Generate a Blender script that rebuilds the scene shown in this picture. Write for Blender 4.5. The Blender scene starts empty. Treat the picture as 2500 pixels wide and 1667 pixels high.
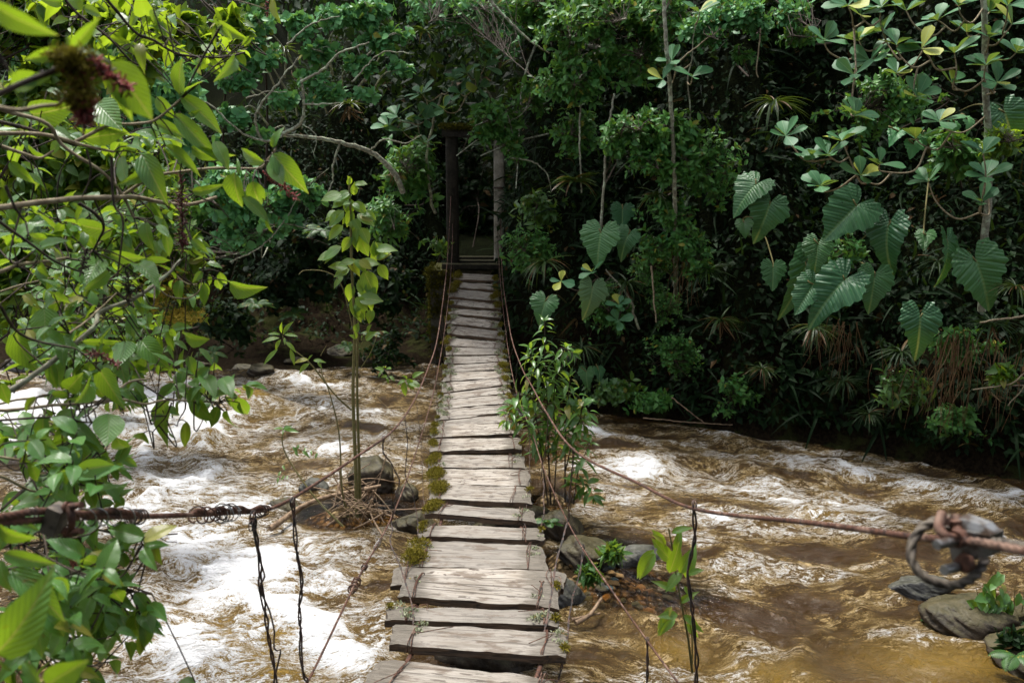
import bpy, math, random
import numpy as np
from mathutils import Vector

# ------------------------------------------------------------------ camera, sky, sun, exposure
SC = bpy.context.scene
COL = SC.collection
CAMZ = 3.7
FPX = 2083.0                      # focal length in photo pixels (30 mm on a 36 mm sensor, 2500 px wide)
PITCH = math.atan((833.5 - 444.0) / FPX)
cam_d = bpy.data.cameras.new('camera')
cam_d.lens = 30.0
cam_d.sensor_width = 36.0
cam_d.clip_start = 0.05
cam_d.clip_end = 2000
cam_d.dof.use_dof = True
cam_d.dof.focus_distance = 6.5
cam_d.dof.aperture_fstop = 4.0
cam = bpy.data.objects.new('camera', cam_d)
COL.objects.link(cam)
cam.location = (0, 0, CAMZ)
cam.rotation_euler = (math.radians(90) - PITCH, 0, 0)
SC.camera = cam

SUN_EL, SUN_AZ = math.radians(72), math.radians(-38)     # azimuth from +Y, negative = towards -X
world = bpy.data.worlds.new('World')
SC.world = world
world.use_nodes = True
wn = world.node_tree
sky = wn.nodes.new('ShaderNodeTexSky')
sky.sky_type = 'NISHITA'
sky.sun_disc = False
sky.sun_elevation = SUN_EL
sky.sun_rotation = SUN_AZ
bg = wn.nodes['Background']
bg.inputs['Strength'].default_value = 0.085
sky.air_density, sky.dust_density, sky.ozone_density = 1.0, 4.0, 1.0
hz = wn.nodes.new('ShaderNodeHueSaturation')          # bright hazy overcast: the blue is washed out
hz.inputs['Saturation'].default_value = 0.45
wn.links.new(sky.outputs[0], hz.inputs['Color'])
wn.links.new(hz.outputs[0], bg.inputs['Color'])
sun_d = bpy.data.lights.new('sun', 'SUN')
sun_d.energy = 1.5
sun_d.angle = math.radians(10)
sun_d.color = (1.0, 0.965, 0.91)
sun = bpy.data.objects.new('sun', sun_d)
COL.objects.link(sun)
sdir = Vector((math.sin(SUN_AZ) * math.cos(SUN_EL), math.cos(SUN_AZ) * math.cos(SUN_EL), math.sin(SUN_EL)))
sun.rotation_euler = (-sdir).to_track_quat('-Z', 'Y').to_euler()
SC.view_settings.view_transform = 'Standard'
SC.view_settings.look = 'None'
SC.view_settings.exposure = 1.9
SC.view_settings.gamma = 1.0
SC.view_settings.use_curve_mapping = False
SC.cycles.max_bounces = 8
SC.cycles.diffuse_bounces = 3
SC.cycles.glossy_bounces = 3
SC.cycles.transmission_bounces = 4
SC.cycles.transparent_max_bounces = 6
SC.cycles.use_denoising = True
SC.cycles.sample_clamp_indirect = 6.0

# ------------------------------------------------------------------ helpers
CT, ST = math.cos(PITCH), math.sin(PITCH)
def at(px, py, Y):
    """World point seen at photo pixel (px, py) at distance Y ahead."""
    a, b = (px - 1250.0) / FPX, (833.5 - py) / FPX
    d = np.array([a, CT + b * ST, -ST + b * CT])
    return np.array([0, 0, CAMZ]) + d * (Y / d[1])
def wpt(px, py, z=0.0):
    """World point on the level z seen at photo pixel (px, py)."""
    a, b = (px - 1250.0) / FPX, (833.5 - py) / FPX
    d = np.array([a, CT + b * ST, -ST + b * CT])
    return np.array([0, 0, CAMZ]) + d * ((z - CAMZ) / d[2])
def pxs(Y):
    return Y / FPX                     # metres per photo pixel at distance Y
def nrm(v):
    v = np.asarray(v, float)
    return v / np.maximum(np.linalg.norm(v, axis=-1, keepdims=True), 1e-9)
def sstep(a, b, x):
    t = np.clip((x - a) / (b - a), 0, 1)
    return t * t * (3 - 2 * t)

def _hash(ix, iy, seed):
    h = (ix.astype(np.int64) * 374761393 + iy.astype(np.int64) * 668265263 + seed * 974634777) & 0xffffffff
    h = ((h ^ (h >> 13)) * 1274126177) & 0xffffffff
    h = (h ^ (h >> 16)) & 0xffff
    return h / 65535.0
def vnoise(x, y, seed=0):
    x, y = np.asarray(x, float), np.asarray(y, float)
    ix, iy = np.floor(x), np.floor(y)
    fx, fy = x - ix, y - iy
    ux, uy = fx * fx * fx * (fx * (fx * 6 - 15) + 10), fy * fy * fy * (fy * (fy * 6 - 15) + 10)
    a, b = _hash(ix, iy, seed), _hash(ix + 1, iy, seed)
    c, d = _hash(ix, iy + 1, seed), _hash(ix + 1, iy + 1, seed)
    return (a * (1 - ux) + b * ux) * (1 - uy) + (c * (1 - ux) + d * ux) * uy
def fbm(x, y, seed=0, octv=4, gain=0.5):
    s, amp, tot = 0, 1.0, 0
    for k in range(octv):
        s = s + amp * vnoise(x * 2 ** k + 17.3 * k, y * 2 ** k - 9.1 * k, seed + k)
        tot += amp
        amp *= gain
    return s / tot

class MB:
    """Collects quads; build() links them as ONE mesh object."""
    def __init__(self):
        self.V, self.F, self.U, self.n = [], [], [], 0
    def add(self, V, F, U=None):
        V = np.asarray(V, np.float32).reshape(-1, 3)
        if len(V) == 0:
            return
        self.V.append(V)
        self.F.append(np.asarray(F, np.int32).reshape(-1, 4) + self.n)
        self.U.append(np.zeros((len(V), 2), np.float32) if U is None else np.asarray(U, np.float32).reshape(-1, 2))
        self.n += len(V)
    def build(self, name, mat, parent=None, smooth=True, origin=None, attrs=None):
        V = np.concatenate(self.V) if self.V else np.zeros((0, 3), np.float32)
        F = np.concatenate(self.F) if self.F else np.zeros((0, 4), np.int32)
        U = np.concatenate(self.U) if self.U else np.zeros((0, 2), np.float32)
        o = np.zeros(3) if origin is None else np.asarray(origin, float)
        me = bpy.data.meshes.new(name)
        me.vertices.add(len(V))
        me.vertices.foreach_set('co', (V - o).astype(np.float32).ravel())
        me.loops.add(F.size)
        me.loops.foreach_set('vertex_index', F.ravel())
        me.polygons.add(len(F))
        me.polygons.foreach_set('loop_start', np.arange(0, F.size, 4, dtype=np.int32))
        if smooth:
            me.polygons.foreach_set('use_smooth', np.ones(len(F), bool))
        uv = me.uv_layers.new(name='UVMap')
        uv.data.foreach_set('uv', U[F.ravel()].ravel())
        for k, a in (attrs or {}).items():
            at_ = me.attributes.new(k, 'FLOAT', 'POINT')
            at_.data.foreach_set('value', np.asarray(a, np.float32).ravel())
        me.update(calc_edges=True)
        me.materials.append(mat)
        ob = bpy.data.objects.new(name, me)
        COL.objects.link(ob)
        ob.location = o
        if parent is not None:
            ob.parent = parent
            ob.location = o - np.array(WLOC.get(parent.name, (0, 0, 0)))
        WLOC[ob.name] = tuple(o)
        return ob
WLOC = {}
def tag(o, label=None, cat=None, group=None, kind=None):
    if label: o['label'] = label
    if cat: o['category'] = cat
    if group: o['group'] = group
    if kind: o['kind'] = kind
    return o
def thing(name, loc, label, cat, group=None):
    o = bpy.data.objects.new(name, None)
    o.empty_display_size = 0.2
    COL.objects.link(o)
    o.location = loc
    WLOC[o.name] = tuple(loc)
    return tag(o, label, cat, group)

def grid_faces(nu, nv, wrap_u=False, off=0):
    """Faces of a grid stored row by row (nv rows of nu)."""
    j, i = np.meshgrid(np.arange(nv - 1), np.arange(nu if wrap_u else nu - 1), indexing='ij')
    i2 = (i + 1) % nu
    return np.stack([j * nu + i, j * nu + i2, (j + 1) * nu + i2, (j + 1) * nu + i], -1).reshape(-1, 4) + off

def spline(P, step=None, n=None):
    """Catmull-Rom through points, resampled."""
    P = np.asarray(P, float)
    if len(P) == 2:
        P = np.array([P[0], (P[0] + P[1]) / 2, P[1]])
    Q = np.vstack([2 * P[0] - P[1], P, 2 * P[-1] - P[-2]])
    out = []
    for k in range(1, len(Q) - 2):
        p0, p1, p2, p3 = Q[k - 1], Q[k], Q[k + 1], Q[k + 2]
        t = np.linspace(0, 1, 12, endpoint=False)[:, None]
        out.append(0.5 * (2 * p1 + (p2 - p0) * t + (2 * p0 - 5 * p1 + 4 * p2 - p3) * t ** 2 + (3 * p1 - p0 - 3 * p2 + p3) * t ** 3))
    D = np.vstack(out + [P[-1:]])
    L = np.concatenate([[0], np.cumsum(np.linalg.norm(np.diff(D[:, :3], axis=0), axis=1))])
    m = n if n else max(3, int(L[-1] / step) + 1)
    s = np.linspace(0, L[-1], m)
    return np.stack([np.interp(s, L, D[:, c]) for c in range(D.shape[1])], 1)

def tube(mb, path, r, sides=6, lobes=0, lobe_amp=0.18, pitch=0.06, closed_tip=True):
    """A tube along path with radius r (scalar or per point); lobes > 0 makes laid wire rope."""
    P = np.asarray(path, float)
    m = len(P)
    r = np.broadcast_to(np.asarray(r, float), (m,)).copy()
    T = nrm(np.gradient(P, axis=0))
    ref = np.array([0.31, 0.17, 0.93]) if abs(T[:, 2]).mean() < 0.8 else np.array([0.93, 0.31, 0.17])
    A = nrm(np.cross(T, ref))
    B = np.cross(T, A)
    th = np.linspace(0, 2 * math.pi, sides, endpoint=False)
    L = np.concatenate([[0], np.cumsum(np.linalg.norm(np.diff(P, axis=0), axis=1))])
    if lobes:
        tw = 2 * math.pi * L[:, None] / pitch
        rr = r[:, None] * (1 - lobe_amp + lobe_amp * np.abs(np.cos((th[None] * lobes) / 2 - tw * lobes / 2)))
    else:
        rr = np.repeat(r[:, None], sides, 1)
    V = P[:, None] + rr[..., None] * (np.cos(th)[None, :, None] * A[:, None] + np.sin(th)[None, :, None] * B[:, None])
    V = V.reshape(-1, 3)
    F = grid_faces(sides, m, True)
    U = np.stack([np.tile(th / (2 * math.pi), m), np.repeat(L, sides)], 1)
    mb.add(V, F, U)
    if closed_tip:
        for e, rev in ((0, 1), (m - 1, 0)):
            base = V[e * sides:(e + 1) * sides]
            c = np.repeat(P[e:e + 1], sides, 0)
            mb.add(np.vstack([base, c]), grid_faces(sides, 2, True), np.vstack([U[:sides], U[:sides]]))

def box(mb, c, ax, hx, hy, hz):
    """Box at c with axis rows ax (3x3) and half sizes."""
    ax = np.asarray(ax, float)
    V = np.array([[sx, sy, sz] for sz in (-1, 1) for sy in (-1, 1) for sx in (-1, 1)], float) * (hx, hy, hz)
    V = np.asarray(c) + V @ ax
    F = [[0, 2, 3, 1], [4, 5, 7, 6], [0, 1, 5, 4], [2, 6, 7, 3], [0, 4, 6, 2], [1, 3, 7, 5]]
    # split so that shading stays flat on smooth objects
    for f in F:
        mb.add(V[f], [[0, 1, 2, 3]])

def rock_mesh(mb, c, size, seed, n=18, rough=0.38, flat=0.75):
    """Angular water-worn boulder from a cube-sphere."""
    rng = np.random.default_rng(seed)
    g = np.linspace(-1, 1, n)
    pl = nrm(rng.normal(size=(15, 3)) * [1, 1, .8])
    dist = rng.uniform(0.60, 0.92, 15)
    for axis in range(3):
        for s in (-1, 1):
            u, v = np.meshgrid(g, g)
            w = np.full_like(u, s)
            P = [None] * 3
            P[axis], P[(axis + 1) % 3], P[(axis + 2) % 3] = w, (u if s > 0 else -u), v
            D = nrm(np.stack(P, -1).reshape(-1, 3))
            # soft minimum over the cutting planes: facets with worn edges
            acc = np.full(len(D), np.exp(-16.0))
            for q, dd in zip(pl, dist):
                k = D @ q
                acc += np.where(k > 0.08, np.exp(-16.0 * np.minimum(dd / np.maximum(k, 0.08), 3)), 0)
            R = np.clip(-np.log(acc) / 16.0, .35, 1.1)
            n1 = fbm(D[:, 0] * 2.1 + D[:, 2] * 1.3 + seed, D[:, 1] * 2.1 - D[:, 2] * 1.7, seed, 4) - 0.5
            n2 = fbm(D[:, 0] * 7 + D[:, 2] * 5 + seed, D[:, 1] * 7 - D[:, 2] * 6, seed + 5, 4, .6) - 0.5
            R = R * (1 + rough * n1 + rough * .35 * n2)
            mb.add(D * R[:, None] * np.asarray(size) * 1.15 + np.asarray(c), grid_faces(n, n))

# ------------------------------------------------------------------ leaves
def leaf_tmpl(nv=7, nu=5, width=0.45, shape='ovate', fold=0.18, curl=0.25, wave=0.0, twist=0.0):
    """A leaf one unit long along +Y, face up +Z; UV = (across -1..1, along 0..1)."""
    v = np.linspace(0, 1, nv)
    if shape == 'ovate':
        w = np.sin(np.pi * v ** 0.78) ** 0.85 * (1 - 0.35 * sstep(0.7, 1, v))
    elif shape == 'obovate':
        w = np.where(v < 0.68, sstep(-0.12, 0.78, v), np.sqrt(np.maximum(0, 1 - ((v - 0.68) / 0.32) ** 2)))
    elif shape == 'lance':
        w = np.sin(np.pi * v ** 0.85)
    elif shape == 'round':
        w = np.sqrt(np.maximum(0, 1 - (2 * v - 1) ** 2)) ** 0.9
    else:                                   # strap
        w = np.minimum(1, v * 6) * (1 - v ** 2.2)
    w = w * width / 2
    u = np.linspace(-1, 1, nu)
    X = w[:, None] * u[None]
    Y = np.repeat(v[:, None], nu, 1)
    Z = fold * np.abs(X) - curl * v[:, None] ** 2 + wave * np.sin(v[:, None] * 19) * np.abs(u[None]) * width
    Y = Y - 0.35 * curl * curl * v[:, None] ** 2
    X = X + twist * v[:, None] ** 2
    V = np.stack([X, Y, Z], -1).reshape(-1, 3)
    U = np.stack([np.repeat(u[None], nv, 0) * (w / max(w.max(), 1e-6))[:, None], Y * 0 + v[:, None]], -1).reshape(-1, 2)
    return V, grid_faces(nu, nv), U

def heart_tmpl(width=0.95, wav=0.03, curl=0.25, seed=0):
    """Cordate leaf: junction at the origin, tip at +Y, lobes behind; UV holds the flat leaf coordinates."""
    ph = np.radians(np.linspace(-168, 168, 71))
    a = np.abs(np.degrees(ph))
    r = np.interp(a, [0, 8, 18, 32, 50, 70, 95, 120, 142, 156, 168], [1.0, .87, .71, .60, .55, .53, .515, .495, .46, .38, .15])
    rng = np.random.default_rng(seed)
    r = r * (1 + 0.055 * np.sin(a * 0.30 + 1.5 * np.sign(ph)) * sstep(6, 30, a) + 0.05 * np.interp(np.linspace(0, 1, 71), np.linspace(0, 1, 16), rng.normal(size=16)))
    t = np.linspace(0, 1, 9) ** 0.9
    R = r[None] * t[:, None]
    X, Y = R * np.sin(ph)[None] * width, R * np.cos(ph)[None]
    ax = np.abs(X)
    # raised lateral veins: pinnate towards the tip, radiating in the lobes
    k = np.where(Y > 0, (Y - 0.55 * ax) * 46, np.degrees(np.arctan2(ax, Y)) * 0.42)
    Z = wav * (0.5 + 0.5 * np.sin(k)) * sstep(0.05, 0.3, R) * sstep(0.0, 0.12, ax) + 0.30 * ax - 0.38 * ax ** 2 - curl * np.maximum(Y, 0) ** 2 - 0.18 * np.maximum(-Y, 0) - 0.02 * np.cos(k * 0.5) * t[:, None] ** 3
    V = np.stack([X, Y, Z], -1).reshape(-1, 3)
    U = np.stack([X * 1.6, np.where(Y > 0, Y, Y)], -1).reshape(-1, 2)
    return V, grid_faces(71, 9), U

def put_leaves(mb, tmpl, P, D, N, S):
    """Copies of a leaf template: base P, axis D, face normal hint N, length S."""
    V, F, U = tmpl
    P, D, N = np.atleast_2d(P), nrm(np.atleast_2d(D)), np.atleast_2d(N)
    S = np.broadcast_to(np.asarray(S, float), (len(P),))
    X = np.cross(D, N)
    bad = np.linalg.norm(X, axis=1) < 1e-3
    X[bad] = np.cross(D[bad], [0.3, 0.9, 0.2])
    X = nrm(X)
    Z = np.cross(X, D)
    m, n = len(P), len(V)
    W = P[:, None] + S[:, None, None] * (V[None, :, 0:1] * X[:, None] + V[None, :, 1:2] * D[:, None] + V[None, :, 2:3] * Z[:, None])
    FF = (F[None] + (np.arange(m) * n)[:, None, None]).reshape(-1, 4)
    mb.add(W.reshape(-1, 3), FF, np.tile(U, (m, 1)))
def put_mixed(mb, tmpls, P, D, N, S, rng):
    P, D, N, S = map(np.asarray, (P, D, N, S))
    if len(P) == 0:
        return
    k = rng.integers(0, len(tmpls), len(P))
    for i, t in enumerate(tmpls):
        q = k == i
        if q.any():
            put_leaves(mb, t, P[q], D[q], N[q], np.asarray(S)[q])

# ------------------------------------------------------------------ materials
def nt_new(name):
    m = bpy.data.materials.new(name)
    m.use_nodes = True
    t = m.node_tree
    for n in list(t.nodes):
        t.nodes.remove(n)
    out = t.nodes.new('ShaderNodeOutputMaterial')
    return m, t, out
class G:
    """Tiny node-graph builder."""
    def __init__(s, t): s.t = t
    def n(s, kind, ins=None, **kw):
        nd = s.t.nodes.new(kind)
        for k, v in kw.items():
            setattr(nd, k, v)
        for k, v in (ins or {}).items():
            s.set(nd.inputs[k], v)
        return nd
    def set(s, sock, v):
        if isinstance(v, bpy.types.NodeSocket): s.t.links.new(v, sock)
        elif isinstance(v, (tuple, list)) and sock.type == 'RGBA': sock.default_value = (*v[:3], 1)
        else: sock.default_value = v
    def math(s, op, a, b=None, c=None, clamp=False):
        nd = s.n('ShaderNodeMath', operation=op, use_clamp=clamp)
        for i, v in enumerate((a, b, c)):
            if v is not None: s.set(nd.inputs[i], v)
        return nd.outputs[0]
    def mix(s, f, a, b):
        nd = s.n('ShaderNodeMix', data_type='RGBA')
        s.set(nd.inputs[0], f); s.set(nd.inputs[6], a); s.set(nd.inputs[7], b)
        return nd.outputs[2]
    def ramp(s, f, lo, hi, a=0.0, b=1.0):
        nd = s.n('ShaderNodeMapRange', interpolation_type='SMOOTHSTEP')
        s.set(nd.inputs[0], f); s.set(nd.inputs[1], lo); s.set(nd.inputs[2], hi); s.set(nd.inputs[3], a); s.set(nd.inputs[4], b)
        return nd.outputs[0]
    def noise(s, vec=None, scale=5.0, detail=3.0, rough=0.5, dist=0.0, dim='3D'):
        nd = s.n('ShaderNodeTexNoise', noise_dimensions=dim)
        if vec is not None: s.set(nd.inputs['Vector'], vec)
        s.set(nd.inputs['Scale'], scale); s.set(nd.inputs['Detail'], detail); s.set(nd.inputs['Roughness'], rough); s.set(nd.inputs['Distortion'], dist)
        return nd.outputs['Fac']
    def obj(s): return s.n('ShaderNodeTexCoord').outputs['Object']
    def uv(s): return s.n('ShaderNodeTexCoord').outputs['UV']
    def geo(s, o): return s.n('ShaderNodeNewGeometry').outputs[o]
    def map(s, vec, scale=(1, 1, 1), rot=(0, 0, 0), loc=(0, 0, 0)):
        nd = s.n('ShaderNodeMapping')
        s.set(nd.inputs['Vector'], vec)
        nd.inputs['Scale'].default_value = scale; nd.inputs['Rotation'].default_value = rot; nd.inputs['Location'].default_value = loc
        return nd.outputs[0]
    def sep(s, vec):
        nd = s.n('ShaderNodeSeparateXYZ'); s.set(nd.inputs[0], vec); return nd.outputs
    def bump(s, h, strength=0.3, dist=0.01):
        nd = s.n('ShaderNodeBump'); s.set(nd.inputs['Height'], h); s.set(nd.inputs['Strength'], strength); nd.inputs['Distance'].default_value = dist
        return nd.outputs[0]
    def bsdf(s, color, rough=0.5, spec=0.5, normal=None, metal=0.0, **kw):
        nd = s.n('ShaderNodeBsdfPrincipled')
        s.set(nd.inputs['Base Color'], color); s.set(nd.inputs['Roughness'], rough); s.set(nd.inputs['Specular IOR Level'], spec); s.set(nd.inputs['Metallic'], metal)
        if normal is not None: s.set(nd.inputs['Normal'], normal)
        for k, v in kw.items(): s.set(nd.inputs[k], v)
        return nd.outputs[0]
    def attr(s, name):
        return s.n('ShaderNodeAttribute', attribute_name=name).outputs['Fac']

def leaf_mat(name, a, b, tr, rough=0.4, spec=0.5, tfac=0.35, veins=0, vein_col=None, old=0.06, old_col=(0.22, 0.20, 0.03), bump=0.35, vang=0.45, under=None, holes=False):
    m, t, out = nt_new(name)
    g = G(t)
    rnd = g.math('FRACT', g.math('ADD', g.geo('Random Per Island'), g.n('ShaderNodeObjectInfo').outputs['Random']))
    c = g.mix(rnd, a, b)
    r2 = g.math('FRACT', g.math('MULTIPLY', rnd, 37.7))
    c = g.mix(g.math('GREATER_THAN', r2, 1 - old), c, old_col)
    trc = g.mix(g.math('FRACT', g.math('MULTIPLY', rnd, 11.3)), tr, tuple(x * 0.72 for x in tr))
    normal = None
    if veins:
        u, v, _ = g.sep(g.uv())
        au = g.math('ABSOLUTE', u)
        mid = g.ramp(au, 0.015, 0.06, 1.0, 0.0)
        ph = g.math('MULTIPLY', g.math('SUBTRACT', v, g.math('MULTIPLY', au, vang)), veins)
        wv = g.math('ABSOLUTE', g.math('SUBTRACT', g.math('FRACT', ph), 0.5))        # 0 on a vein
        lat = g.math('MULTIPLY', g.ramp(wv, 0.03, 0.12, 1.0, 0.0), 0.6)
        vn = g.math('MAXIMUM', mid, lat)
        c = g.mix(g.math('MULTIPLY', vn, 0.55), c, vein_col or tuple(min(1, x * 1.9 + 0.02) for x in a))
        trc = g.mix(g.math('MULTIPLY', lat, 1.2), trc, tuple(x * 0.35 for x in tr))
        trc = g.mix(mid, trc, (0.5, 0.5, 0.08))
        sp = g.noise(g.obj(), 38.0, 2.0)
        c = g.mix(g.ramp(sp, 0.70, 0.74), c, (0.09, 0.06, 0.015))
        normal = g.bump(g.math('SUBTRACT', g.math('POWER', wv, 0.6), g.math('MULTIPLY', mid, 0.4)), bump, 0.008)
    if under:
        c = g.mix(g.geo('Backfacing'), c, under)
    p = g.bsdf(c, rough, spec, normal)
    tl = g.n('ShaderNodeBsdfTranslucent')
    g.set(tl.inputs['Color'], trc)
    mx = g.n('ShaderNodeMixShader')
    mx.inputs[0].default_value = tfac
    sh_out = mx.outputs[0]
    if holes:
        th_ = g.n('ShaderNodeBsdfTransparent'); mh = g.n('ShaderNodeMixShader')
        hole = g.ramp(g.noise(g.obj(), 30.0, 2.0, 0.6), 0.725, 0.735)
        g.set(mh.inputs[0], g.math('MULTIPLY', hole, g.math('GREATER_THAN', g.math('FRACT', g.math('MULTIPLY', rnd, 53.0)), 0.45)))
        t.links.new(mx.outputs[0], mh.inputs[1]); t.links.new(th_.outputs[0], mh.inputs[2]); sh_out = mh.outputs[0]
    t.links.new(p, mx.inputs[1]); t.links.new(tl.outputs[0], mx.inputs[2])
    t.links.new(sh_out, out.inputs[0])
    return m

M = {}
M['fore'] = leaf_mat('shrub_leaf', (0.042, 0.145, 0.030), (0.085, 0.210, 0.038), (0.34, 0.52, 0.02), 0.34, 0.5, 0.38, 9, (0.10, 0.20, 0.05), 0.05, holes=True)
M['bright'] = leaf_mat('bright_leaf', (0.050, 0.135, 0.018), (0.090, 0.185, 0.025), (0.38, 0.54, 0.02), 0.42, 0.45, 0.46, 0, None, 0.08)
M['sapling'] = leaf_mat('sapling_leaf', (0.050, 0.14, 0.03), (0.085, 0.185, 0.035), (0.40, 0.56, 0.02), 0.40, 0.45, 0.52, 8, (0.16, 0.26, 0.06), 0.05, holes=True)
M['small'] = leaf_mat('small_leaf', (0.030, 0.125, 0.026), (0.100, 0.240, 0.050), (0.20, 0.36, 0.03), 0.42, 0.25, 0.25, 0, None, 0.02)
M['glauc'] = leaf_mat('glaucous_leaf', (0.058, 0.205, 0.070), (0.130, 0.320, 0.115), (0.20, 0.40, 0.06), 0.44, 0.25, 0.25, 0, None, 0.02)
M['clusia'] = leaf_mat('paddle_leaf', (0.030, 0.115, 0.048), (0.055, 0.165, 0.060), (0.26, 0.40, 0.05), 0.5, 0.25, 0.22, 2, (0.12, 0.24, 0.12), 0.07, (0.28, 0.30, 0.04), 0.1, 3.0)
M['heart'] = leaf_mat('heart_leaf', (0.018, 0.098, 0.032), (0.070, 0.190, 0.050), (0.12, 0.28, 0.03), 0.42, 0.5, 0.15, 13, (0.15, 0.29, 0.11), 0.0, bump=1.0, vang=0.36, holes=True)
M['heartpale'] = leaf_mat('pale_heart_leaf', (0.085, 0.17, 0.075), (0.11, 0.20, 0.08), (0.2, 0.34, 0.06), 0.5, 0.35, 0.15, 13, (0.20, 0.30, 0.14), 0.0, bump=0.8, vang=0.36)
M['lance'] = leaf_mat('lance_leaf', (0.045, 0.130, 0.028), (0.085, 0.185, 0.036), (0.30, 0.45, 0.03), 0.34, 0.55, 0.35, 0, None, 0.05)
M['dark'] = leaf_mat('undergrowth_leaf', (0.003, 0.010, 0.003), (0.011, 0.030, 0.008), (0.08, 0.15, 0.02), 0.6, 0.10, 0.12, 0, None, 0.03, (0.06, 0.035, 0.012))  # colour cut near black to stand for deep shade between the plants
M['brom'] = leaf_mat('strap_leaf', (0.030, 0.070, 0.016), (0.055, 0.095, 0.020), (0.16, 0.24, 0.02), 0.36, 0.5, 0.2, 0, None, 0.18, (0.16, 0.08, 0.03))
M['tuft'] = leaf_mat('grass_blade', (0.012, 0.034, 0.008), (0.026, 0.055, 0.012), (0.08, 0.14, 0.015), 0.5, 0.3, 0.15, 0, None, 0.06, (0.10, 0.06, 0.02))
M['dry'] = leaf_mat('dry_leaf', (0.10, 0.055, 0.025), (0.17, 0.10, 0.045), (0.15, 0.08, 0.03), 0.7, 0.2, 0.2, 0, None, 0.1, (0.25, 0.17, 0.09))
M['darkred'] = leaf_mat('dull_red_flower', (0.17, 0.035, 0.035), (0.07, 0.02, 0.018), (0.2, 0.05, 0.04), 0.6, 0.3, 0.15)
M['yellow'] = leaf_mat('yellow_flower', (0.34, 0.26, 0.03), (0.46, 0.34, 0.05), (0.5, 0.4, 0.05), 0.6, 0.2, 0.3)
M['red'] = leaf_mat('red_flower', (0.48, 0.12, 0.11), (0.24, 0.04, 0.04), (0.4, 0.10, 0.07), 0.55, 0.3, 0.2, 0, None, 0.25, (0.05, 0.025, 0.015))
M['fern'] = leaf_mat('fern_leaf', (0.03, 0.09, 0.02), (0.05, 0.12, 0.025), (0.22, 0.36, 0.03), 0.45, 0.4, 0.3)
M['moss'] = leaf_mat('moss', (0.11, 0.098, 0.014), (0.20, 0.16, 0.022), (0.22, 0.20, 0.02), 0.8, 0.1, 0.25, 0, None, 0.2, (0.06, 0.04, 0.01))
M['darkmoss'] = leaf_mat('shade_toned_moss', (0.05, 0.05, 0.008), (0.09, 0.08, 0.012), (0.10, 0.10, 0.01), 0.85, 0.05, 0.2)  # moss colour darkened to stand for the shade at the portal
M['lichen'] = leaf_mat('lichen', (0.24, 0.27, 0.15), (0.38, 0.40, 0.28), (0.25, 0.28, 0.15), 0.85, 0.1, 0.2, 0, None, 0.1, (0.2, 0.16, 0.05))

def bark_mat(name, a, b, scale=18.0, rough=0.8, lich=None):
    m, t, out = nt_new(name)
    g = G(t)
    n1 = g.noise(g.obj(), scale, 5.0, 0.65)
    c = g.mix(g.ramp(n1, 0.35, 0.65), a, b)
    if lich:
        c = g.mix(g.ramp(g.noise(g.obj(), scale * 0.45, 3.0, 0.6), 0.50, 0.60), c, lich)
    t.links.new(g.bsdf(c, rough, 0.3, g.bump(n1, 0.6, 0.006)), out.inputs[0])
    return m
M['twig'] = bark_mat('pale_bark', (0.16, 0.12, 0.07), (0.30, 0.25, 0.16), 40.0)
M['stem'] = bark_mat('green_stem', (0.10, 0.10, 0.03), (0.16, 0.13, 0.05), 40.0)
M['darktwig'] = bark_mat('dark_bark', (0.022, 0.016, 0.011), (0.06, 0.042, 0.026), 40.0)
M['lichbark'] = bark_mat('lichened_bark', (0.13, 0.12, 0.085), (0.27, 0.26, 0.19), 30.0, 0.85, (0.36, 0.40, 0.28))
M['drift'] = bark_mat('driftwood', (0.10, 0.065, 0.04), (0.26, 0.18, 0.11), 25.0)

def rust_mat():
    m, t, out = nt_new('rusty_steel')
    g = G(t)
    n1 = g.noise(g.obj(), 60.0, 5.0, 0.7)
    n2 = g.noise(g.obj(), 9.0, 3.0, 0.6)
    c = g.mix(g.ramp(n1, 0.3, 0.7), (0.040, 0.018, 0.012), (0.125, 0.055, 0.032))
    c = g.mix(g.ramp(n2, 0.52, 0.64), c, (0.17, 0.105, 0.075))
    c = g.mix(g.ramp(g.noise(g.obj(), 23.0, 4.0, 0.6), 0.52, 0.62), c, (0.030, 0.016, 0.012))
    t.links.new(g.bsdf(c, 0.72, 0.35, g.bump(n1, 0.5, 0.002), 0.15), out.inputs[0])
    return m
M['rust'] = rust_mat()
def steel_mat(name, a, b, rough, metal):
    m, t, out = nt_new(name)
    g = G(t)
    n1 = g.noise(g.obj(), 35.0, 4.0, 0.6)
    c = g.mix(g.ramp(n1, 0.42, 0.62), a, b)
    t.links.new(g.bsdf(c, rough, 0.5, g.bump(n1, 0.25, 0.001), metal), out.inputs[0])
    return m
M['wire'] = steel_mat('old_wire', (0.030, 0.026, 0.024), (0.10, 0.055, 0.04), 0.55, 0.4)
M['zinc'] = steel_mat('galvanised_steel', (0.30, 0.30, 0.29), (0.10, 0.07, 0.05), 0.42, 0.8)
M['greyrope'] = steel_mat('weathered_rope_wire', (0.10, 0.082, 0.060), (0.030, 0.022, 0.016), 0.75, 0.1)

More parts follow.
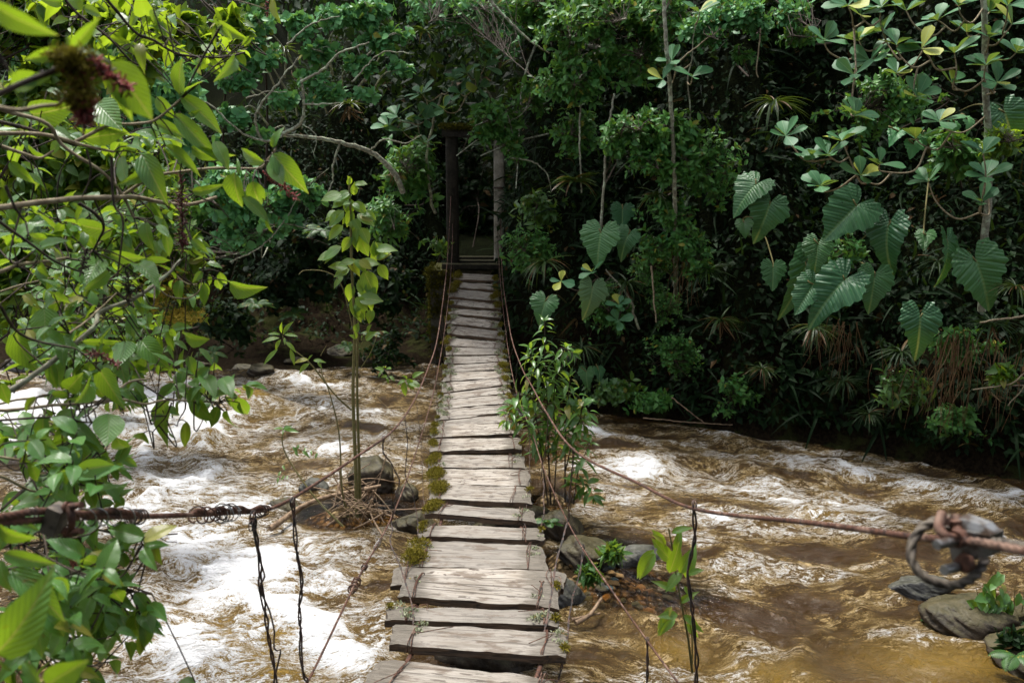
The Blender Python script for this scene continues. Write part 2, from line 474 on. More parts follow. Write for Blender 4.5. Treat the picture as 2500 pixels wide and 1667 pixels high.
def wood_mat():
    m, t, out = nt_new('weathered_plank')
    g = G(t)
    o = g.obj()
    rnd = g.n('ShaderNodeObjectInfo').outputs['Random']
    sh = g.n('ShaderNodeVectorMath', operation='ADD')
    t.links.new(o, sh.inputs[0])
    cb = g.n('ShaderNodeCombineXYZ')
    g.set(cb.inputs[0], g.math('MULTIPLY', rnd, 37.0)); g.set(cb.inputs[1], g.math('MULTIPLY', rnd, 91.0))
    t.links.new(cb.outputs[0], sh.inputs[1])
    v = sh.outputs[0]
    grain = g.noise(g.map(v, (2.2, 48, 48)), 1.0, 6.0, 0.62, 0.6)
    fine = g.noise(g.map(v, (7, 190, 190)), 1.0, 4.0, 0.6, 0.3)
    blot = g.noise(g.map(v, (3.0, 7.0, 7.0)), 1.0, 4.0, 0.6)
    spot = g.noise(g.map(v, (9.0, 22.0, 22.0)), 1.0, 3.0, 0.55)
    c = g.mix(g.ramp(grain, 0.30, 0.62), (0.080, 0.062, 0.044), (0.315, 0.280, 0.232))
    c = g.mix(g.ramp(fine, 0.40, 0.70), c, (0.39, 0.362, 0.318))
    c = g.mix(g.math('MULTIPLY', g.ramp(blot, 0.46, 0.66), 0.55), c, (0.19, 0.15, 0.105))
    c = g.mix(g.ramp(spot, 0.585, 0.625), c, (0.060, 0.042, 0.030))                                    # knots and damp spots
    crack = g.ramp(g.noise(g.map(v, (0.9, 30, 30)), 1.0, 3.0, 0.5, 0.8), 0.365, 0.405, 1.0, 0.0)
    c = g.mix(crack, c, (0.045, 0.03, 0.02))
    c = g.mix(g.math('MULTIPLY', g.math('FRACT', g.math('MULTIPLY', rnd, 5.7)), 0.8), c, g.mix(grain, (0.075, 0.064, 0.050), (0.25, 0.23, 0.20)))
    c = g.mix(g.math('MULTIPLY', g.ramp(g.noise(g.map(v, (4.0, 10.0, 10.0), (0, 0, 0), (5, 3, 1)), 1.0, 5.0, 0.65), 0.53, 0.62), 0.8), c, (0.105, 0.078, 0.056))
    # the ends, past the wires, stay darker and rotten; the sawn sides take a dark brown that stands for their shade
    x, y, z = g.sep(o)
    ex = g.math('ADD', g.math('ABSOLUTE', x), g.math('MULTIPLY', g.math('SUBTRACT', blot, 0.5), 0.28))
    end = g.ramp(ex, 0.27, 0.39)
    c = g.mix(g.math('MULTIPLY', end, 0.88), c, g.mix(g.ramp(fine, 0.35, 0.6), (0.035, 0.027, 0.019), (0.14, 0.122, 0.095)))
    nz = g.sep(g.n('ShaderNodeTexCoord').outputs['Normal'])[2]
    side = g.ramp(nz, 0.25, 0.6, 1.0, 0.0)
    c = g.mix(g.math('MULTIPLY', side, 0.9), c, g.mix(g.ramp(grain, 0.35, 0.6), (0.022, 0.014, 0.009), (0.11, 0.065, 0.035)))
    h = g.math('SUBTRACT', g.math('ADD', g.math('MULTIPLY', grain, 0.7), g.math('MULTIPLY', fine, 0.3)), g.math('MULTIPLY', crack, 0.8))
    t.links.new(g.bsdf(c, 0.62, 0.35, g.bump(h, 0.7, 0.012)), out.inputs[0])
    return m
M['wood'] = wood_mat()

def stone_mat(name, a, b, mossy=0.0, wet=0.5, scale=6.0):
    m, t, out = nt_new(name)
    g = G(t)
    o = g.obj()
    n1 = g.noise(o, scale, 6.0, 0.65)
    n2 = g.noise(o, scale * 5, 4.0, 0.6)
    c = g.mix(g.ramp(n1, 0.35, 0.65), a, b)
    c = g.mix(g.math('MULTIPLY', g.ramp(n2, 0.5, 0.7), 0.4), c, tuple(x * 1.7 for x in b))
    if mossy:
        nz = g.sep(g.geo('Normal'))[2]
        f = g.math('MULTIPLY', g.ramp(g.math('ADD', nz, g.math('MULTIPLY', g.math('SUBTRACT', n1, 0.5), 2.2)), 0.3, 0.9), mossy)
        c = g.mix(f, c, g.mix(n2, (0.03, 0.036, 0.006), (0.08, 0.075, 0.012)))
    t.links.new(g.bsdf(c, wet + .12, 0.22, g.bump(g.math('ADD', n1, g.math('MULTIPLY', n2, 0.35)), 0.7, 0.03)), out.inputs[0])
    return m
M['rock'] = stone_mat('wet_rock', (0.022, 0.017, 0.012), (0.065, 0.050, 0.034), 0.35, 0.45)
M['greyrock'] = stone_mat('grey_rock', (0.028, 0.028, 0.028), (0.080, 0.079, 0.074), 0.25, 0.42)
M['amberrock'] = stone_mat('amber_pebble', (0.17, 0.095, 0.028), (0.34, 0.21, 0.09), 0.0, 0.22, 14.0)
M['tealrock'] = stone_mat('slate_pebble', (0.06, 0.085, 0.08), (0.13, 0.17, 0.16), 0.0, 0.25, 14.0)
M['concrete'] = stone_mat('mossy_concrete', (0.045, 0.040, 0.030), (0.10, 0.09, 0.07), 0.9, 0.8, 5.0)
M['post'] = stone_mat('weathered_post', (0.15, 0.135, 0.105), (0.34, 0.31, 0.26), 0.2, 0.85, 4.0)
M['shadepost'] = stone_mat('shade_toned_post', (0.014, 0.012, 0.009), (0.035, 0.030, 0.022), 0.3, 0.85, 4.0)  # post colour darkened to stand for the shadow over the portal

def soil_mat():
    m, t, out = nt_new('leaf_litter_soil')
    g = G(t)
    o = g.obj()
    n1 = g.noise(o, 2.2, 6.0, 0.65)
    n2 = g.noise(o, 22.0, 5.0, 0.7)
    c = g.mix(g.ramp(n2, 0.35, 0.65), (0.005, 0.0035, 0.002), (0.020, 0.014, 0.008))  # litter colour cut near black to stand for shade on the far shore
    c = g.mix(g.math('MULTIPLY', g.ramp(n1, 0.5, 0.62), 0.6), c, (0.030, 0.036, 0.010))
    # river gravel where the ground lies at or under the water
    vo = g.n('ShaderNodeTexVoronoi'); g.set(vo.inputs['Vector'], o); vo.inputs['Scale'].default_value = 16.0
    gc = g.mix(g.sep(vo.outputs['Color'])[0], (0.10, 0.065, 0.03), (0.30, 0.22, 0.12))
    gc = g.mix(g.ramp(vo.outputs['Distance'], 0.25, 0.6), gc, (0.03, 0.02, 0.01))
    zf = g.math('MULTIPLY', g.ramp(g.math('ADD', g.sep(o)[2], g.math('MULTIPLY', n1, 0.2)), 0.12, 0.40, 1.0, 0.0), g.attr('gravel'))
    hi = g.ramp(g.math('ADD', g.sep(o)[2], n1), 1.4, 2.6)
    c = g.mix(g.math('MULTIPLY', hi, .8), c, g.mix(g.ramp(n2, .4, .6), (0.003, 0.005, 0.002), (0.010, 0.015, 0.005)))  # higher ground painted near black in place of forest shade
    c = g.mix(zf, c, gc)
    t.links.new(g.bsdf(c, 1.0, 0.03, g.bump(g.math('SUBTRACT', n2, g.math('MULTIPLY', vo.outputs['Distance'], zf)), 0.8, 0.05)), out.inputs[0])
    return m
M['soil'] = soil_mat()

FLOW = math.radians(-32)
def water_mat():
    m, t, out = nt_new('river_water')
    g = G(t)
    o = g.obj()
    foam_a, shal = g.attr('foam'), g.attr('shallow')
    # flow-aligned coordinates, bent by a slow noise so that streaks curl
    wv = g.n('ShaderNodeTexNoise'); g.set(wv.inputs['Vector'], o); wv.inputs['Scale'].default_value = 0.75; wv.inputs['Detail'].default_value = 3.0
    sb = g.n('ShaderNodeVectorMath', operation='SUBTRACT'); t.links.new(wv.outputs['Color'], sb.inputs[0]); sb.inputs[1].default_value = (0.5, 0.5, 0.5)
    scl = g.n('ShaderNodeVectorMath', operation='SCALE'); t.links.new(sb.outputs[0], scl.inputs[0]); scl.inputs['Scale'].default_value = 1.0
    ad = g.n('ShaderNodeVectorMath', operation='ADD'); t.links.new(o, ad.inputs[0]); t.links.new(scl.outputs[0], ad.inputs[1])
    f = g.map(ad.outputs[0], (0.36, 1.0, 1.0), (0, 0, -FLOW))
    # bigger blotches, ragged lace, fine spray
    nA = g.noise(f, 1.6, 5.0, 0.62, 0.3)
    nB = g.noise(f, 6.5, 10.0, 0.78, 0.45)
    nC = g.noise(f, 24.0, 8.0, 0.80, 0.35)
    nD = g.noise(g.map(ad.outputs[0], (0.6, 1.0, 1.0), (0, 0, -FLOW)), 85.0, 3.0, 0.7)
    cen = lambda n_, k: g.math('MULTIPLY', g.math('SUBTRACT', n_, 0.5), k)
    ridge = lambda n_, k: g.math('SUBTRACT', 1.0, g.math('MULTIPLY', g.math('ABSOLUTE', g.math('SUBTRACT', n_, 0.5)), k), clamp=True)
    s = g.math('ADD', g.math('ADD', g.math('MULTIPLY', foam_a, 0.90), cen(nA, 1.5)), g.math('ADD', cen(nB, 1.9), cen(nC, 1.5)))
    s = g.math('ADD', s, cen(nD, 0.9))
    thick = g.ramp(s, 0.36, 1.02)
    zone = g.ramp(g.math('ADD', foam_a, cen(nA, 2.0)), 0.0, 0.55)
    lace = g.math('MULTIPLY', g.math('MULTIPLY', g.ramp(ridge(nB, 7.0), 0.45, 0.95), g.ramp(g.math('ADD', nC, cen(nD, .5)), 0.40, 0.56)), g.math('MULTIPLY', zone, 0.92))
    lace2 = g.math('MULTIPLY', g.math('MULTIPLY', g.ramp(ridge(nC, 7.0), 0.60, 0.98), g.ramp(nB, 0.45, 0.58)), g.math('MULTIPLY', zone, 0.60))
    bub_glint = g.math('MULTIPLY', g.ramp(nD, 0.63, 0.70), g.math('MULTIPLY', zone, g.ramp(nC, 0.48, 0.60)))  # white foam bubbles that also stand for sparkle painted into the water
    foam = g.math('MAXIMUM', g.math('MAXIMUM', thick, lace2), g.math('MAXIMUM', lace, bub_glint), clamp=True)
    # colour: peat-brown water, ochre where it is aerated, white where it breaks
    brown = g.mix(g.ramp(g.math('ADD', g.math('MULTIPLY', foam_a, 0.75), g.math('ADD', cen(nA, 1.6), cen(nB, 1.2))), -0.10, 0.85), (0.030, 0.015, 0.004), (0.180, 0.110, 0.032))
    brown = g.mix(g.math('MULTIPLY', g.attr('amber'), 0.8), brown, (0.30, 0.19, 0.03))
    tan = g.mix(g.ramp(foam, 0.02, 0.40), brown, (0.44, 0.315, 0.14))
    c = g.mix(g.ramp(foam, 0.34, 0.82), tan, (0.92, 0.92, 0.91))
    h1 = g.noise(g.map(ad.outputs[0], (0.7, 1.0, 1.0), (0, 0, -FLOW)), 8.0, 5.0, 0.66, 0.8)
    h2 = g.noise(f, 30.0, 4.0, 0.65, 0.5)
    h = g.math('ADD', g.math('ADD', g.math('MULTIPLY', h1, 0.75), g.math('MULTIPLY', h2, 0.26)), g.math('MULTIPLY', g.math('MULTIPLY', foam, g.math('ADD', nC, g.math('MULTIPLY', nD, .5))), 0.45))
    b = g.bump(h, 0.95, 0.095)
    rough = g.ramp(foam, 0.15, 0.7, 0.07, 0.8)
    p = g.bsdf(c, rough, 0.5, b, IOR=1.33)
    # shallows: clear tea-coloured water over the pebbles
    tr = g.n('ShaderNodeBsdfTransparent'); tr.inputs['Color'].default_value = (0.90, 0.72, 0.42, 1)
    gl = g.n('ShaderNodeBsdfGlossy'); gl.inputs['Roughness'].default_value = 0.08; g.set(gl.inputs['Normal'], b)
    fr = g.n('ShaderNodeFresnel'); fr.inputs['IOR'].default_value = 1.33; g.set(fr.inputs['Normal'], b)
    m1 = g.n('ShaderNodeMixShader'); t.links.new(fr.outputs[0], m1.inputs[0]); t.links.new(tr.outputs[0], m1.inputs[1]); t.links.new(gl.outputs[0], m1.inputs[2])
    m2 = g.n('ShaderNodeMixShader')
    g.set(m2.inputs[0], g.math('MULTIPLY', shal, g.math('SUBTRACT', 1.0, foam, clamp=True)))
    t.links.new(p, m2.inputs[1]); t.links.new(m1.outputs[0], m2.inputs[2])
    t.links.new(m2.outputs[0], out.inputs[0])
    return m
M['water'] = water_mat()

# ------------------------------------------------------------------ terrain: river bed, near bank, far bank
BX = np.array([-40, -16, -9, -5, -3, -1.6, -0.2, 0.9, 1.7, 2.8, 4.6, 6.4, 9, 14, 40], float)
BY = np.array([19.5, 17.5, 16.6, 16.4, 16.8, 17.2, 15.6, 13.6, 13.2, 12.6, 11.7, 10.3, 8.8, 7.5, 2], float)
def bank_y(x):
    return np.interp(x, BX, BY) + 0.6 * (fbm(np.asarray(x) * 0.9, np.asarray(x) * 0 + 3.1, 5, 3) - 0.5)
NX = np.array([-40, -14, -9, -6.5, -5.2, -3.6, -2, 0, 2.5, 3.8, 4.9, 6.0, 9, 40], float)
NY = np.array([11, 9, 8.2, 7.6, 6.0, 3.6, 2.6, 2.4, 2.7, 3.6, 5.3, 5.9, 5.2, -3], float)
BARS = [(wpt(1560, 1440), 0.75, 0.45, 0.33), (wpt(1470, 1350), 0.6, 0.35, 0.40), (wpt(860, 1250), 0.8, 0.55, 0.50), (wpt(1345, 1225), 0.35, 0.35, 0.55), (wpt(1390, 1390), 0.5, 0.5, 0.36)]
def terr(x, y):
    x, y = np.asarray(x, float), np.asarray(y, float)
    d = y - bank_y(x)
    r = sstep(-2.6, 0.6, x)                                 # 1 = steep side (right of the bridge), 0 = stony shore
    steep = np.interp(d, [0, .25, 1.2, 2.6, 4.0, 8, 20, 60], [0.0, .45, 2.6, 5.2, 6.8, 10.5, 16, 30])
    shore = np.interp(d, [0, 1.2, 3.2, 4.6, 6.5, 10, 20, 60], [0.0, .28, .95, 2.9, 5.8, 8.4, 13, 26])
    up = steep * r + shore * (1 - r)
    up = up * (1 - .5 * np.exp(-((x + 9.5) / 3.6) ** 2) * sstep(5, 9, d))
    up = up * (0.82 + 0.36 * fbm(x * 0.5, y * 0.5, 11, 4)) + 0.25 * (fbm(x * 1.7, y * 1.7, 21, 4) - 0.5) * sstep(0, 1.2, d)
    up = up * (1 - .35 * sstep(.52, .66, fbm(x * .55 + 3, y * .55, 13, 2)) * sstep(.4, 1.0, d) * sstep(5, 3, d))      # hollows
    # footpath behind the landing, sunk in a cutting added to keep it dark
    path = sstep(1.15, .75, np.abs(x + .73 + .02 * (y - 17))) * sstep(17.0, 17.4, y) * sstep(27, 23, y)
    up = up * (1 - path) + np.minimum(up, 1.9 + .12 * (y - 17.4)) * path
    n = np.interp(x, NX, NY) - y
    near = np.interp(n, [0, 1.0, 2.2, 4, 30], [0, .75, 1.55, 2.0, 3.5])
    bed = -0.42 + 0.14 * (fbm(x * 1.1, y * 1.1, 31, 3) - 0.5)
    z = np.where(d > 0, up, np.where(n > 0, near, bed * sstep(0, 0.9, np.minimum(-d, -n))))
    for c, rx, ry, h in BARS:
        z = z + h * np.exp(-((x - c[0]) / rx) ** 2 - ((y - c[1]) / ry) ** 2)
    return z
def slope_n(x, y):
    e = 0.12
    gx = (terr(x + e, y) - terr(x - e, y)) / (2 * e)
    gy = (terr(x, y + e) - terr(x, y - e)) / (2 * e)
    return nrm(np.stack([-gx, -gy, np.ones_like(gx)], -1))
def lattice(xs, ys, fz):
    X, Y = np.meshgrid(xs, ys)
    Z = fz(X, Y)
    return np.stack([X, Y, Z], -1).reshape(-1, 3), grid_faces(len(xs), len(ys))
xs = np.concatenate([np.linspace(-60, -15, 40, endpoint=False), np.arange(-15, 12, 0.1), np.linspace(12, 60, 42)])
ys = np.concatenate([np.linspace(-25, 1, 30, endpoint=False), np.arange(1, 24, 0.1), np.linspace(24, 90, 50)])
mb = MB()
mb.add(*lattice(xs, ys, terr))
TV = np.concatenate(mb.V)
gr = np.zeros(len(TV))
for c_, rx, ry, h_ in BARS:
    gr = np.maximum(gr, np.exp(-((TV[:, 0] - c_[0]) / (rx * 1.6)) ** 2 - ((TV[:, 1] - c_[1]) / (ry * 1.6)) ** 2))
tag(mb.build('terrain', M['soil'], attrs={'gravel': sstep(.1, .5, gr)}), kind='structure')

# ------------------------------------------------------------------ river
FL = np.array([math.cos(FLOW), math.sin(FLOW)])
def water_fields(X, Y):
    U, W = X * FL[0] + Y * FL[1], -X * FL[1] + Y * FL[0]
    wx, wy = fbm(X * 0.45, Y * 0.45, 41, 3) - 0.5, fbm(X * 0.45, Y * 0.45, 51, 3) - 0.5
    U2, W2 = U + 1.6 * wx, W + 1.6 * wy
    big = fbm(U2 * 0.55, W2 * 1.0, 61, 3) - 0.5
    rid = 1 - np.abs(2 * fbm(U2 * 0.95, W2 * 1.7, 71, 4) - 1)
    chop = fbm(U2 * 2.2, W2 * 3.4, 81, 4, 0.6) - 0.5
    foam = np.zeros_like(X)
    rap = np.full_like(X, 0.55)
    blobs = [(430, 1190, 1.0, .6, .72), (610, 1260, .9, .5, .62), (350, 1480, .9, .6, .7), (800, 1440, .5, .4, .6), (770, 1090, 1.0, .5, .52), (480, 1560, .9, .6, .75), (930, 1560, .4, .3, .5), (330, 985, 2.6, 1.0, .95), (120, 1010, 2.6, 1.2, 1.0), (470, 1060, 1.1, .55, .95), (610, 955, 1.3, .35, .35), (560, 1420, .75, .75, .95),
             (700, 1560, .62, .55, 1.0), (850, 1610, .40, .32, .8), (470, 1330, .75, .5, .7), (650, 1490, .55, .5, .8), (300, 1250, .9, .6, .6), (380, 1120, 1.0, .4, .6), (850, 1000, 1.6, .5, .5), (760, 940, 1.3, .25, .55), (900, 900, .8, .22, .35), (980, 1040, .6, .35, .5), (700, 1180, .5, .3, .35),
             (1560, 1160, .55, .4, 0.73), (1470, 1065, .75, .20, 0.73), (1530, 1210, .45, .3, 0.68), (1440, 1240, .3, .2, 0.49), (1780, 1180, 1.3, .55, 0.57), (2050, 1150, 1.6, .4, 0.58), (2250, 1190, 1.4, .35, 0.58), (2420, 1200, .9, .3, 0.49),
             (1770, 1270, .55, .22, 0.73), (1930, 1235, .8, .25, 0.58), (2100, 1240, .8, .25, 0.49), (2440, 1320, .5, .18, 0.58), (1720, 1330, .35, .2, 0.49), (2000, 1430, .9, .3, 0.30), (2200, 1560, 1., .3, 0.19), (1750, 1550, .6, .4, 0.27), (1950, 1090, 1.6, .12, .45)]
    for px, py, rx, ry, a in blobs:
        c = wpt(px, py)
        du, dw = (X - c[0]) * FL[0] + (Y - c[1]) * FL[1], -(X - c[0]) * FL[1] + (Y - c[1]) * FL[0]
        e = np.exp(-(du / rx) ** 2 - (dw / ry) ** 2)
        foam = np.maximum(foam, a * e)
        rap = np.maximum(rap, 0.55 + 0.6 * a * e)
    calm = np.exp(-((X - wpt(2150, 1480)[0]) / 1.8) ** 2 - ((Y - wpt(2150, 1480)[1]) / 1.2) ** 2)
    rap *= 1 - 0.25 * calm
    H = rap * (0.32 * big + 0.20 * (rid - 0.6) + 0.17 * chop + 0.05 * (fbm(U2 * 6, W2 * 8, 95, 3, .6) - .5))
    humps = [(610, 1000, .75, .45, .30), (500, 1080, .35, .22, .16), (1560, 1135, .4, .3, .14), (1790, 1250, .45, .2, .1), (1990, 1270, .30, .2, .10), (650, 1600, .6, .4, .1), (870, 1050, 1.2, .3, .14), (700, 930, 2, .3, .12)]
    amber = np.zeros_like(X)
    for i, (px, py, rx, ry, a) in enumerate(humps):
        c = wpt(px, py)
        du, dw = (X - c[0]) * FL[0] + (Y - c[1]) * FL[1], -(X - c[0]) * FL[1] + (Y - c[1]) * FL[0]
        e = np.exp(-(du / rx) ** 2 - (dw / ry) ** 2)
        H += a * e
        if i in (0, 1, 5): 
            amber = np.maximum(amber, e)
            foam *= 1 - 0.75 * e
    for px, py, rx, ry, a in ((1990, 1265, .3, .2, .6), (1870, 1640, .5, .3, .4), (2330, 1620, .8, .4, .45), (1650, 1590, .3, .25, .4)):
        c = wpt(px, py)
        amber = np.maximum(amber, a * np.exp(-((X - c[0]) / rx) ** 2 - ((Y - c[1]) / ry) ** 2))
    foam = foam + 1.25 * np.maximum(0, rid - 0.68) * rap + 0.8 * np.maximum(0, chop) * rap + .06 + .11 * sstep(.2, -2.5, X)
    foam = foam * (1 - .15 * np.exp(-((X - wpt(2050, 1560)[0]) / 2.2) ** 2 - ((Y - wpt(2050, 1560)[1]) / 1.3) ** 2))
    sh = np.zeros_like(X)
    for c, rx, ry, h in BARS:
        sh = np.maximum(sh, np.exp(-((X - c[0]) / (rx * 1.15)) ** 2 - ((Y - c[1]) / (ry * 1.2)) ** 2))
    sh = sstep(0.25, 0.75, sh)
    lat = terr(X, Y)
    edge = sstep(-0.05, 0.0, lat - H * 0)                    # calmer against the banks
    H = H * (1 - 0.75 * sh) * (1 - 0.7 * edge)
    foam = foam * (1 - 0.8 * sh)
    return H, foam, sh, amber
xs = np.concatenate([np.linspace(-30, -14, 60, endpoint=False), np.arange(-14, 9, 0.04), np.linspace(9, 30, 80)])
ys = np.concatenate([np.linspace(-5, 4.2, 30, endpoint=False), np.arange(4.2, 18.2, 0.04), np.linspace(18.2, 21, 12)])
X, Y = np.meshgrid(xs, ys)
H, foam, sh, amber = water_fields(X, Y)
mb = MB()
mb.add(np.stack([X, Y, H], -1).reshape(-1, 3), grid_faces(len(xs), len(ys)))
tag(mb.build('river_water', M['water'], attrs={'foam': foam.ravel(), 'shallow': sh.ravel(), 'amber': amber.ravel()}), kind='structure')
def wlevel(x, y):
    return float(water_fields(np.array([[x]]), np.array([[y]]))[0][0, 0])

# ------------------------------------------------------------------ bridge
YT = np.array([(655, 17.0), (690, 16.2), (740, 15.2), (800, 14.1), (860, 12.9), (930, 11.6), (1000, 10.45), (1049, 9.7), (1083, 9.15), (1125, 8.55), (1160, 8.1), (1200, 7.6),
               (1240, 7.1), (1290, 6.55), (1347, 6.0), (1400, 5.6), (1450, 5.3), (1490, 5.02), (1555, 4.6), (1640, 4.08), (1720, 3.65)], float)
def ydeck(py): return float(np.interp(py, YT[:, 0], YT[:, 1]))
bridge = thing('suspension_bridge', (at(1165, 1240, 7.1)[0], 7.1, 0.8), 'old cable footbridge of weathered grey planks hung on rusty cables over the brown river', 'footbridge')
# back edge (xl, yl, xr, yr), front edge (xl, yl, xr, yr), moss left, moss right, lichen
PL = [((925, 1601, 1345, 1655), (868, 1690, 1395, 1725), 0, 0, 0),
      ((962, 1519, 1384, 1541), (947, 1566, 1386, 1599), 0, .25, .5),
      ((946, 1476, 1364, 1488), (942, 1508, 1363, 1521), .2, .3, .7),
      ((984, 1396, 1366, 1424), (972, 1453, 1363, 1480), .1, .3, .2),
      ((965, 1381, 1380, 1391), (955, 1419, 1379, 1434), 0, 0, 0),
      ((1000, 1316, 1319, 1328), (990, 1378, 1340, 1387), 1.0, .1, .5),
      ((1025, 1278, 1324, 1286), (1022, 1305, 1329, 1316), .4, .2, .2),
      ((1046, 1229, 1305, 1240), (1037, 1247, 1309, 1273), .8, .1, .5),
      ((1050, 1180, 1294, 1187), (1046, 1214, 1297, 1226), 1.0, .3, .2),
      ((1051, 1144, 1292, 1144), (1048, 1176, 1294, 1184), 1.0, .0, .1),
      ((1048, 1111, 1281, 1107), (1046, 1139, 1280, 1140), .7, .0, .4),
      ((1052, 1070, 1272, 1066), (1049, 1101, 1275, 1092), .6, .2, .1),
      ((1056, 1040, 1266, 1030), (1052, 1066, 1264, 1056), .5, .5, .4)]
# from here to the far landing the boards lie close together; edges follow the sagging deck
LE = np.array([(1066, 1053, 1262), (1034, 1058, 1258), (1000, 1066, 1252), (957, 1076, 1246), (900, 1082, 1238), (877, 1084, 1236), (830, 1089, 1232), (790, 1093, 1226), (740, 1098, 1222), (690, 1104, 1218), (655, 1108, 1214)], float)[::-1]
ye = [1036, 1016, 990, 968, 948, 926, 905, 885, 866, 848, 822, 796, 771, 750, 730, 706, 684, 664]
tl = [16, 22, 20, 18, 26, 14, 8, 10, 4, -6, -14, -14, -12, -8, -12, -8, -5, -4]            # how much the left end sits lower in view than the other
for k in range(len(ye) - 1):
    yf, yb = ye[k] - 1.5, ye[k + 1] + (5.5 if k > 8 else 2.0)
    xl, xr = np.interp(yf, LE[:, 0], LE[:, 1]), np.interp(yf, LE[:, 0], LE[:, 2])
    xl2, xr2 = np.interp(yb, LE[:, 0], LE[:, 1]), np.interp(yb, LE[:, 0], LE[:, 2])
    j = ((k * 37) % 11 - 5) * 0.8
    PL.append(((xl2 + j, yb + tl[k + 1] * .5 - 2 * (k % 3), xr2 + j * .5, yb - tl[k + 1] * .5 + 2 * (k % 2)), (xl + j, yf + tl[k] * .5, xr + j * .5, yf - tl[k] * .5), [.5, .3, .2, .4, .1, .2, .5, .3, .5, .7, .2, .6, .3, .5, .8, 1., 1.][k], [.5, .7, .4, .3, .6, .5, .8, .3, .4, .2, .6, .4, .3, .9, 1., .8, .8][k], [.7, .9, .8, .7, .9, 1., .9, .8, .7, .6, .8, .9, .6, .5, .4, .2, .2][k]))

moss_t = [leaf_tmpl(3, 3, 0.35, 'lance', 0.2, 0.5), leaf_tmpl(3, 3, 0.22, 'lance', 0.1, 0.9)]
crumb_t = [leaf_tmpl(3, 3, 0.8, 'round', 0.5, 0.3), leaf_tmpl(4, 3, 0.5, 'ovate', 0.6, 0.8)]
def tuft(mb, c, r, n, size, rng, tm, up=0.6):
    """A low cushion of tiny blades centred at c with half sizes r."""
    q = rng.normal(size=(n, 2)) * 0.5
    q = q[np.hypot(q[:, 0], q[:, 1]) < 1.1]
    h = np.maximum(0, 1 - (q ** 2).sum(1)) ** 0.5
    h = h * rng.uniform(0.3, 1.0, len(q))
    P = np.asarray(c) + np.stack([q[:, 0] * r[0], q[:, 1] * r[1], h * r[2]], 1)
    D = nrm(np.stack([q[:, 0], q[:, 1], np.full(len(q), up)], 1) + rng.normal(size=(len(q), 3)) * 0.55)
    put_mixed(mb, tm, P, D, rng.normal(size=(len(q), 3)), size * rng.uniform(.6, 1.3, len(q)), rng)

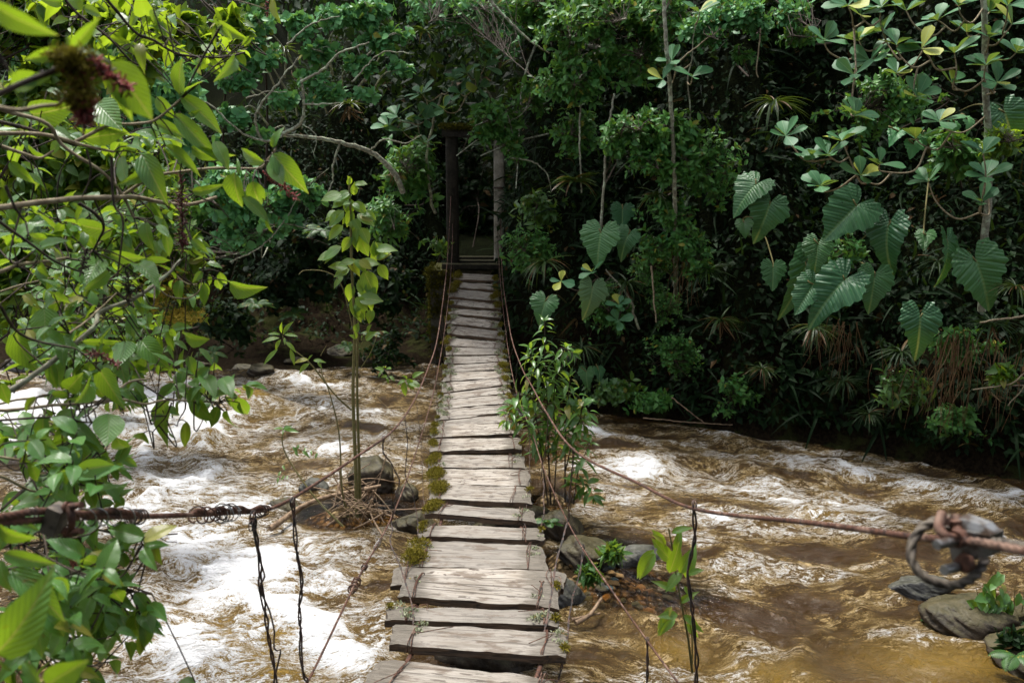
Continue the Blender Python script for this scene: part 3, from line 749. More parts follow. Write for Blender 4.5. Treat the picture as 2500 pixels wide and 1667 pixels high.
def plank(k, back, front, mossL, mossR, lich, thick=0.055):
    rng = np.random.default_rng(900 + k)
    def corner(x, y, ymid): return at(x, y, 0.55 * ydeck(y) + 0.45 * ydeck(ymid))
    fm, bm_ = (front[1] + front[3]) / 2, (back[1] + back[3]) / 2
    fl, fr = corner(front[0], front[1], fm), corner(front[2], front[3], fm)
    bl, br = corner(back[0], back[1], bm_), corner(back[2], back[3], bm_)
    c = (fl + fr + bl + br) / 4
    ex = nrm((fr - fl) + (br - bl))
    ey = (bl + br - fl - fr) / 2
    ey = ey - ex * (ey @ ex)
    wid = np.linalg.norm(ey)
    ey = ey / wid
    ez = np.cross(ex, ey)
    R = np.stack([ex, ey, ez])
    loc = lambda p: R @ (p - c)
    q = [loc(p) for p in (fl, fr, br, bl)]
    nx, ny = 46, 7
    u = np.linspace(0, 1, nx)
    rag = lambda s, a, f: 1.6 * a * (fbm(u * f + s * 13 + k * 7, u * 0 + s, 200 + k, 4) - 0.5)
    jag = lambda s: 0.018 * (vnoise(u * 40 + 3 * k, u * 0 + s, 300 + k) - 0.5) * sstep(.25, .0, np.minimum(u, 1 - u))
    frontY = q[0][1] + (q[1][1] - q[0][1]) * u + rag(1, .035, 5) + jag(1)
    backY = q[3][1] + (q[2][1] - q[3][1]) * u + rag(2, .035, 5) + jag(2)
    x0, x1 = (q[0][0] + q[3][0]) / 2, (q[1][0] + q[2][0]) / 2
    endw = rng.uniform(-.012, .012, (2, ny))
    mid = (x0 + x1) / 2
    v = np.linspace(0, 1, ny)
    Xg = np.zeros((ny, nx)); Yg = np.zeros((ny, nx))
    for j in range(ny):
        a, b = x0 + endw[0, j] + (q[3][0] - q[0][0]) * (v[j] - .5), x1 + endw[1, j] + (q[2][0] - q[1][0]) * (v[j] - .5)
        Xg[j] = a + (b - a) * u
        Yg[j] = frontY + (backY - frontY) * v[j]
    cup = -0.010 * (1 - (2 * v - 1) ** 2)[:, None] * rng.uniform(-.6, 1)
    Zt = cup + 0.016 * (fbm(Xg * 3 + k, Yg * 22 + 5 * k, 400 + k, 4) - 0.5) - 0.012 * sstep(.06, 0, np.minimum(u, 1 - u))[None] - 0.007 * (sstep(.12, 0, v) + sstep(.88, 1, v))[:, None]
    Zb = -thick * (1 + 0.25 * (fbm(Xg * 4 + 9 * k, Yg * 4, 500 + k, 3) - 0.5)) + Zt * 0
    Xg = Xg - mid
    mb = MB()
    top = np.stack([Xg, Yg, Zt], -1)
    bot = np.stack([Xg, Yg, Zb], -1)
    mb.add(top.reshape(-1, 3), grid_faces(nx, ny))
    mb.add(bot[::-1].reshape(-1, 3), grid_faces(nx, ny))
    def skirt(a, b):                          # a: top rim, b: bottom rim
        t = np.linspace(0, 1, 4)[:, None, None]
        S = a[None] * (1 - t) + b[None] * t
        out = a.mean(0)
        S[1:3] += 0.008 * (fbm(S[1:3, :, 0] * 25 + k, S[1:3, :, 2] * 60 + S[1:3, :, 1] * 25, 600 + k, 3) - 0.5)[..., None] * nrm(a - a.mean(0) * 0)[None]
        mb.add(S.reshape(-1, 3), grid_faces(len(a), 4)[:, ::-1])
    skirt(top[0], bot[0]); skirt(top[-1][::-1], bot[-1][::-1])
    skirt(top[::-1, 0], bot[::-1, 0]); skirt(top[:, -1], bot[:, -1])
    o = mb.build('plank', M['wood'], bridge)
    cw = c + ex * mid
    from mathutils import Matrix
    o.rotation_euler = Matrix([list(r) for r in R.T]).to_euler()
    o.location = cw - np.array(bridge.location)
    L = x1 - x0
    m2 = MB(); l2 = MB()
    for s, a in ((-1, mossL), (1, mossR)):
        if a > 0.15:
            for t_ in range(int(1 + a * 3)):
                ctr = (s * (L / 2 - 0.075 * a * rng.uniform(.3, 1.3)), rng.uniform(-.38, .38) * wid, .0)
                tuft(m2, ctr, (0.085 * a * rng.uniform(.6, 1.1), min(.13, wid * .40) * a, 0.042 * a + .008), int(520 * a), 0.028, rng, moss_t)
        if lich > 0.15:
            for t_ in range(int(lich * 5)):
                ctr = (s * (L / 2 - rng.uniform(.0, .16)), rng.uniform(-.45, .45) * wid, .0)
                tuft(l2, ctr, (.045, .04, .014), int(60 * lich), 0.020, rng, crumb_t, 0.8)
    if m2.n: m2.build('moss', M['moss'], o).location = (0, 0, 0)
    if l2.n: l2.build('lichen', M['lichen'], o).location = (0, 0, 0)
    return cw, R, L, wid
PK = [plank(k, *p) for k, p in enumerate(PL)]
# the deck goes on towards the near landing below the picture
for k in range(6):
    Y0 = 3.45 - 0.36 * k
    z0 = 1.22 + 0.022 * (3.45 - Y0) ** 2 + 0.30 * (3.45 - Y0)
    x0 = -0.16
    mbp = MB()
    o_ = np.array([x0, Y0, z0])
    box(mbp, o_, np.eye(3), 0.52, 0.15, 0.026)
    mbp.build('plank', M['wood'], bridge, origin=o_, smooth=False)

LH = [(-330, 1290, 1.0), (-80, 1282, 1.5), (0, 1276, 1.62), (200, 1263, 1.95), (400, 1259, 2.42), (560, 1252, 2.95), (670, 1238, 3.4), (780, 1175, 4.2), (880, 1108, 5.0), (960, 1050, 5.9), (1010, 980, 7.2), (1045, 900, 9), (1065, 840, 10.8), (1078, 760, 12.5), (1090, 660, 14.6), (1097, 560, 16.2), (1101, 478, 17.25)]
RH = [(3000, 1450, .85), (2580, 1358, 1.10), (2500, 1345, 1.18), (2380, 1322, 1.33), (2230, 1309, 1.58), (2000, 1278, 2.08), (1690, 1240, 3.4), (1560, 1180, 4.2), (1400, 1097, 5.2), (1330, 1000, 6.9), (1300, 945, 8.2), (1275, 900, 9.6), (1250, 830, 11.5), (1238, 760, 13), (1228, 690, 14.6), (1224, 620, 16), (1221, 520, 17.25)]
LL = [(690, 1740, 3.25), (752, 1662, 3.6), (870, 1420, 4.9), (950, 1275, 6.2), (1000, 1150, 7.6), (1050, 990, 9.8), (1070, 900, 11.2), (1085, 810, 12.8), (1098, 700, 14.8), (1104, 610, 16.5), (1105, 545, 17.25)]
RL = [(1720, 1740, 3.4), (1640, 1645, 3.9), (1500, 1450, 4.9), (1400, 1300, 6.0), (1330, 1150, 7.6), (1300, 1060, 8.9), (1262, 960, 10.6), (1243, 870, 12), (1230, 770, 13.8), (1222, 690, 15.2), (1216, 600, 16.6), (1215, 545, 17.25)]
def cablepath(L, step=0.02):
    P = np.array([at(*p) for p in L])
    # smooth in space without leaving the traced line, finer rings close by
    S = spline(P, 0.01)
    d = S[:, 1]
    keep, last = [0], 0.0
    acc = 0.0
    for i in range(1, len(S)):
        acc += 0.01
        if acc >= 0.0055 * max(1.0, d[i] * 0.8 if d[i] < 3 else d[i] * 1.6):
            keep.append(i); acc = 0
    return S, S[np.array(keep + [len(S) - 1])]
SL, PLH = cablepath(LH)
def fine(L, r, name, mat, near):
    S = spline(np.array([at(*p) for p in L]), 0.006)
    m = MB()
    a = S[S[:, 1] < near]
    b = S[S[:, 1] >= near - 0.02][::10]
    tube(m, a, r * 1.08, 24, 4, 0.32, 0.10)
    tube(m, b, r, 8, 0, closed_tip=False)
    return m.build(name, mat, bridge), S
lh, SLH = fine(LH, 0.0078, 'hand_cable', M['rust'], 5.0)
rh, SRH = fine(RH, 0.0072, 'hand_cable', M['rust'], 5.0)
ll, SLL = fine(LL, 0.0060, 'side_cable', M['rust'], 4.0)
rl, SRL = fine(RL, 0.0060, 'side_cable', M['rust'], 4.0)
def near_on(S, p):
    return S[np.argmin(((S - np.asarray(p)) ** 2).sum(1))]
def on_y(S, Y):
    return S[np.argmin(np.abs(S[:, 1] - Y))]

# splices, wraps and clamps on the hand cables
def wraps(parent, S, Y0, Y1, turns, r, wr, mat, seed, name='wire_wrap', wob=0.25):
    rng = np.random.default_rng(seed)
    q = S[(S[:, 1] >= Y0) & (S[:, 1] <= Y1)]
    n = int(turns * 18)
    i = np.linspace(0, len(q) - 1, n)
    P = np.stack([np.interp(i, np.arange(len(q)), q[:, c]) for c in range(3)], 1)
    T = nrm(q[-1] - q[0])
    A = nrm(np.cross(T, [0, 0, 1])); B = np.cross(T, A)
    ph = np.linspace(0, turns * 2 * np.pi, n) + wob * np.interp(i, np.linspace(0, len(q), 12), rng.normal(size=12))
    rr = r * (1 + wob * np.interp(i, np.linspace(0, len(q), 14), rng.uniform(-.3, 1, 14)))
    m = MB()
    tube(m, P + (np.cos(ph) * rr)[:, None] * A + (np.sin(ph) * rr)[:, None] * B, wr, 6)
    return m.build(name, mat, parent)
def doubled(parent, S, Y0, Y1, off, r, name='cable_splice', mat=None, wav=0.004):
    q = S[(S[:, 1] >= Y0) & (S[:, 1] <= Y1)].copy()
    t = np.linspace(0, 1, len(q))
    q = q + np.asarray(off) * np.sin(np.pi * np.clip(t * 1.0, 0, 1))[:, None] ** 0.4 + wav * np.sin(t * 23)[:, None] * np.array([0, .3, 1])
    m = MB()
    tube(m, q, r * 1.05, 24, 4, 0.32, 0.10)
    return m.build(name, mat or M['rust'], parent)
doubled(lh, SLH, 0.7, 2.28, (0.004, 0, 0.016), 0.0085)
wraps(lh, SLH, 1.90, 2.20, 4.3, 0.021, 0.0021, M['zinc'], 1)
wraps(lh, SLH, 2.20, 2.28, 4, 0.018, 0.0024, M['wire'], 2)
doubled(lh, SLH, 2.62, 3.30, (0.003, 0, 0.014), 0.0085, wav=0.006)
wraps(lh, SLH, 2.62, 2.95, 5, 0.021, 0.003, M['rust'], 3, wob=.5)
wraps(lh, SLH, 2.86, 2.99, 4, 0.024, 0.0022, M['zinc'], 4, wob=.5)
wraps(lh, SLH, 3.22, 3.30, 3, 0.020, 0.003, M['wire'], 5)
# rusty grip on the near left cable: zinc saddle, U-bolt, nuts
def px_part(name, mat, parent, build, smooth=True):
    m = MB(); build(m)
    return m.build(name, mat, parent, smooth)
Yc = 1.80
def b_(m):
    a, b2 = at(135, 1300, Yc), at(160, 1222, Yc)
    up = nrm(b2 - a); al = nrm(at(220, 1262, Yc + .1) - at(110, 1268, Yc - .1)); al = nrm(al - up * (al @ up)); o = np.cross(al, up)
    box(m, (a + b2) / 2 - al * 0.016, np.stack([al, o, up]), 0.022, 0.017, 0.031)
px_part('cable_clamp', M['greyrope'], lh, b_, False)
def b_(m):
    for py0, py1 in ((1238, 1232), (1300, 1296)):
        a, b2 = at(160, py0, Yc - .02), at(200, py1, Yc - .05)
        tube(m, spline([a, b2], n=6), 0.0075, 10)
        ax = nrm(b2 - a)
        tube(m, spline([a + ax * 0.004, a + ax * 0.016], n=3), 0.0135, 6)
    tube(m, spline([at(168, 1234, Yc - .03), at(176, 1266, Yc - .04), at(172, 1302, Yc - .03)], n=10), 0.008, 10)
px_part('clamp_bolt', M['rust'], lh, b_)
# loop of spare cable and the clamp on the right
Yr = 1.42
def b_(m):
    pts = [(2378, 1286), (2330, 1268), (2290, 1270), (2250, 1290), (2228, 1325), (2226, 1365), (2250, 1402), (2290, 1422), (2330, 1428), (2370, 1412), (2398, 1380), (2404, 1345)]
    P = [at(x, y, Yr + 0.03 * math.sin(i * .6)) for i, (x, y) in enumerate(pts)]
    tube(m, spline(P, .003), 0.0092, 24, 3, 0.38, 0.06)
px_part('cable_loop', M['greyrope'], rh, b_)
def b_(m):
    tube(m, spline([at(2395, 1322, Yr - .03), at(2460, 1326, Yr - .12), at(2560, 1345, Yr - .26)], .004), 0.0085, 24, 3, 0.38, 0.06)
px_part('cable_tail', M['greyrope'], rh, b_)
def b_(m):
    c = at(2376, 1312, Yr - .02)
    al = nrm(at(2430, 1312, Yr - .06) - at(2340, 1300, Yr)); up = nrm(np.array([0, -.15, 1.0]) - al * (al @ np.array([0, -.15, 1.0]))); o = np.cross(al, up)
    A = np.stack([al, o, up])
    # wedge-shaped saddle with a raised grey lip
    V = np.array([[-.020, -.018, -.030], [.026, -.010, -.016], [.026, .010, -.016], [-.020, .018, -.030], [-.022, -.020, .016], [.032, -.013, .010], [.032, .013, .010], [-.022, .020, .016]]) * 1.45 @ A + c
    for f in ([0, 3, 2, 1], [4, 5, 6, 7], [0, 1, 5, 4], [2, 3, 7, 6], [0, 4, 7, 3], [1, 2, 6, 5]):
        m.add(V[f], [[0, 1, 2, 3]])
    V2 = np.array([[-.016, -.016, .016], [.030, -.010, .011], [.030, .010, .011], [-.016, .016, .016], [-.010, -.012, .026], [.022, -.008, .020], [.022, .008, .020], [-.010, .012, .026]]) * 1.45 @ A + c
    for f in ([4, 5, 6, 7], [0, 1, 5, 4], [2, 3, 7, 6], [0, 4, 7, 3], [1, 2, 6, 5]):
        m.add(V2[f], [[0, 1, 2, 3]])
px_part('cable_clamp', M['zinc'], rh, b_, False)
def b_(m):
    for x0, y0, x1, y1, dy in ((2286, 1330, 2340, 1316, -.01), (2304, 1392, 2352, 1378, 0)):
        tube(m, spline([at(x0, y0, Yr - .06 + dy), at(x1, y1, Yr - .03 + dy)], n=26), 0.0085 * (1 + .06 * (np.arange(26) % 2)), 12)
px_part('clamp_bolt', M['zinc'], rh, b_)
def b_(m):
    # U-bolt of the second grip with its nuts
    tube(m, spline([at(2300, 1252, Yr - .01), at(2292, 1284, Yr - .03), at(2306, 1306, Yr - .045), at(2330, 1312, Yr - .045), at(2338, 1292, Yr - .02), at(2332, 1258, Yr)], n=26), 0.0085, 10)
    for x, y, w in ((2300, 1262, .0125), (2333, 1268, .0125)):
        a = at(x, y, Yr - .01); tube(m, spline([a, a + np.array([.002, -.002, -.012])], n=3), w, 6)
    for x, y in ((2336, 1314), (2352, 1376)):
        a = at(x, y, Yr - .045); ax = nrm(at(2400, 1296, Yr) - at(2340, 1316, Yr - .03))
        tube(m, spline([a - ax * .004, a + ax * .012], n=3), .0165, 6)
px_part('clamp_nut', M['rust'], rh, b_)
wraps(ll, SLL, 5.55, 5.80, 5, .012, .003, M['zinc'], 8, wob=.5)
wraps(ll, SLL, 4.75, 4.92, 5, .016, .0045, M['rust'], 9, wob=.7)
wraps(ll, SLL, 5.15, 5.22, 4, .013, .003, M['rust'], 10, wob=.6)
doubled(ll, SLL, 4.72, 5.70, (.004, 0, .009), .006)

# hanger wires: loop on the cable, a wavering twisted pair, a tie on the plank
def hanger(parent_S, pts, r=0.0032, pair=True, seed=0, twist=0.16, loop=0.016, mat='wire', spiral=False):
    rng = np.random.default_rng(seed)
    P = spline(np.array([at(*p) for p in pts]), 0.02)
    P = P + 0.006 * np.stack([np.interp(np.arange(len(P)), np.linspace(0, len(P), max(4, len(P) // 6)), rng.normal(size=max(4, len(P) // 6))) for _ in range(3)], 1)
    L = np.arange(len(P)) * 0.02
    m = MB()
    if pair:
        Q = spline(P, 0.008)
        L = np.arange(len(Q)) * 0.008
        ph = 2 * np.pi * L / twist + np.interp(L, np.linspace(0, L[-1], 9), rng.normal(size=9) * 1.2)
        off = r * 1.05 * (1 + .55 * np.maximum(0, np.interp(L, np.linspace(0, L[-1], 12), rng.normal(size=12))))
        o = np.stack([np.cos(ph), np.sin(ph), ph * 0], 1) * off[:, None]
        tube(m, Q + o, r, 6); tube(m, Q - o, r, 6)
    else:
        tube(m, P, r * 1.2, 6)
    if spiral:
        Q = spline(P, 0.006); L = np.arange(len(Q)) * 0.006
        ph = 2 * np.pi * L / 0.045
        tube(m, Q + np.stack([np.cos(ph), np.sin(ph), ph * 0], 1) * 0.0075, 0.0017, 5)
    th = np.linspace(0, 2 * np.pi * 2.3, 44)
    c = P[0]
    tube(m, c + np.stack([np.sin(th * .5) * .006, np.cos(th) * loop, np.sin(th) * loop], 1), r * .8, 6)
    return m.build('hanger_wire', M[mat], bridge)
hanger(SLH, [(617, 1262, 2.98), (632, 1380, 2.99), (634, 1430, 3.0), (655, 1520, 3.0), (664, 1600, 3.0), (671, 1680, 3.0), (676, 1780, 3.05)], .0042, True, 1, .22, .024)
hanger(SLH, [(615, 1275, 2.96), (628, 1352, 2.97), (646, 1404, 2.98), (640, 1430, 2.99), (660, 1500, 3.0), (666, 1590, 3.02), (684, 1596, 3.02), (668, 1680, 3.05)], .0030, False, 21, .22, .02)
hanger(SLH, [(714, 1228, 3.52), (727, 1350, 3.5), (741, 1430, 3.5), (733, 1520, 3.5), (729, 1580, 3.5), (738, 1640, 3.5), (752, 1662, 3.58)], .0044, True, 2, .30, .020, spiral=True)
hanger(SLH, [(932, 1072, 5.3), (934, 1090, 5.3), (942, 1110, 5.35), (972, 1160, 5.6), (974, 1190, 5.7), (958, 1270, 5.9), (953, 1320, 5.6), (985, 1400, 5.2), (1008, 1490, 4.9), (1004, 1580, 4.55)], .0030, True, 3, .2, .02)
hanger(SLH, [(991, 1020, 6.4), (992, 1067, 6.5), (993, 1163, 6.5), (1007, 1197, 6.5), (1018, 1258, 6.4), (1024, 1316, 6.2), (1026, 1392, 5.7), (1027, 1440, 5.4)], .0022, True, 4, .2, .016)
hanger(SLH, [(1018, 960, 7.6), (1026, 1067, 7.6), (1033, 1180, 7.4), (1036, 1258, 7.0)], .0018, False, 5)
hanger(SRH, [(1690, 1238, 3.38), (1691, 1320, 3.4), (1687, 1400, 3.4), (1689, 1480, 3.4), (1693, 1560, 3.42), (1697, 1620, 3.42), (1692, 1760, 3.45)], .0044, True, 6, .25, .019)
hanger(SRH, [(1400, 1097, 5.22), (1396, 1160, 5.35), (1392, 1215, 5.5), (1389, 1262, 5.6), (1368, 1330, 5.4), (1340, 1480, 4.95), (1322, 1590, 4.6)], .0036, True, 7, .2, .018)
hanger(SRL, [(1428, 1335, 5.78), (1420, 1390, 5.6), (1410, 1425, 5.4), (1392, 1500, 5.0), (1374, 1603, 4.6), (1354, 1680, 4.3)], .0034, True, 8, .2, .018)
hanger(SRL, [(1328, 1168, 7.4), (1327, 1247, 7.0), (1313, 1316, 6.6), (1297, 1392, 5.8), (1296, 1446, 5.4)], .0026, True, 9, .2, .016)
hanger(SRL, [(1294, 1040, 9.0), (1293, 1120, 8.6), (1288, 1220, 7.4), (1280, 1310, 6.5)], .0022, True, 10, .2, .014)
hanger(SRL, [(1580, 1565, 4.3), (1577, 1640, 4.25), (1571, 1760, 4.2)], .0044, True, 11, .2, .02)
hanger(SRH, [(1338, 1014, 6.7), (1332, 1080, 6.9), (1322, 1170, 7.3)], .0026, True, 12, .2, .015)
rngh = np.random.default_rng(77)
for k in range(14, len(PK), 2):
    cw, R, L, wid = PK[k]
    for s, S in ((-1, SLH), (1, SRH)):
        a = on_y(S, cw[1] + rngh.uniform(-.1, .1)); b2 = cw + R[0] * s * (L / 2 - .03)
        mm = MB()
        P = spline([a, (a + b2) / 2 + rngh.normal(size=3) * .03, b2], n=18)
        tube(mm, P + rngh.normal(size=P.shape) * .003, .0030, 5)
        mm.build('hanger_wire', M['wire'], bridge)
# ties: rusty wire lashed round the plank ends
for k in range(0, len(PK)):
    cw, R, L, wid = PK[k]
    mm = MB()
    for s in (-1, 1):
        c = cw + R[0] * s * (L / 2 - rngh.uniform(.09, .15))
        for t_ in range(2):
            th = np.linspace(0, 2 * np.pi, 22)
            P = c + R[0] * (np.interp(th, np.linspace(0, 7, 6), rngh.normal(size=6)) * .012)[:, None] + R[1] * (np.cos(th) * wid * .53)[:, None] + R[2] * (np.where(np.sin(th) > 0, .012, -.062) * np.abs(np.sin(th)) ** .3)[:, None]
            tube(mm, P, .0028 if k > 3 else .0034, 5)
        P = spline([c + R[2] * .01, c + R[0] * rngh.normal() * .05 + R[2] * .03 + R[1] * rngh.normal() * .05, c + R[0] * rngh.normal() * .09 + R[2] * .02 + R[1] * rngh.normal() * .09], n=12)
        tube(mm, P, .0026, 5)
    mm.build('tie_wire', M['rust'], bridge)
# bearer cables under the deck
for s in (-1, 1):
    P = [cw + R[0] * s * (L / 2 - .14) - R[2] * .075 for cw, R, L, wid in PK]
    P = [np.array([P[0][0], .9, 2.3]), np.array([P[0][0], 2.5, 1.45])] + P
    mm = MB(); tube(mm, spline(P, .08), .014, 8)
    mm.build('bearer_cable', M['rust'], bridge)

# ------------------------------------------------------------------ far portal and abutment
pc = at(1158, 640, 17.35)
portal = thing('bridge_portal', (pc[0], 17.35, pc[2] - .1), 'dark portal of two posts under a mossy beam at the far bridge end', 'bridge portal')
def post(x0, x1, ytop, ybot, mat, seed, lab=None):
    a, b2 = at((x0 + x1) / 2, ytop, 17.35), at((x0 + x1) / 2, ybot, 17.35)
    hw = (x1 - x0) / 2 * pxs(17.35)
    n = 40
    zz = np.linspace(b2[2] - .3, a[2], n)
    m = MB()
    th = np.linspace(0, 2 * np.pi, 24, endpoint=False)
    sq = 1 / np.maximum(np.abs(np.cos(th)), np.abs(np.sin(th))) 
    prof = 0.35 * sq * .92 + 0.65
    V = []
    for i, z in enumerate(zz):
        r = hw * prof * (1 + .05 * (fbm(th * 1.2 + seed, th * 0 + z * 2.5, seed, 3) - .5))
        V.append(np.stack([a[0] + r * np.cos(th), a[1] + r * np.sin(th), th * 0 + z], 1))
    m.add(np.vstack(V), grid_faces(24, n, True))
    top = V[-1]
    m.add(np.vstack([top, np.repeat(top.mean(0)[None], 24, 0)]), grid_faces(24, 2, True))
    o = m.build('post', mat, portal)
    if lab: o['label'] = lab
    return a, b2, hw, o
pa = post(1087, 1118, 318, 650, M['shadepost'], 3)
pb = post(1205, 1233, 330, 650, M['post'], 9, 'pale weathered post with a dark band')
m = MB()
zc = at(1219, 459, 17.35)
th = np.linspace(0, 2 * np.pi, 30)
tube(m, np.stack([zc[0] + np.cos(th) * pb[2] * 1.0, zc[1] + np.sin(th) * pb[2] * 1.0, th * 0 + zc[2]], 1), .02, 6)
m.build('post_band', M['wire'], pb[3])
m = MB()
l, r_ = at(1080, 322, 17.35), at(1242, 326, 17.35)
ax = nrm(r_ - l)
box(m, (l + r_) / 2, np.stack([ax, nrm(np.cross([0, 0, 1], ax)), np.cross(ax, nrm(np.cross([0, 0, 1], ax)))]), np.linalg.norm(r_ - l) / 2, .16, .10)
beam = m.build('crossbeam', M['shadepost'], portal, False, origin=(l + r_) / 2)
m = MB(); rg = np.random.default_rng(4)
for t_ in np.linspace(0.02, .98, 16):
    tuft(m, l + (r_ - l) * t_ + np.array([0, -.05, .09]), (.10, .16, .05), 260, .05, rg, moss_t, .8)
    tuft(m, l + (r_ - l) * t_ + np.array([0, -.17, .05]), (.08, .03, .05), 90, .05, rg, moss_t, -.2)
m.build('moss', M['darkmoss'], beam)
# abutment block: rough masonry pier with the landing boards
ab = thing('abutment', (at(1120, 700, 17.5)[0], 17.6, 0), 'mossy dark masonry pier carrying the far end of the bridge', 'abutment')
tl_, tr_ = at(1050, 648, 17.3), at(1226, 648, 17.3)
m = MB()
n1, n2 = 26, 22
zt = tl_[2] - .10
cx, hx, cy, hy = (tl_[0] + tr_[0]) / 2, (tr_[0] - tl_[0]) / 2, 18.1, .85
for (ux, uy, sx, sy) in ((1, 0, 0, -1), (-1, 0, 0, 1), (0, 1, 1, 0), (0, -1, -1, 0)):
    s_, z_ = np.meshgrid(np.linspace(-1, 1, n1), np.linspace(-.4, zt, n2))
    Xa = cx + ux * s_ * hx + sx * hx; Ya = cy + uy * s_ * hy + sy * hy
    bump_ = .10 * (fbm(s_ * 3 + ux * 5 + sx * 9, z_ * 3, 17, 4) - .5) * (1 - np.abs(s_) ** 8)
    m.add(np.stack([Xa + sx * bump_, Ya + sy * bump_, z_], -1).reshape(-1, 3), grid_faces(n1, n2))
m.add(*lattice(np.linspace(cx - hx, cx + hx, 12), np.linspace(cy - hy, cy + hy, 12), lambda a, b: zt + .03 * (fbm(a * 4, b * 4, 9, 3) - .5)))
pier = m.build('pier', M['concrete'], ab)
m = MB(); rg = np.random.default_rng(6)
for t_ in range(70):
    f = rg.random() ** 1.3
    tuft(m, np.array([cx - hx + rg.uniform(-.02, .5), cy - hy - .02, zt - 2.0 * f]), (.14, .04, .12), 60, .06, rg, moss_t, -.3)
    tuft(m, np.array([cx - hx - .02, cy - hy + rg.uniform(0, 1.2), zt - 1.6 * f]), (.04, .14, .12), 40, .06, rg, moss_t, -.3)
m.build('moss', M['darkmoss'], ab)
for j, (yy, w) in enumerate(((646, 150), (637, 128), (628, 120))):
    m = MB(); c = at(1160 - (4 if j == 0 else 0), yy, 17.0 + .42 * j) 
    box(m, c + [0, 0, -.03], np.eye(3), w / 2 * pxs(17.2), .17, .045)
    m.build('landing_board', M['shadepost'], ab, False, origin=c)

# ------------------------------------------------------------------ rocks, pebbles, driftwood
def surf(px, py, off=0.0):
    """Point of the ground seen at a photo pixel, moved off metres towards the camera."""
    Y = np.arange(3.0, 60, 0.05)
    a, b = (px - 1250.0) / FPX, (833.5 - py) / FPX
    d = np.array([a, CT + b * ST, -ST + b * CT]); d = d / d[1]
    P = np.array([0, 0, CAMZ]) + d[None] * Y[:, None]
    hit = np.nonzero(np.maximum(terr(P[:, 0], P[:, 1]), 0.0) >= P[:, 2])[0]
    Yh = Y[hit[0]] if len(hit) else 40.0
    return at(px, py, Yh - off)
def rock(name, px, py, size, seed, mat, label, cat='rock', group=None, sink=.35, n=30, flat=1, rz=0):
    c = surf(px, py); m = MB()
    z = max(wlevel(c[0], c[1]), float(terr(c[0], c[1]))) if n > 10 else max(0.0, float(terr(c[0], c[1])))
    c = np.array([c[0], c[1], z + size[2] * (1 - 2 * sink) * .5])
    rock_mesh(m, (0, 0, 0), size, seed, n)
    o = m.build(name, M[mat], None)
    o.location = c; o.rotation_euler = (0, 0, rz)
    return tag(o, label, cat, group)
rock('boulder', 905, 1185, (.34, .27, .26), 3, 'rock', 'rounded brown boulder in the river behind the tall sapling stems')
rock('rock', 992, 1215, (.14, .13, .13), 5, 'rock', 'small brown stone in the rapids beside the mossy plank ends')
rock('rock', 760, 1195, (.18, .14, .11), 7, 'greyrock', 'dark wet stone breaking the rapids behind the inclined cable', sink=.45)
rock('rock', 690, 1250, (.2, .14, .09), 8, 'rock', 'low flat stone awash in foam beneath the thin bent stem', sink=.5)
rock('rock', 1430, 1360, (.36, .24, .16), 11, 'rock', 'mossy brown slab of rock beside the shingle under the bridge', sink=.42)
rock('rock', 1370, 1310, (.26, .2, .2), 12, 'rock', 'dark mossy stone hard against the plank ends beneath the leafy bush', sink=.4)
rock('rock', 1560, 1375, (.30, .16, .13), 13, 'greyrock', 'flat grey slab at the upstream edge of the shingle', sink=.45)
rock('rock', 1375, 1480, (.18, .16, .16), 14, 'greyrock', 'angular grey stone under the plank ends by the shingle', sink=.35)
rock('rock', 1220, 1610, (.45, .3, .22), 15, 'rock', 'brown boulder seen through the widest gap between planks', sink=.45)
rock('boulder', 2395, 1520, (.46, .34, .18), 16, 'rock', 'big dark wet boulder at the water edge with a small plant growing on it', sink=.38)
rock('rock', 2240, 1455, (.30, .17, .13), 17, 'greyrock', 'low grey stone with water pouring over it beside the big wet boulder', sink=.5)
rock('boulder', 2560, 1600, (.50, .45, .20), 18, 'rock', 'dark shaded boulder at the corner of the near bank', sink=.5)
rock('rock', 1240, 1280, (.5, .3, .22), 20, 'rock', 'brown rock beneath the mossy part of the deck', sink=.45)
rock('rock', 1010, 1290, (.22, .18, .13), 22, 'rock', 'moss-topped stone under the plank with the biggest moss cushion', sink=.4)
for i, (px, py, s, lab) in enumerate(((640, 925, .5, 'brown stone at the far shore below the yellow bush'), (830, 865, .6, 'broad grey slab on the far shore behind the sapling'), (720, 885, .35, 'low stone at the edge of the dim far shore'),
                                     (590, 905, .38, 'round stone where the far shore meets the rapids'), (905, 880, .3, 'small stone at the far shore beside the side shoot'), (350, 900, .55, 'pale stone on the far shore glimpsed through the leafy branches'), (60, 900, .7, 'large pale stone on the far shore behind the broad leaved branches'), (480, 895, .4, 'brown stone at the far waterline below the drooping leaves'))):
    rock('rock', px, py, (s * .62, s * .4, s * .26), 40 + i, 'greyrock' if i in (5, 6) else 'rock', lab, sink=.38)
rng = np.random.default_rng(5)
prot = {}
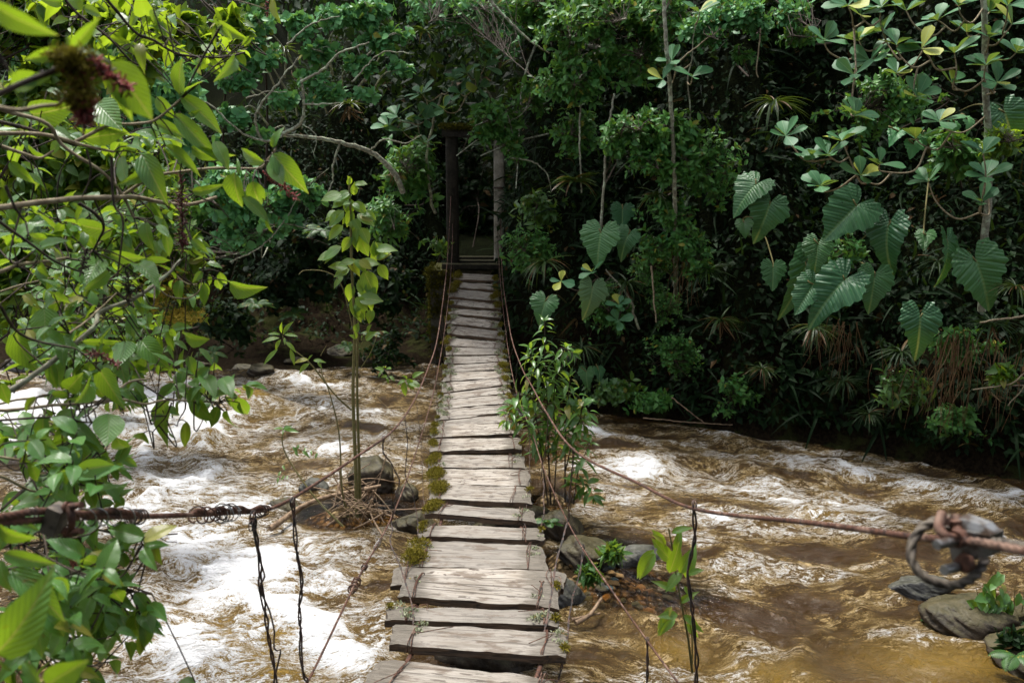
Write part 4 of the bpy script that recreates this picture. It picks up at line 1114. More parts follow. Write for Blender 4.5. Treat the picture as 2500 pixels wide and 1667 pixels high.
for i in range(130):
    px, py = 1500 + rng.normal() * 95, 1450 + rng.normal() * 52
    c = wpt(px, py)
    s = float(rng.uniform(.022, .075))
    mt = ['amberrock', 'rock', 'amberrock', 'greyrock', 'tealrock', 'rock'][i % 6]
    key = (mt, i % 2)
    if key not in prot:
        m = MB(); rock_mesh(m, (0, 0, 0), (1, .75, .55), 70 + i, 8)
        o = m.build('pebble', M[mt])
        prot[key] = o
    else:
        o = prot[key].copy(); COL.objects.link(o)
    z = float(terr(c[0], c[1]))
    o.location = (c[0], c[1], z + s * .25); o.scale = (s, s, s); o.rotation_euler = (0, 0, float(rng.uniform(0, 6)))
    tag(o, {'amberrock': 'amber brown pebble in the shallow shingle bed beside the bridge', 'rock': 'dull brown pebble in the shallow shingle bed beside the bridge', 'greyrock': 'grey pebble in the shallow shingle bed beside the bridge', 'tealrock': 'slate green pebble in the shallow shingle bed beside the bridge'}[mt], 'pebble', {'amberrock': 'amber pebbles of the shingle', 'rock': 'brown pebbles of the shingle', 'greyrock': 'grey pebbles of the shingle', 'tealrock': 'green pebbles of the shingle'}[mt])
def stick(pts, r, mat, label, name='driftwood_stick', group=None, sides=7):
    m = MB()
    P = spline(np.array(pts), .05)
    tube(m, P, np.linspace(r, r * .55, len(P)), sides)
    return tag(m.build(name, M[mat], None, origin=P[0]), label, 'stick', group)
def wz(px, py, z): return wpt(px, py, z)
stick([wz(660, 1290, .1), wz(760, 1225, .22), wz(900, 1190, .3)], .035, 'drift', 'long driftwood branch wedged behind the sapling stems')
stick([wz(890, 1195, .32), wz(930, 1185, .36)], .03, 'drift', 'short pale driftwood billet lying on the heap by the sapling')
stick([wz(1405, 1520, .1), wz(1440, 1500, .12), wz(1468, 1460, .18)], .022, 'drift', 'forked stick washed up on the shingle beside the bridge')
stick([wz(1395, 1512, .1), wz(1465, 1496, .1)], .016, 'drift', 'thin brown stick lying flat along the shingle edge')
for i in range(46):
    a = np.array(wz(875 + rng.normal() * 26, 1225 + rng.normal() * 20, .22 + rng.normal() * .06))
    d = rng.normal(size=3) * [.20, .12, .16]
    stick([a - d, a + rng.normal(size=3) * .02, a + d], float(rng.uniform(.005, .013)), 'drift', 'broken brown stick in the driftwood heap round the sapling foot', 'driftwood_stick', 'sticks of the driftwood heap', 5)

# ------------------------------------------------------------------ vegetation
UP = np.array([0, 0, 1.0])
T_OV = [leaf_tmpl(10, 7, .50, 'ovate', .28, .30, .022), leaf_tmpl(10, 7, .44, 'ovate', .50, .45, .030), leaf_tmpl(10, 7, .52, 'ovate', .15, .14, .024, .10), leaf_tmpl(10, 7, .46, 'ovate', .38, .70, .026, -.12)]
T_OVw = [leaf_tmpl(8, 5, .62, 'ovate', .15, .20, .010), leaf_tmpl(8, 5, .56, 'ovate', .25, .35, .014)]
T_OVs = [leaf_tmpl(5, 3, .50, 'ovate', .3, .35), leaf_tmpl(5, 3, .44, 'ovate', .4, .6), leaf_tmpl(5, 3, .56, 'ovate', .2, .15)]
T_SM = [leaf_tmpl(4, 3, .46, 'lance', .35, .2), leaf_tmpl(4, 3, .40, 'lance', .25, .4), leaf_tmpl(4, 3, .52, 'ovate', .3, .1)]
T_RD = [leaf_tmpl(5, 3, .66, 'obovate', .25, .15), leaf_tmpl(5, 3, .58, 'obovate', .35, .3), leaf_tmpl(5, 3, .74, 'round', .2, .1)]
T_CL = [leaf_tmpl(9, 5, .52, 'obovate', .22, .10), leaf_tmpl(9, 5, .60, 'obovate', .12, .20), leaf_tmpl(9, 5, .46, 'obovate', .35, -.06)]
T_LN = [leaf_tmpl(7, 3, .30, 'lance', .4, .35), leaf_tmpl(7, 3, .35, 'lance', .3, .6), leaf_tmpl(7, 3, .27, 'lance', .4, .15, 0, .06)]
T_ST = [leaf_tmpl(8, 3, .085, 'strap', .6, .55), leaf_tmpl(8, 3, .075, 'strap', .6, .9), leaf_tmpl(8, 3, .095, 'strap', .5, .3)]
T_STW = [leaf_tmpl(8, 3, .15, 'strap', .7, .45), leaf_tmpl(8, 3, .13, 'strap', .7, .8), leaf_tmpl(8, 3, .16, 'strap', .6, .2)]
T_HT = [heart_tmpl(.95, .036, .25, 1), heart_tmpl(.88, .040, .55, 2), heart_tmpl(1.0, .030, .08, 3), heart_tmpl(.92, .038, .40, 7), heart_tmpl(.84, .034, .70, 9)]
T_HTs = [heart_tmpl(1.15, .012, .2, 5)]
T_DARK = [leaf_tmpl(3, 3, .5, 'ovate', .3, .3), leaf_tmpl(3, 3, .35, 'lance', .3, .5), leaf_tmpl(3, 3, .6, 'round', .2, .2)]

# ---- the undergrowth that covers the far bank as one mass
rng = np.random.default_rng(101)
N = 110000
x = rng.uniform(-16, 9.5, N)
d = rng.uniform(0, 1, N) ** 1.2 * np.where(x < -1, 12, 7.5) + 0.05
y = bank_y(x) + d
z = terr(x, y)
keep = (z > 0.25) & ~((np.abs(x + .75) < .62) & (y < 21.5) & (y > 16.2)) & (rng.random(N) < np.where(x < -.8, sstep(.7, 1.6, z) * .85 + .15, 1.0))
x, y, z = x[keep], y[keep], z[keep]
nn = slope_n(x, y)
patch = fbm(x * .9 + 5, (z + y) * .9, 7, 3)
off = rng.uniform(0, .18, len(x)) + .5 * np.maximum(0, patch - .5)
P = np.stack([x, y, z], 1) + nn * off[:, None]
D = nrm(nn * .8 + np.array([0, -.35, -.55]) + rng.normal(size=P.shape) * .55)
Nn = nrm(nn * .5 + UP * .6 + rng.normal(size=P.shape) * .45)
mb = MB()
q = rng.random(len(x))
put_mixed(mb, T_DARK, P[q < .75], D[q < .75], Nn[q < .75], (rng.uniform(.07, .17, len(x)) * (.7 + patch))[q < .75], rng)
k = q > .955
put_mixed(mb, T_ST, P[k], nrm(nn[k] + np.array([0, -.3, .1]) + rng.normal(size=(k.sum(), 3)) * .5), Nn[k], rng.uniform(.3, .75, k.sum()), rng)
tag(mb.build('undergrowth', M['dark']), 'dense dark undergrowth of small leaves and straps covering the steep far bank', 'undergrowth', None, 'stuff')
# ---- canopy of the forest above and behind, one mass
N = 30000
x = rng.uniform(-16, 11, N)
d = np.where(x < -1.9, rng.uniform(2.6, 9.5, N), rng.uniform(1.2, 8.5, N))
y = bank_y(x) + d
z = terr(x, y)
h = rng.uniform(.6, 3.2, N)
P = np.stack([x, y - .32 * h - rng.uniform(-.4, .8, N), z + h], 1)
cl = fbm(P[:, 0] * .8, P[:, 1] * .8 + P[:, 2] * .6, 15, 3)
lim = np.interp(P[:, 0], [-16, -6, -3.5, -1, 11], [8.4, 8.0, 6.9, 6.8, 7.2])
keep = (P[:, 2] > lim) & (cl > np.interp(P[:, 0], [-16, -11, -9, -7.5, -6, -3, 11], [.45, .50, .56, .48, .38, .46, .47]))
P = P[keep]
mb = MB()
put_mixed(mb, T_DARK, P, nrm(rng.normal(size=P.shape) + [0, -.5, -.5]), UP + rng.normal(size=P.shape) * .6, rng.uniform(.18, .36, len(P)), rng)
n_ = 3200  # extra leaves added above the view to shade the far planks
P = np.stack([rng.uniform(-2.6, .9, n_), rng.uniform(15.3, 18.8, n_), rng.uniform(7.0, 9.2, n_)], 1)
put_mixed(mb, T_DARK, P, nrm(rng.normal(size=P.shape) + [0, -.5, -.5]), UP + rng.normal(size=P.shape) * .6, rng.uniform(.18, .36, len(P)), rng)
n_ = 3500  # extra leaves added to keep the sun off the footpath
P = np.stack([rng.uniform(-3.2, 1.4, n_), rng.uniform(18.4, 24.5, n_), rng.uniform(4.9, 8.5, n_)], 1)
P = P[fbm(P[:, 0] * .8, P[:, 1] * .8 + P[:, 2] * .6, 15, 3) > .33]
put_mixed(mb, T_DARK, P, nrm(rng.normal(size=P.shape) + [0, -.5, -.5]), UP + rng.normal(size=P.shape) * .6, rng.uniform(.18, .36, len(P)), rng)
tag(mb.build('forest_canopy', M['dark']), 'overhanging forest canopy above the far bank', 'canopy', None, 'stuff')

# ---- the forest on the near bank behind the viewpoint, which shuts out the low sky
N = 16000
x = rng.uniform(-24, 24, N); y = rng.uniform(-11, -5.5, N) + .012 * x ** 2 * 0
z = rng.uniform(2.5, 14, N)
keep = fbm(x * .35 + 3, z * .35 + y * .2, 19, 3) > .36
P = np.stack([x, y, z], 1)[keep]
mb = MB()
put_mixed(mb, T_DARK, P, nrm(rng.normal(size=P.shape) + [0, .3, -.5]), UP + rng.normal(size=P.shape) * .7, rng.uniform(.4, .75, len(P)), rng)
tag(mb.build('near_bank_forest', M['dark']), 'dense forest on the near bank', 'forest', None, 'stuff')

def twig_sites(rng, c, rad, n, front=.55):
    """Points in an ellipsoid, denser near its upper and river side."""
    n = int(n * 1.25)
    q = nrm(rng.normal(size=(n * 5, 3))) * rng.uniform(.25, 1, (n * 5, 1)) ** .6
    o_ = rng.uniform(0, 50, 2)
    q = q[fbm(q[:, 0] * 1.9 + o_[0] + q[:, 1], q[:, 2] * 1.9 + o_[1] - q[:, 1], 3, 3) > .47]
    w = .5 + front * (-q[:, 1]) * .5 + .35 * q[:, 2]
    q = q[rng.random(len(q)) < w][:n]
    q = q * np.where(rng.random(len(q)) < .16, rng.uniform(1.1, 1.55, len(q)), 1.0)[:, None] * (.78 + .5 * rng.random(len(q)))[:, None]
    return np.asarray(c) + q * rad, q

def sprig(mb, rng, tip, d, k, size, tmpl, back=.0, spread=.9, up=.6, cup=.0, along=0, face=.55):
    """k leaves at a shoot tip with direction d."""
    d = nrm(d)
    a = nrm(np.cross(d, [.3, .2, .9])); b = np.cross(d, a)
    ph = rng.uniform(0, 6.28) + np.arange(k) * 2.4
    t = rng.uniform(0, 1, k)
    P = tip - d * (t * along)[:, None]
    D = nrm(d * (1 - spread * .6 + .5 * cup) + spread * (np.cos(ph)[:, None] * a + np.sin(ph)[:, None] * b) + rng.normal(size=(k, 3)) * .18)
    Nn = nrm(UP * up + d * .7 + np.array([-.12, -face, 0]) + rng.normal(size=(k, 3)) * .25)
    put_mixed(mb, tmpl, P, D, Nn, size * rng.uniform(.55, 1.3, k) * rng.uniform(.8, 1.2), rng)

def clump(name, label, cat, px, py, rx, ry, off=.5, Y=None, leaf='small', tm=T_SM, size=.085, sites=90, k=7, wood='darktwig', twr=.004, limb=.014, seed=0, depth=.7, along=.12, spread=.9, up=.6, anchor=None, group=None, clumps=None, front=.55, fol='foliage', limbs=None, twmat='darktwig'):
    """A shrub: limb(s) rooted in the bank, twigs to every shoot, leaves on the shoots."""
    rng = np.random.default_rng(1000 + seed)
    cs = clumps or [(px, py, rx, ry)]
    wmb, lmb, tmb = MB(), MB(), MB()
    root = None
    for (cx_, cy_, crx, cry) in cs:
        c = at(cx_, cy_, Y) if Y else surf(cx_, cy_, off)
        s = c[1] / FPX
        rad = np.array([crx * s, (crx + cry) * .5 * s * depth, cry * s])
        if anchor is not None:
            an = np.asarray(anchor(cx_, cy_) if callable(anchor) else anchor, float)
        else:
            an = surf(cx_ + rng.normal() * 8, cy_ + cry * .9, -.05)
        if root is None: root = an
        mid = (an + c) / 2 + rng.normal(size=3) * .12 * np.linalg.norm(c - an) + [0, 0, .08]
        lp = spline([an, mid, c, c + (c - mid) * .35], .06)
        tube(wmb, lp, np.linspace(limb * 1.4, limb * .4, len(lp)) , 6)
        n = int(sites * (crx * cry / (rx * ry) if clumps else 1)) + 3
        S, q = twig_sites(rng, c, rad, n, front)
        for p, qq in zip(S, q):
            cand = lp[(len(lp) * rng.uniform(.38, .99, 5)).astype(int)]
            b = cand[np.argmin(((cand - p) ** 2).sum(1))]
            L = np.linalg.norm(p - b)
            m_ = (p + b) / 2 + rng.normal(size=3) * L * .14 + [0, 0, L * .06]
            tp = spline([b, m_, p], n=7)
            tube(tmb, tp, np.linspace(twr * 1.3, twr * .5, 7), 4, closed_tip=False)
            d = nrm(tp[-1] - tp[-2]) * .7 + qq * .5 + rng.normal(size=3) * .3
            sprig(lmb, rng, p, d, int(max(2, rng.normal(k, k * .2))), size, tm, spread=spread, up=up, along=along)
            if rng.random() < .5:
                j = rng.integers(3, 6)
                sprig(lmb, rng, tp[j], d + rng.normal(size=3) * .7, max(2, k // 2), size, tm, spread=spread, up=up, along=along * .6)
    if limbs:
        for L_ in limbs:
            P = spline([at(a_, b_, c_) for a_, b_, c_ in L_[0]], .05)
            P = P + rng.normal(size=P.shape) * .006
            tube(wmb, P, np.linspace(L_[1], L_[1] * .45, len(P)), 7)
    t = thing(name, root, label, cat, group)
    wmb.build('branches', M[wood], t)
    tmb.build('twigs', M[twmat], t)
    lmb.build(fol, M[leaf], t)
    return t

# ---- far bank shrubs (photo pixel, half width, half height)
sd = iter(range(1, 999))
def small(label, px, py, rx, ry, sites=80, name='shrub', cat='shrub', **kw):
    kw.setdefault('size', .085)
    return clump(name, label, cat, px, py, rx, ry, sites=sites, seed=next(sd), **kw)
Yp = 13.4
# overhanging tree in front of the portal: limb from the upper slope
small('small-leaved tree branch drooping across the mossy portal beam', 1215, 285, 62, 48, 62, 'tree', 'tree', Y=14.6, size=.12, k=8, wood='lichbark', anchor=surf(1330, 60, 0), clumps=[(1215, 285, 60, 42), (1180, 330, 34, 26), (1245, 350, 30, 34), (1300, 240, 60, 40), (1265, 385, 26, 12)], limb=.02,
      limbs=[([(1240, 384, 14.5), (1300, 395, 14.5), (1335, 425, 14.5), (1345, 470, 14.6)], .016), ([(1235, 270, 14.5), (1250, 330, 14.5), (1215, 372, 14.4)], .010), ([(1310, 245, 14.4), (1265, 285, 14.5), (1238, 300, 14.5)], .010)])
small('airy tree crown of fine pale leaves high above the dark trunk gap', 1480, 100, 130, 110, 210, 'tree', 'tree', Y=13.2, size=.115, k=8, tm=T_SM, wood='lichbark', limb=.03, clumps=[(1480, 60, 110, 70), (1430, 170, 90, 60), (1560, 140, 70, 70), (1390, 90, 70, 60), (1530, 30, 100, 50)], limbs=[([(1200, 5, 13.5), (1240, 50, 13.5), (1300, 105, 13.5), (1340, 130, 13.6)], .025)])
small('pale fine-leaved shrub crown cut by the top edge beside the thin trunk', 1625, 40, 62, 62, 130, Y=12.8, size=.10)
small('bushy shrub with bright tips leaning out over the middle slope', 1590, 340, 150, 62, 220, Y=12.3, size=.115, k=8, tm=T_SM, clumps=[(1560, 320, 70, 46), (1640, 340, 70, 55), (1510, 345, 50, 34), (1660, 410, 55, 50), (1590, 400, 60, 40)])
small('loose shrub of small leaves beneath the airy crown', 1400, 215, 80, 44, 120, Y=13.2, size=.115)
small('sparse shrub with tiny grey-green leaves under the top of the slope', 1190, 90, 110, 70, 200, Y=14.3, size=.10, leaf='glauc', clumps=[(1130, 45, 95, 45), (1230, 100, 70, 45), (1180, 20, 110, 30)], limbs=[([(1130, 20, 14.2), (1165, 110, 14.2), (1160, 130, 14.2)], .012), ([(1090, 100, 14.3), (1180, 60, 14.3), (1260, 40, 14.3)], .010)])
small('tight clump of pale rounded small leaves beside the thin pale trunk', 1790, 45, 95, 50, 190, Y=12.2, size=.085, leaf='glauc', tm=T_RD, clumps=[(1720, 80, 55, 40), (1800, 40, 75, 40), (1850, 75, 30, 30)])
small('little rosette shrub of pale leaves at the top of the dark gap', 1940, 38, 48, 26, 60, Y=11.8, size=.09, leaf='glauc', tm=T_RD)
small('small loose shrub in the dark gap under the pale rosette shrub', 1960, 92, 46, 22, 40, Y=11.9, size=.085)
small('lone sprig of small leaves hanging in the dark upper gap', 1810, 138, 24, 20, 14, Y=12.2, size=.09)
small('added dark shrub blacking out the footpath cutting behind the portal', 1160, 470, 90, 150, 130, Y=22.5, size=.22, tm=T_OVs, leaf='dark')  # added to darken the gap behind the portal
small('shrub with narrow leaves beside the pale portal post', 1310, 520, 55, 46, 70, Y=14.8, size=.14, tm=T_LN, leaf='lance', k=6)
small('glossy small-leaved shrub below the strap rosettes', 1650, 560, 75, 80, 180, Y=12.6, size=.095, clumps=[(1640, 520, 60, 40), (1670, 590, 50, 50), (1600, 610, 40, 40)])
small('curtain of tiny leaves hanging down the shaded bank', 1600, 700, 70, 110, 260, Y=12.9, size=.06, tm=T_SM, clumps=[(1590, 660, 60, 60), (1620, 750, 45, 50)])
small('dense mat of tiny bright leaves above the dark hollow', 1640, 880, 70, 60, 230, Y=12.7, size=.055, tm=T_RD, front=.8, depth=.4)
small('low leafy shrub at the waterline below the mat of tiny leaves', 1500, 960, 70, 34, 60, Y=12.9, size=.11, tm=T_OVs, leaf='lance')
small('shrub of dull leaves growing above the waterline debris', 1600, 985, 60, 26, 50, Y=12.6, size=.10, tm=T_OVs)
small('shrub with opposite leaves low on the dark bank', 1790, 980, 60, 60, 40, Y=12.2, size=.10)
small('sparse sprigs on the bank under the long hanging heart leaf', 2200, 960, 80, 60, 60, Y=11.0, size=.13, tm=T_LN, leaf='lance', k=5)
small('small glossy shrub at the river edge in deep shade', 2330, 1030, 60, 50, 50, Y=10.6, size=.10)
small('sprig of bright leaves on a bare branch above the river', 2440, 920, 34, 26, 16, Y=9.9, size=.12, tm=T_OVs, leaf='bright')
small('shrub with yellowing leaves beneath the paddle-leaved tree', 2440, 350, 50, 40, 60, Y=10.2, size=.10, tm=T_LN, leaf='bright')
small('dim shrub beside the dark trunk of the paddle-leaved tree', 2330, 380, 60, 60, 60, Y=10.6, size=.12, tm=T_OVs, leaf='small')
small('dull shrub among the heart leaves', 2050, 620, 70, 50, 40, Y=12.0, size=.10)
small('thin shrub in the gap between the two heart-leaved plants', 1700, 640, 40, 60, 60, Y=12.6, size=.08)
small('small-leaved shrub in the shade between the airy crown and the bromeliad', 1400, 330, 70, 50, 90, Y=13.8, size=.11)
small('fine-leaved creeper spreading over the bank below the pale post', 1290, 620, 70, 60, 110, Y=14.2, size=.09, tm=T_SM, depth=.4)
small('broad mat of small glossy leaves over the slope right of the thin trunk', 1740, 420, 80, 90, 150, Y=12.6, size=.10, depth=.4)
small('veil of small leaves on the bank between the dark heart leaves and the tiny-leaved curtain', 1490, 760, 60, 70, 110, Y=13.0, size=.08, depth=.4)
small('dense small-leaved shrub at the top of the slope above the airy crown', 1330, 30, 90, 50, 150, Y=14.2, size=.12)
small('bushy small-leaved shrub at the top of the slope over the portal', 1080, 30, 80, 50, 130, Y=14.6, size=.12, leaf='glauc')
small('thin-leaved climber on the bank behind the paddle-leaved rosettes', 2150, 260, 110, 90, 120, Y=11.4, size=.10, depth=.4)
small('creeper of small leaves low on the bank under the two drooping heart leaves', 2340, 850, 80, 60, 80, Y=10.7, size=.09, depth=.4)
# left of the portal
small('dark glossy shrub hiding the foot of the slope beside the portal', 1000, 430, 70, 80, 110, Y=16.2, size=.14, tm=T_OVs)
small('shrub with feathery dark leaves under the dry-leaved rosette', 960, 540, 60, 60, 80, Y=16.4, size=.16, tm=T_LN, leaf='small', k=6)
small('dim shrub at the foot of the dark slope left of the pier', 950, 860, 60, 50, 60, Y=15.9, size=.12, tm=T_OVs, leaf='dark')
small('leafy tuft sprouting from the mossy top of the pier', 1075, 600, 28, 22, 16, Y=16.9, size=.14, tm=T_LN, leaf='lance', k=5, anchor=at(1070, 640, 17.2))
small('round-leaved grey-green shrub low on the shaded slope', 620, 520, 120, 90, 240, Y=15.0, size=.15, leaf='glauc', tm=T_RD, k=6, wood='lichbark', clumps=[(560, 470, 70, 60), (650, 520, 80, 50), (590, 580, 70, 40), (730, 470, 60, 40)],
      limbs=[([(620, 560, 14.8), (690, 545, 14.8), (760, 560, 14.9), (830, 565, 15)], .014), ([(560, 640, 14.6), (640, 600, 14.6), (700, 530, 14.7), (740, 450, 14.8)], .014)])
small('added shade-dark spreading shrub at the back of the dim shore beneath the bare limb', 700, 700, 110, 60, 150, Y=17.6, size=.17, tm=T_OVs, leaf='dark', anchor=lambda a, b: surf(a, 740))  # this and the next three: dark shrubs added as the shore's black shade
small('added shade-dark shrub on the dim shore against the side of the pier', 930, 720, 70, 80, 120, Y=17.2, size=.16, tm=T_OVs, leaf='dark', anchor=lambda a, b: surf(a, 770))
small('added shade-dark leafy shrub on the dim shore behind the sapling', 760, 600, 90, 60, 110, Y=17.5, size=.16, tm=T_OVs, leaf='dark')
small('added low shade-dark shrub on the dim shore under the yellow bush', 560, 800, 70, 60, 90, Y=16.2, size=.15, tm=T_OVs, leaf='dark')

# ---- the pale twisted tree, upper middle
tw_limbs = [([(985, 470, 15.6), (960, 420, 15.4), (900, 370, 15.2), (790, 340, 14.9), (690, 330, 14.6)], .05),
            ([(690, 330, 14.6), (735, 300, 14.5), (742, 250, 14.4), (735, 190, 14.3)], .032),
            ([(742, 255, 14.4), (790, 255, 14.3), (830, 252, 14.2)], .018), ([(735, 200, 14.3), (790, 170, 14.2), (830, 130, 14.1), (900, 105, 14.0)], .022),
            ([(690, 330, 14.6), (650, 345, 14.4), (600, 330, 14.2), (560, 300, 14.0)], .024), ([(640, 345, 14.4), (625, 280, 14.2), (690, 190, 14.2), (730, 140, 14.2)], .022),
            ([(830, 345, 15), (815, 400, 15), (810, 450, 15.1), (790, 490, 15.1)], .018), ([(600, 240, 14.1), (650, 225, 14.1), (700, 225, 14.2)], .012),
            ([(900, 370, 15.2), (940, 340, 15.0), (990, 350, 14.9), (1030, 330, 14.8)], .016), ([(560, 300, 14), (520, 260, 13.9), (480, 240, 13.8)], .014),
            ([(735, 300, 14.5), (770, 330, 14.4), (765, 380, 14.4)], .010), ([(700, 110, 14.2), (760, 60, 14.1), (830, 40, 14.0)], .014), ([(860, 200, 14.2), (930, 130, 14.1), (1000, 130, 14)], .013)]
small('twisted tree with pale lichened limbs and clustered blue-green leaves', 800, 180, 120, 80, 150, 'tree', 'tree', Y=13.6, size=.12, twr=.007, twmat='lichbark', leaf='glauc', tm=T_RD, k=12, wood='lichbark', along=.12, anchor=lambda a, b: at(a * .6 + 780 * .4, b * .5 + 320 * .5, 14.5),
      clumps=[(835, 50, 77, 30), (940, 105, 61, 30), (770, 130, 50, 25), (880, 165, 49, 23), (720, 70, 49, 28), (660, 150, 54, 25), (580, 200, 49, 28), (810, 235, 49, 21), (690, 245, 42, 21), (570, 290, 49, 24), (900, 30, 49, 21), (980, 170, 32, 17), (600, 110, 49, 28), (520, 150, 49, 28), (640, 60, 49, 25), (760, 195, 32, 17), (890, 235, 37, 15), (640, 330, 32, 15)], limbs=[([(p_, q_, Y_ - 1.0) for p_, q_, Y_ in L_], r_) for L_, r_ in tw_limbs], limb=.012)

# ---- bright shrubs on the left bank upstream
LB = lambda a, b: np.array([-6.2, 7.5, 1.2])
def bright(label, px, py, rx, ry, sites, Y, **kw):
    sites = int(sites * 1.35); kw.setdefault('leaf', 'bright'); kw.setdefault('tm', T_OVs); kw.setdefault('size', .16); kw.setdefault('wood', 'darktwig')
    return small(label, px, py, rx, ry, sites, Y=Y, **kw)
bright('sunlit yellow-green shrub with broad leaves at the top corner upstream', 80, 90, 120, 90, 150, 7.0, anchor=lambda a, b: at(-300, 700, 7.2), size=.13, clumps=[(60, 70, 110, 80), (220, 40, 90, 50), (140, 190, 90, 60)], k=6)
bright('slender branches with hanging yellow-green leaves under the sky gap', 400, 80, 110, 60, 90, 6.4, anchor=lambda a, b: at(60, -250, 6.0), size=.115, k=5, clumps=[(330, 80, 60, 40), (430, 60, 60, 40), (520, 120, 50, 36), (560, 60, 40, 26), (330, 170, 50, 30)])
bright('tall bright bush half hidden behind the near branches', 150, 420, 190, 120, 330, 9.0, anchor=lambda a, b: at(-260, 900, 9.2), size=.15, k=7, clumps=[(80, 360, 120, 70), (210, 400, 110, 60), (330, 420, 80, 60), (120, 480, 120, 50), (60, 260, 90, 50)])
bright('sunlit bush of yellow-green leaves low behind the near branches', 200, 620, 170, 90, 320, 8.6, anchor=lambda a, b: at(-240, 1000, 8.8), size=.14, k=7, clumps=[(90, 590, 110, 60), (240, 600, 100, 60), (330, 540, 70, 50), (160, 680, 120, 50), (60, 700, 80, 50)])
bright('dense sunlit thicket filling the left bank behind the nearer bright bushes', 200, 560, 200, 200, 900, 11.5, anchor=lambda a, b: at(-320, 900, 11.8), size=.19, k=7, clumps=[(90, 420, 120, 80), (240, 460, 110, 80), (360, 520, 90, 80), (120, 620, 130, 80), (280, 640, 120, 70), (400, 620, 70, 60), (100, 760, 110, 50)])
small('yellow-flowering bush at the edge of the dim shore', 400, 700, 100, 70, 240, Y=11.5, leaf='bright', size=.10, tm=T_SM, k=6, anchor=lambda a, b: surf(330, 830), clumps=[(400, 690, 70, 50), (330, 740, 70, 40), (440, 770, 50, 30), (350, 640, 60, 30)])
yb = MB(); rg = np.random.default_rng(31)
for cx_, cy_, rx_, ry_ in ((415, 690, 55, 45), (360, 730, 60, 30), (450, 770, 44, 22), (370, 650, 40, 24)):
    S, q = twig_sites(rg, at(cx_, cy_, 11.2), np.array([rx_, 50, ry_]) * 11.2 / FPX, 130, .9)
    for p in S: sprig(yb, rg, p, UP + rg.normal(size=3) * .5, 6, .035, T_SM, along=.05)
yb.build('flowers', M['yellow'], bpy.data.objects.get([o.name for o in COL.objects if o.get('label', '').startswith('yellow-flowering')][0]))
small('shaded shrub under the sunlit bushes at the far waterline', 200, 800, 160, 60, 170, Y=13.0, leaf='small', size=.15, tm=T_OVs, clumps=[(120, 800, 110, 50), (260, 830, 90, 36)])
small('tall hazy green tree rising behind the bright bushes', 250, 200, 220, 160, 420, 'tree', 'tree', Y=16.5, leaf='glauc', tm=T_OVs, size=.20, k=7, clumps=[(60, 120, 120, 90), (260, 170, 120, 90), (400, 250, 110, 90), (150, 300, 130, 80), (460, 370, 80, 70)], limb=.03, anchor=lambda a, b: surf(a, 700))
small('distant tree with fine foliage against the sky gap', 480, 40, 100, 50, 160, 'tree', 'tree', Y=19.0, leaf='small', size=.17, tm=T_OVs, k=6, clumps=[(400, 120, 90, 40), (560, 130, 80, 60), (640, 30, 50, 40), (330, 60, 50, 50), (300, 0, 60, 30)], limb=.03, anchor=lambda a, b: surf(a, 600))
small('tree crown of mid green leaves filling the slope behind the near shrub', 330, 480, 160, 120, 260, 'tree', 'tree', Y=15.5, leaf='small', tm=T_OVs, size=.18, k=7, anchor=lambda a, b: surf(a, 800), clumps=[(300, 430, 110, 80), (430, 500, 90, 70), (180, 540, 110, 70), (420, 600, 70, 60)], limb=.025)

# ---- paddle-leaved trees: rosettes on curved pale branches
def paddle_tree(label, trunk, rosettes, size, seed, wood='twig', trunk_r=.05, name='tree', cat='tree', leaf='clusia'):
    rng = np.random.default_rng(seed)
    wm, lm = MB(), MB()
    T = spline([at(*p) for p in trunk], .06)
    T = T + .012 * np.stack([np.interp(np.arange(len(T)), np.linspace(0, len(T), 14), rng.normal(size=14)) for _ in range(3)], 1)
    tm_ = MB(); tube(tm_, T, np.linspace(trunk_r, trunk_r * .6, len(T)), 9)
    done = [q_ for q_ in T[::4]]
    order = sorted(rosettes, key=lambda q_: float(np.min(((T - at(*q_[:3])) ** 2).sum(1))))
    for (px, py, Y, k) in order:
        p = at(px, py, Y)
        Dn = np.array(done)
        b = Dn[np.argmin(((Dn - p) ** 2).sum(1) + .25 * np.maximum(0, Dn[:, 2] - p[2]))]
        L = np.linalg.norm(p - b)
        sag = np.array([0, 0, -.28 * L])
        sp = spline([b, b * .6 + p * .4 + sag + rng.normal(size=3) * .07 * L, b * .2 + p * .8 + sag * .7 + rng.normal(size=3) * .04 * L, p], .04)
        tube(wm, sp, np.linspace(.012, .007, len(sp)), 6)
        done += [sp[len(sp) // 3], sp[2 * len(sp) // 3]]
        d = nrm(nrm(sp[-1] - sp[-2]) * .5 + UP * .7 + np.array([0, -.45, 0]) + rng.normal(size=3) * .25)
        a = nrm(np.cross(d, rng.normal(size=3))); b2 = np.cross(d, a)
        for lev, (kk, spd, sc) in enumerate(((k, 1.35, 1.0), (max(2, k // 2), .65, .8))):
            ph = rng.uniform(0, 6.28) + np.arange(kk) * 6.283 / kk + rng.normal(size=kk) * .2
            D = nrm(d * .55 + spd * (np.cos(ph)[:, None] * a + np.sin(ph)[:, None] * b2))
            put_mixed(lm, T_CL, np.repeat((p + d * .012 * lev)[None], kk, 0), D, nrm(d * 1.0 + rng.normal(size=(kk, 3)) * .15), size * sc * rng.uniform(.75, 1.1, kk), rng)
    t = thing(name, T[0], label, cat)
    tm_.build('trunk', M['lichbark'], t); wm.build('branches', M[wood], t); lm.build('foliage', M[leaf], t)
    return t
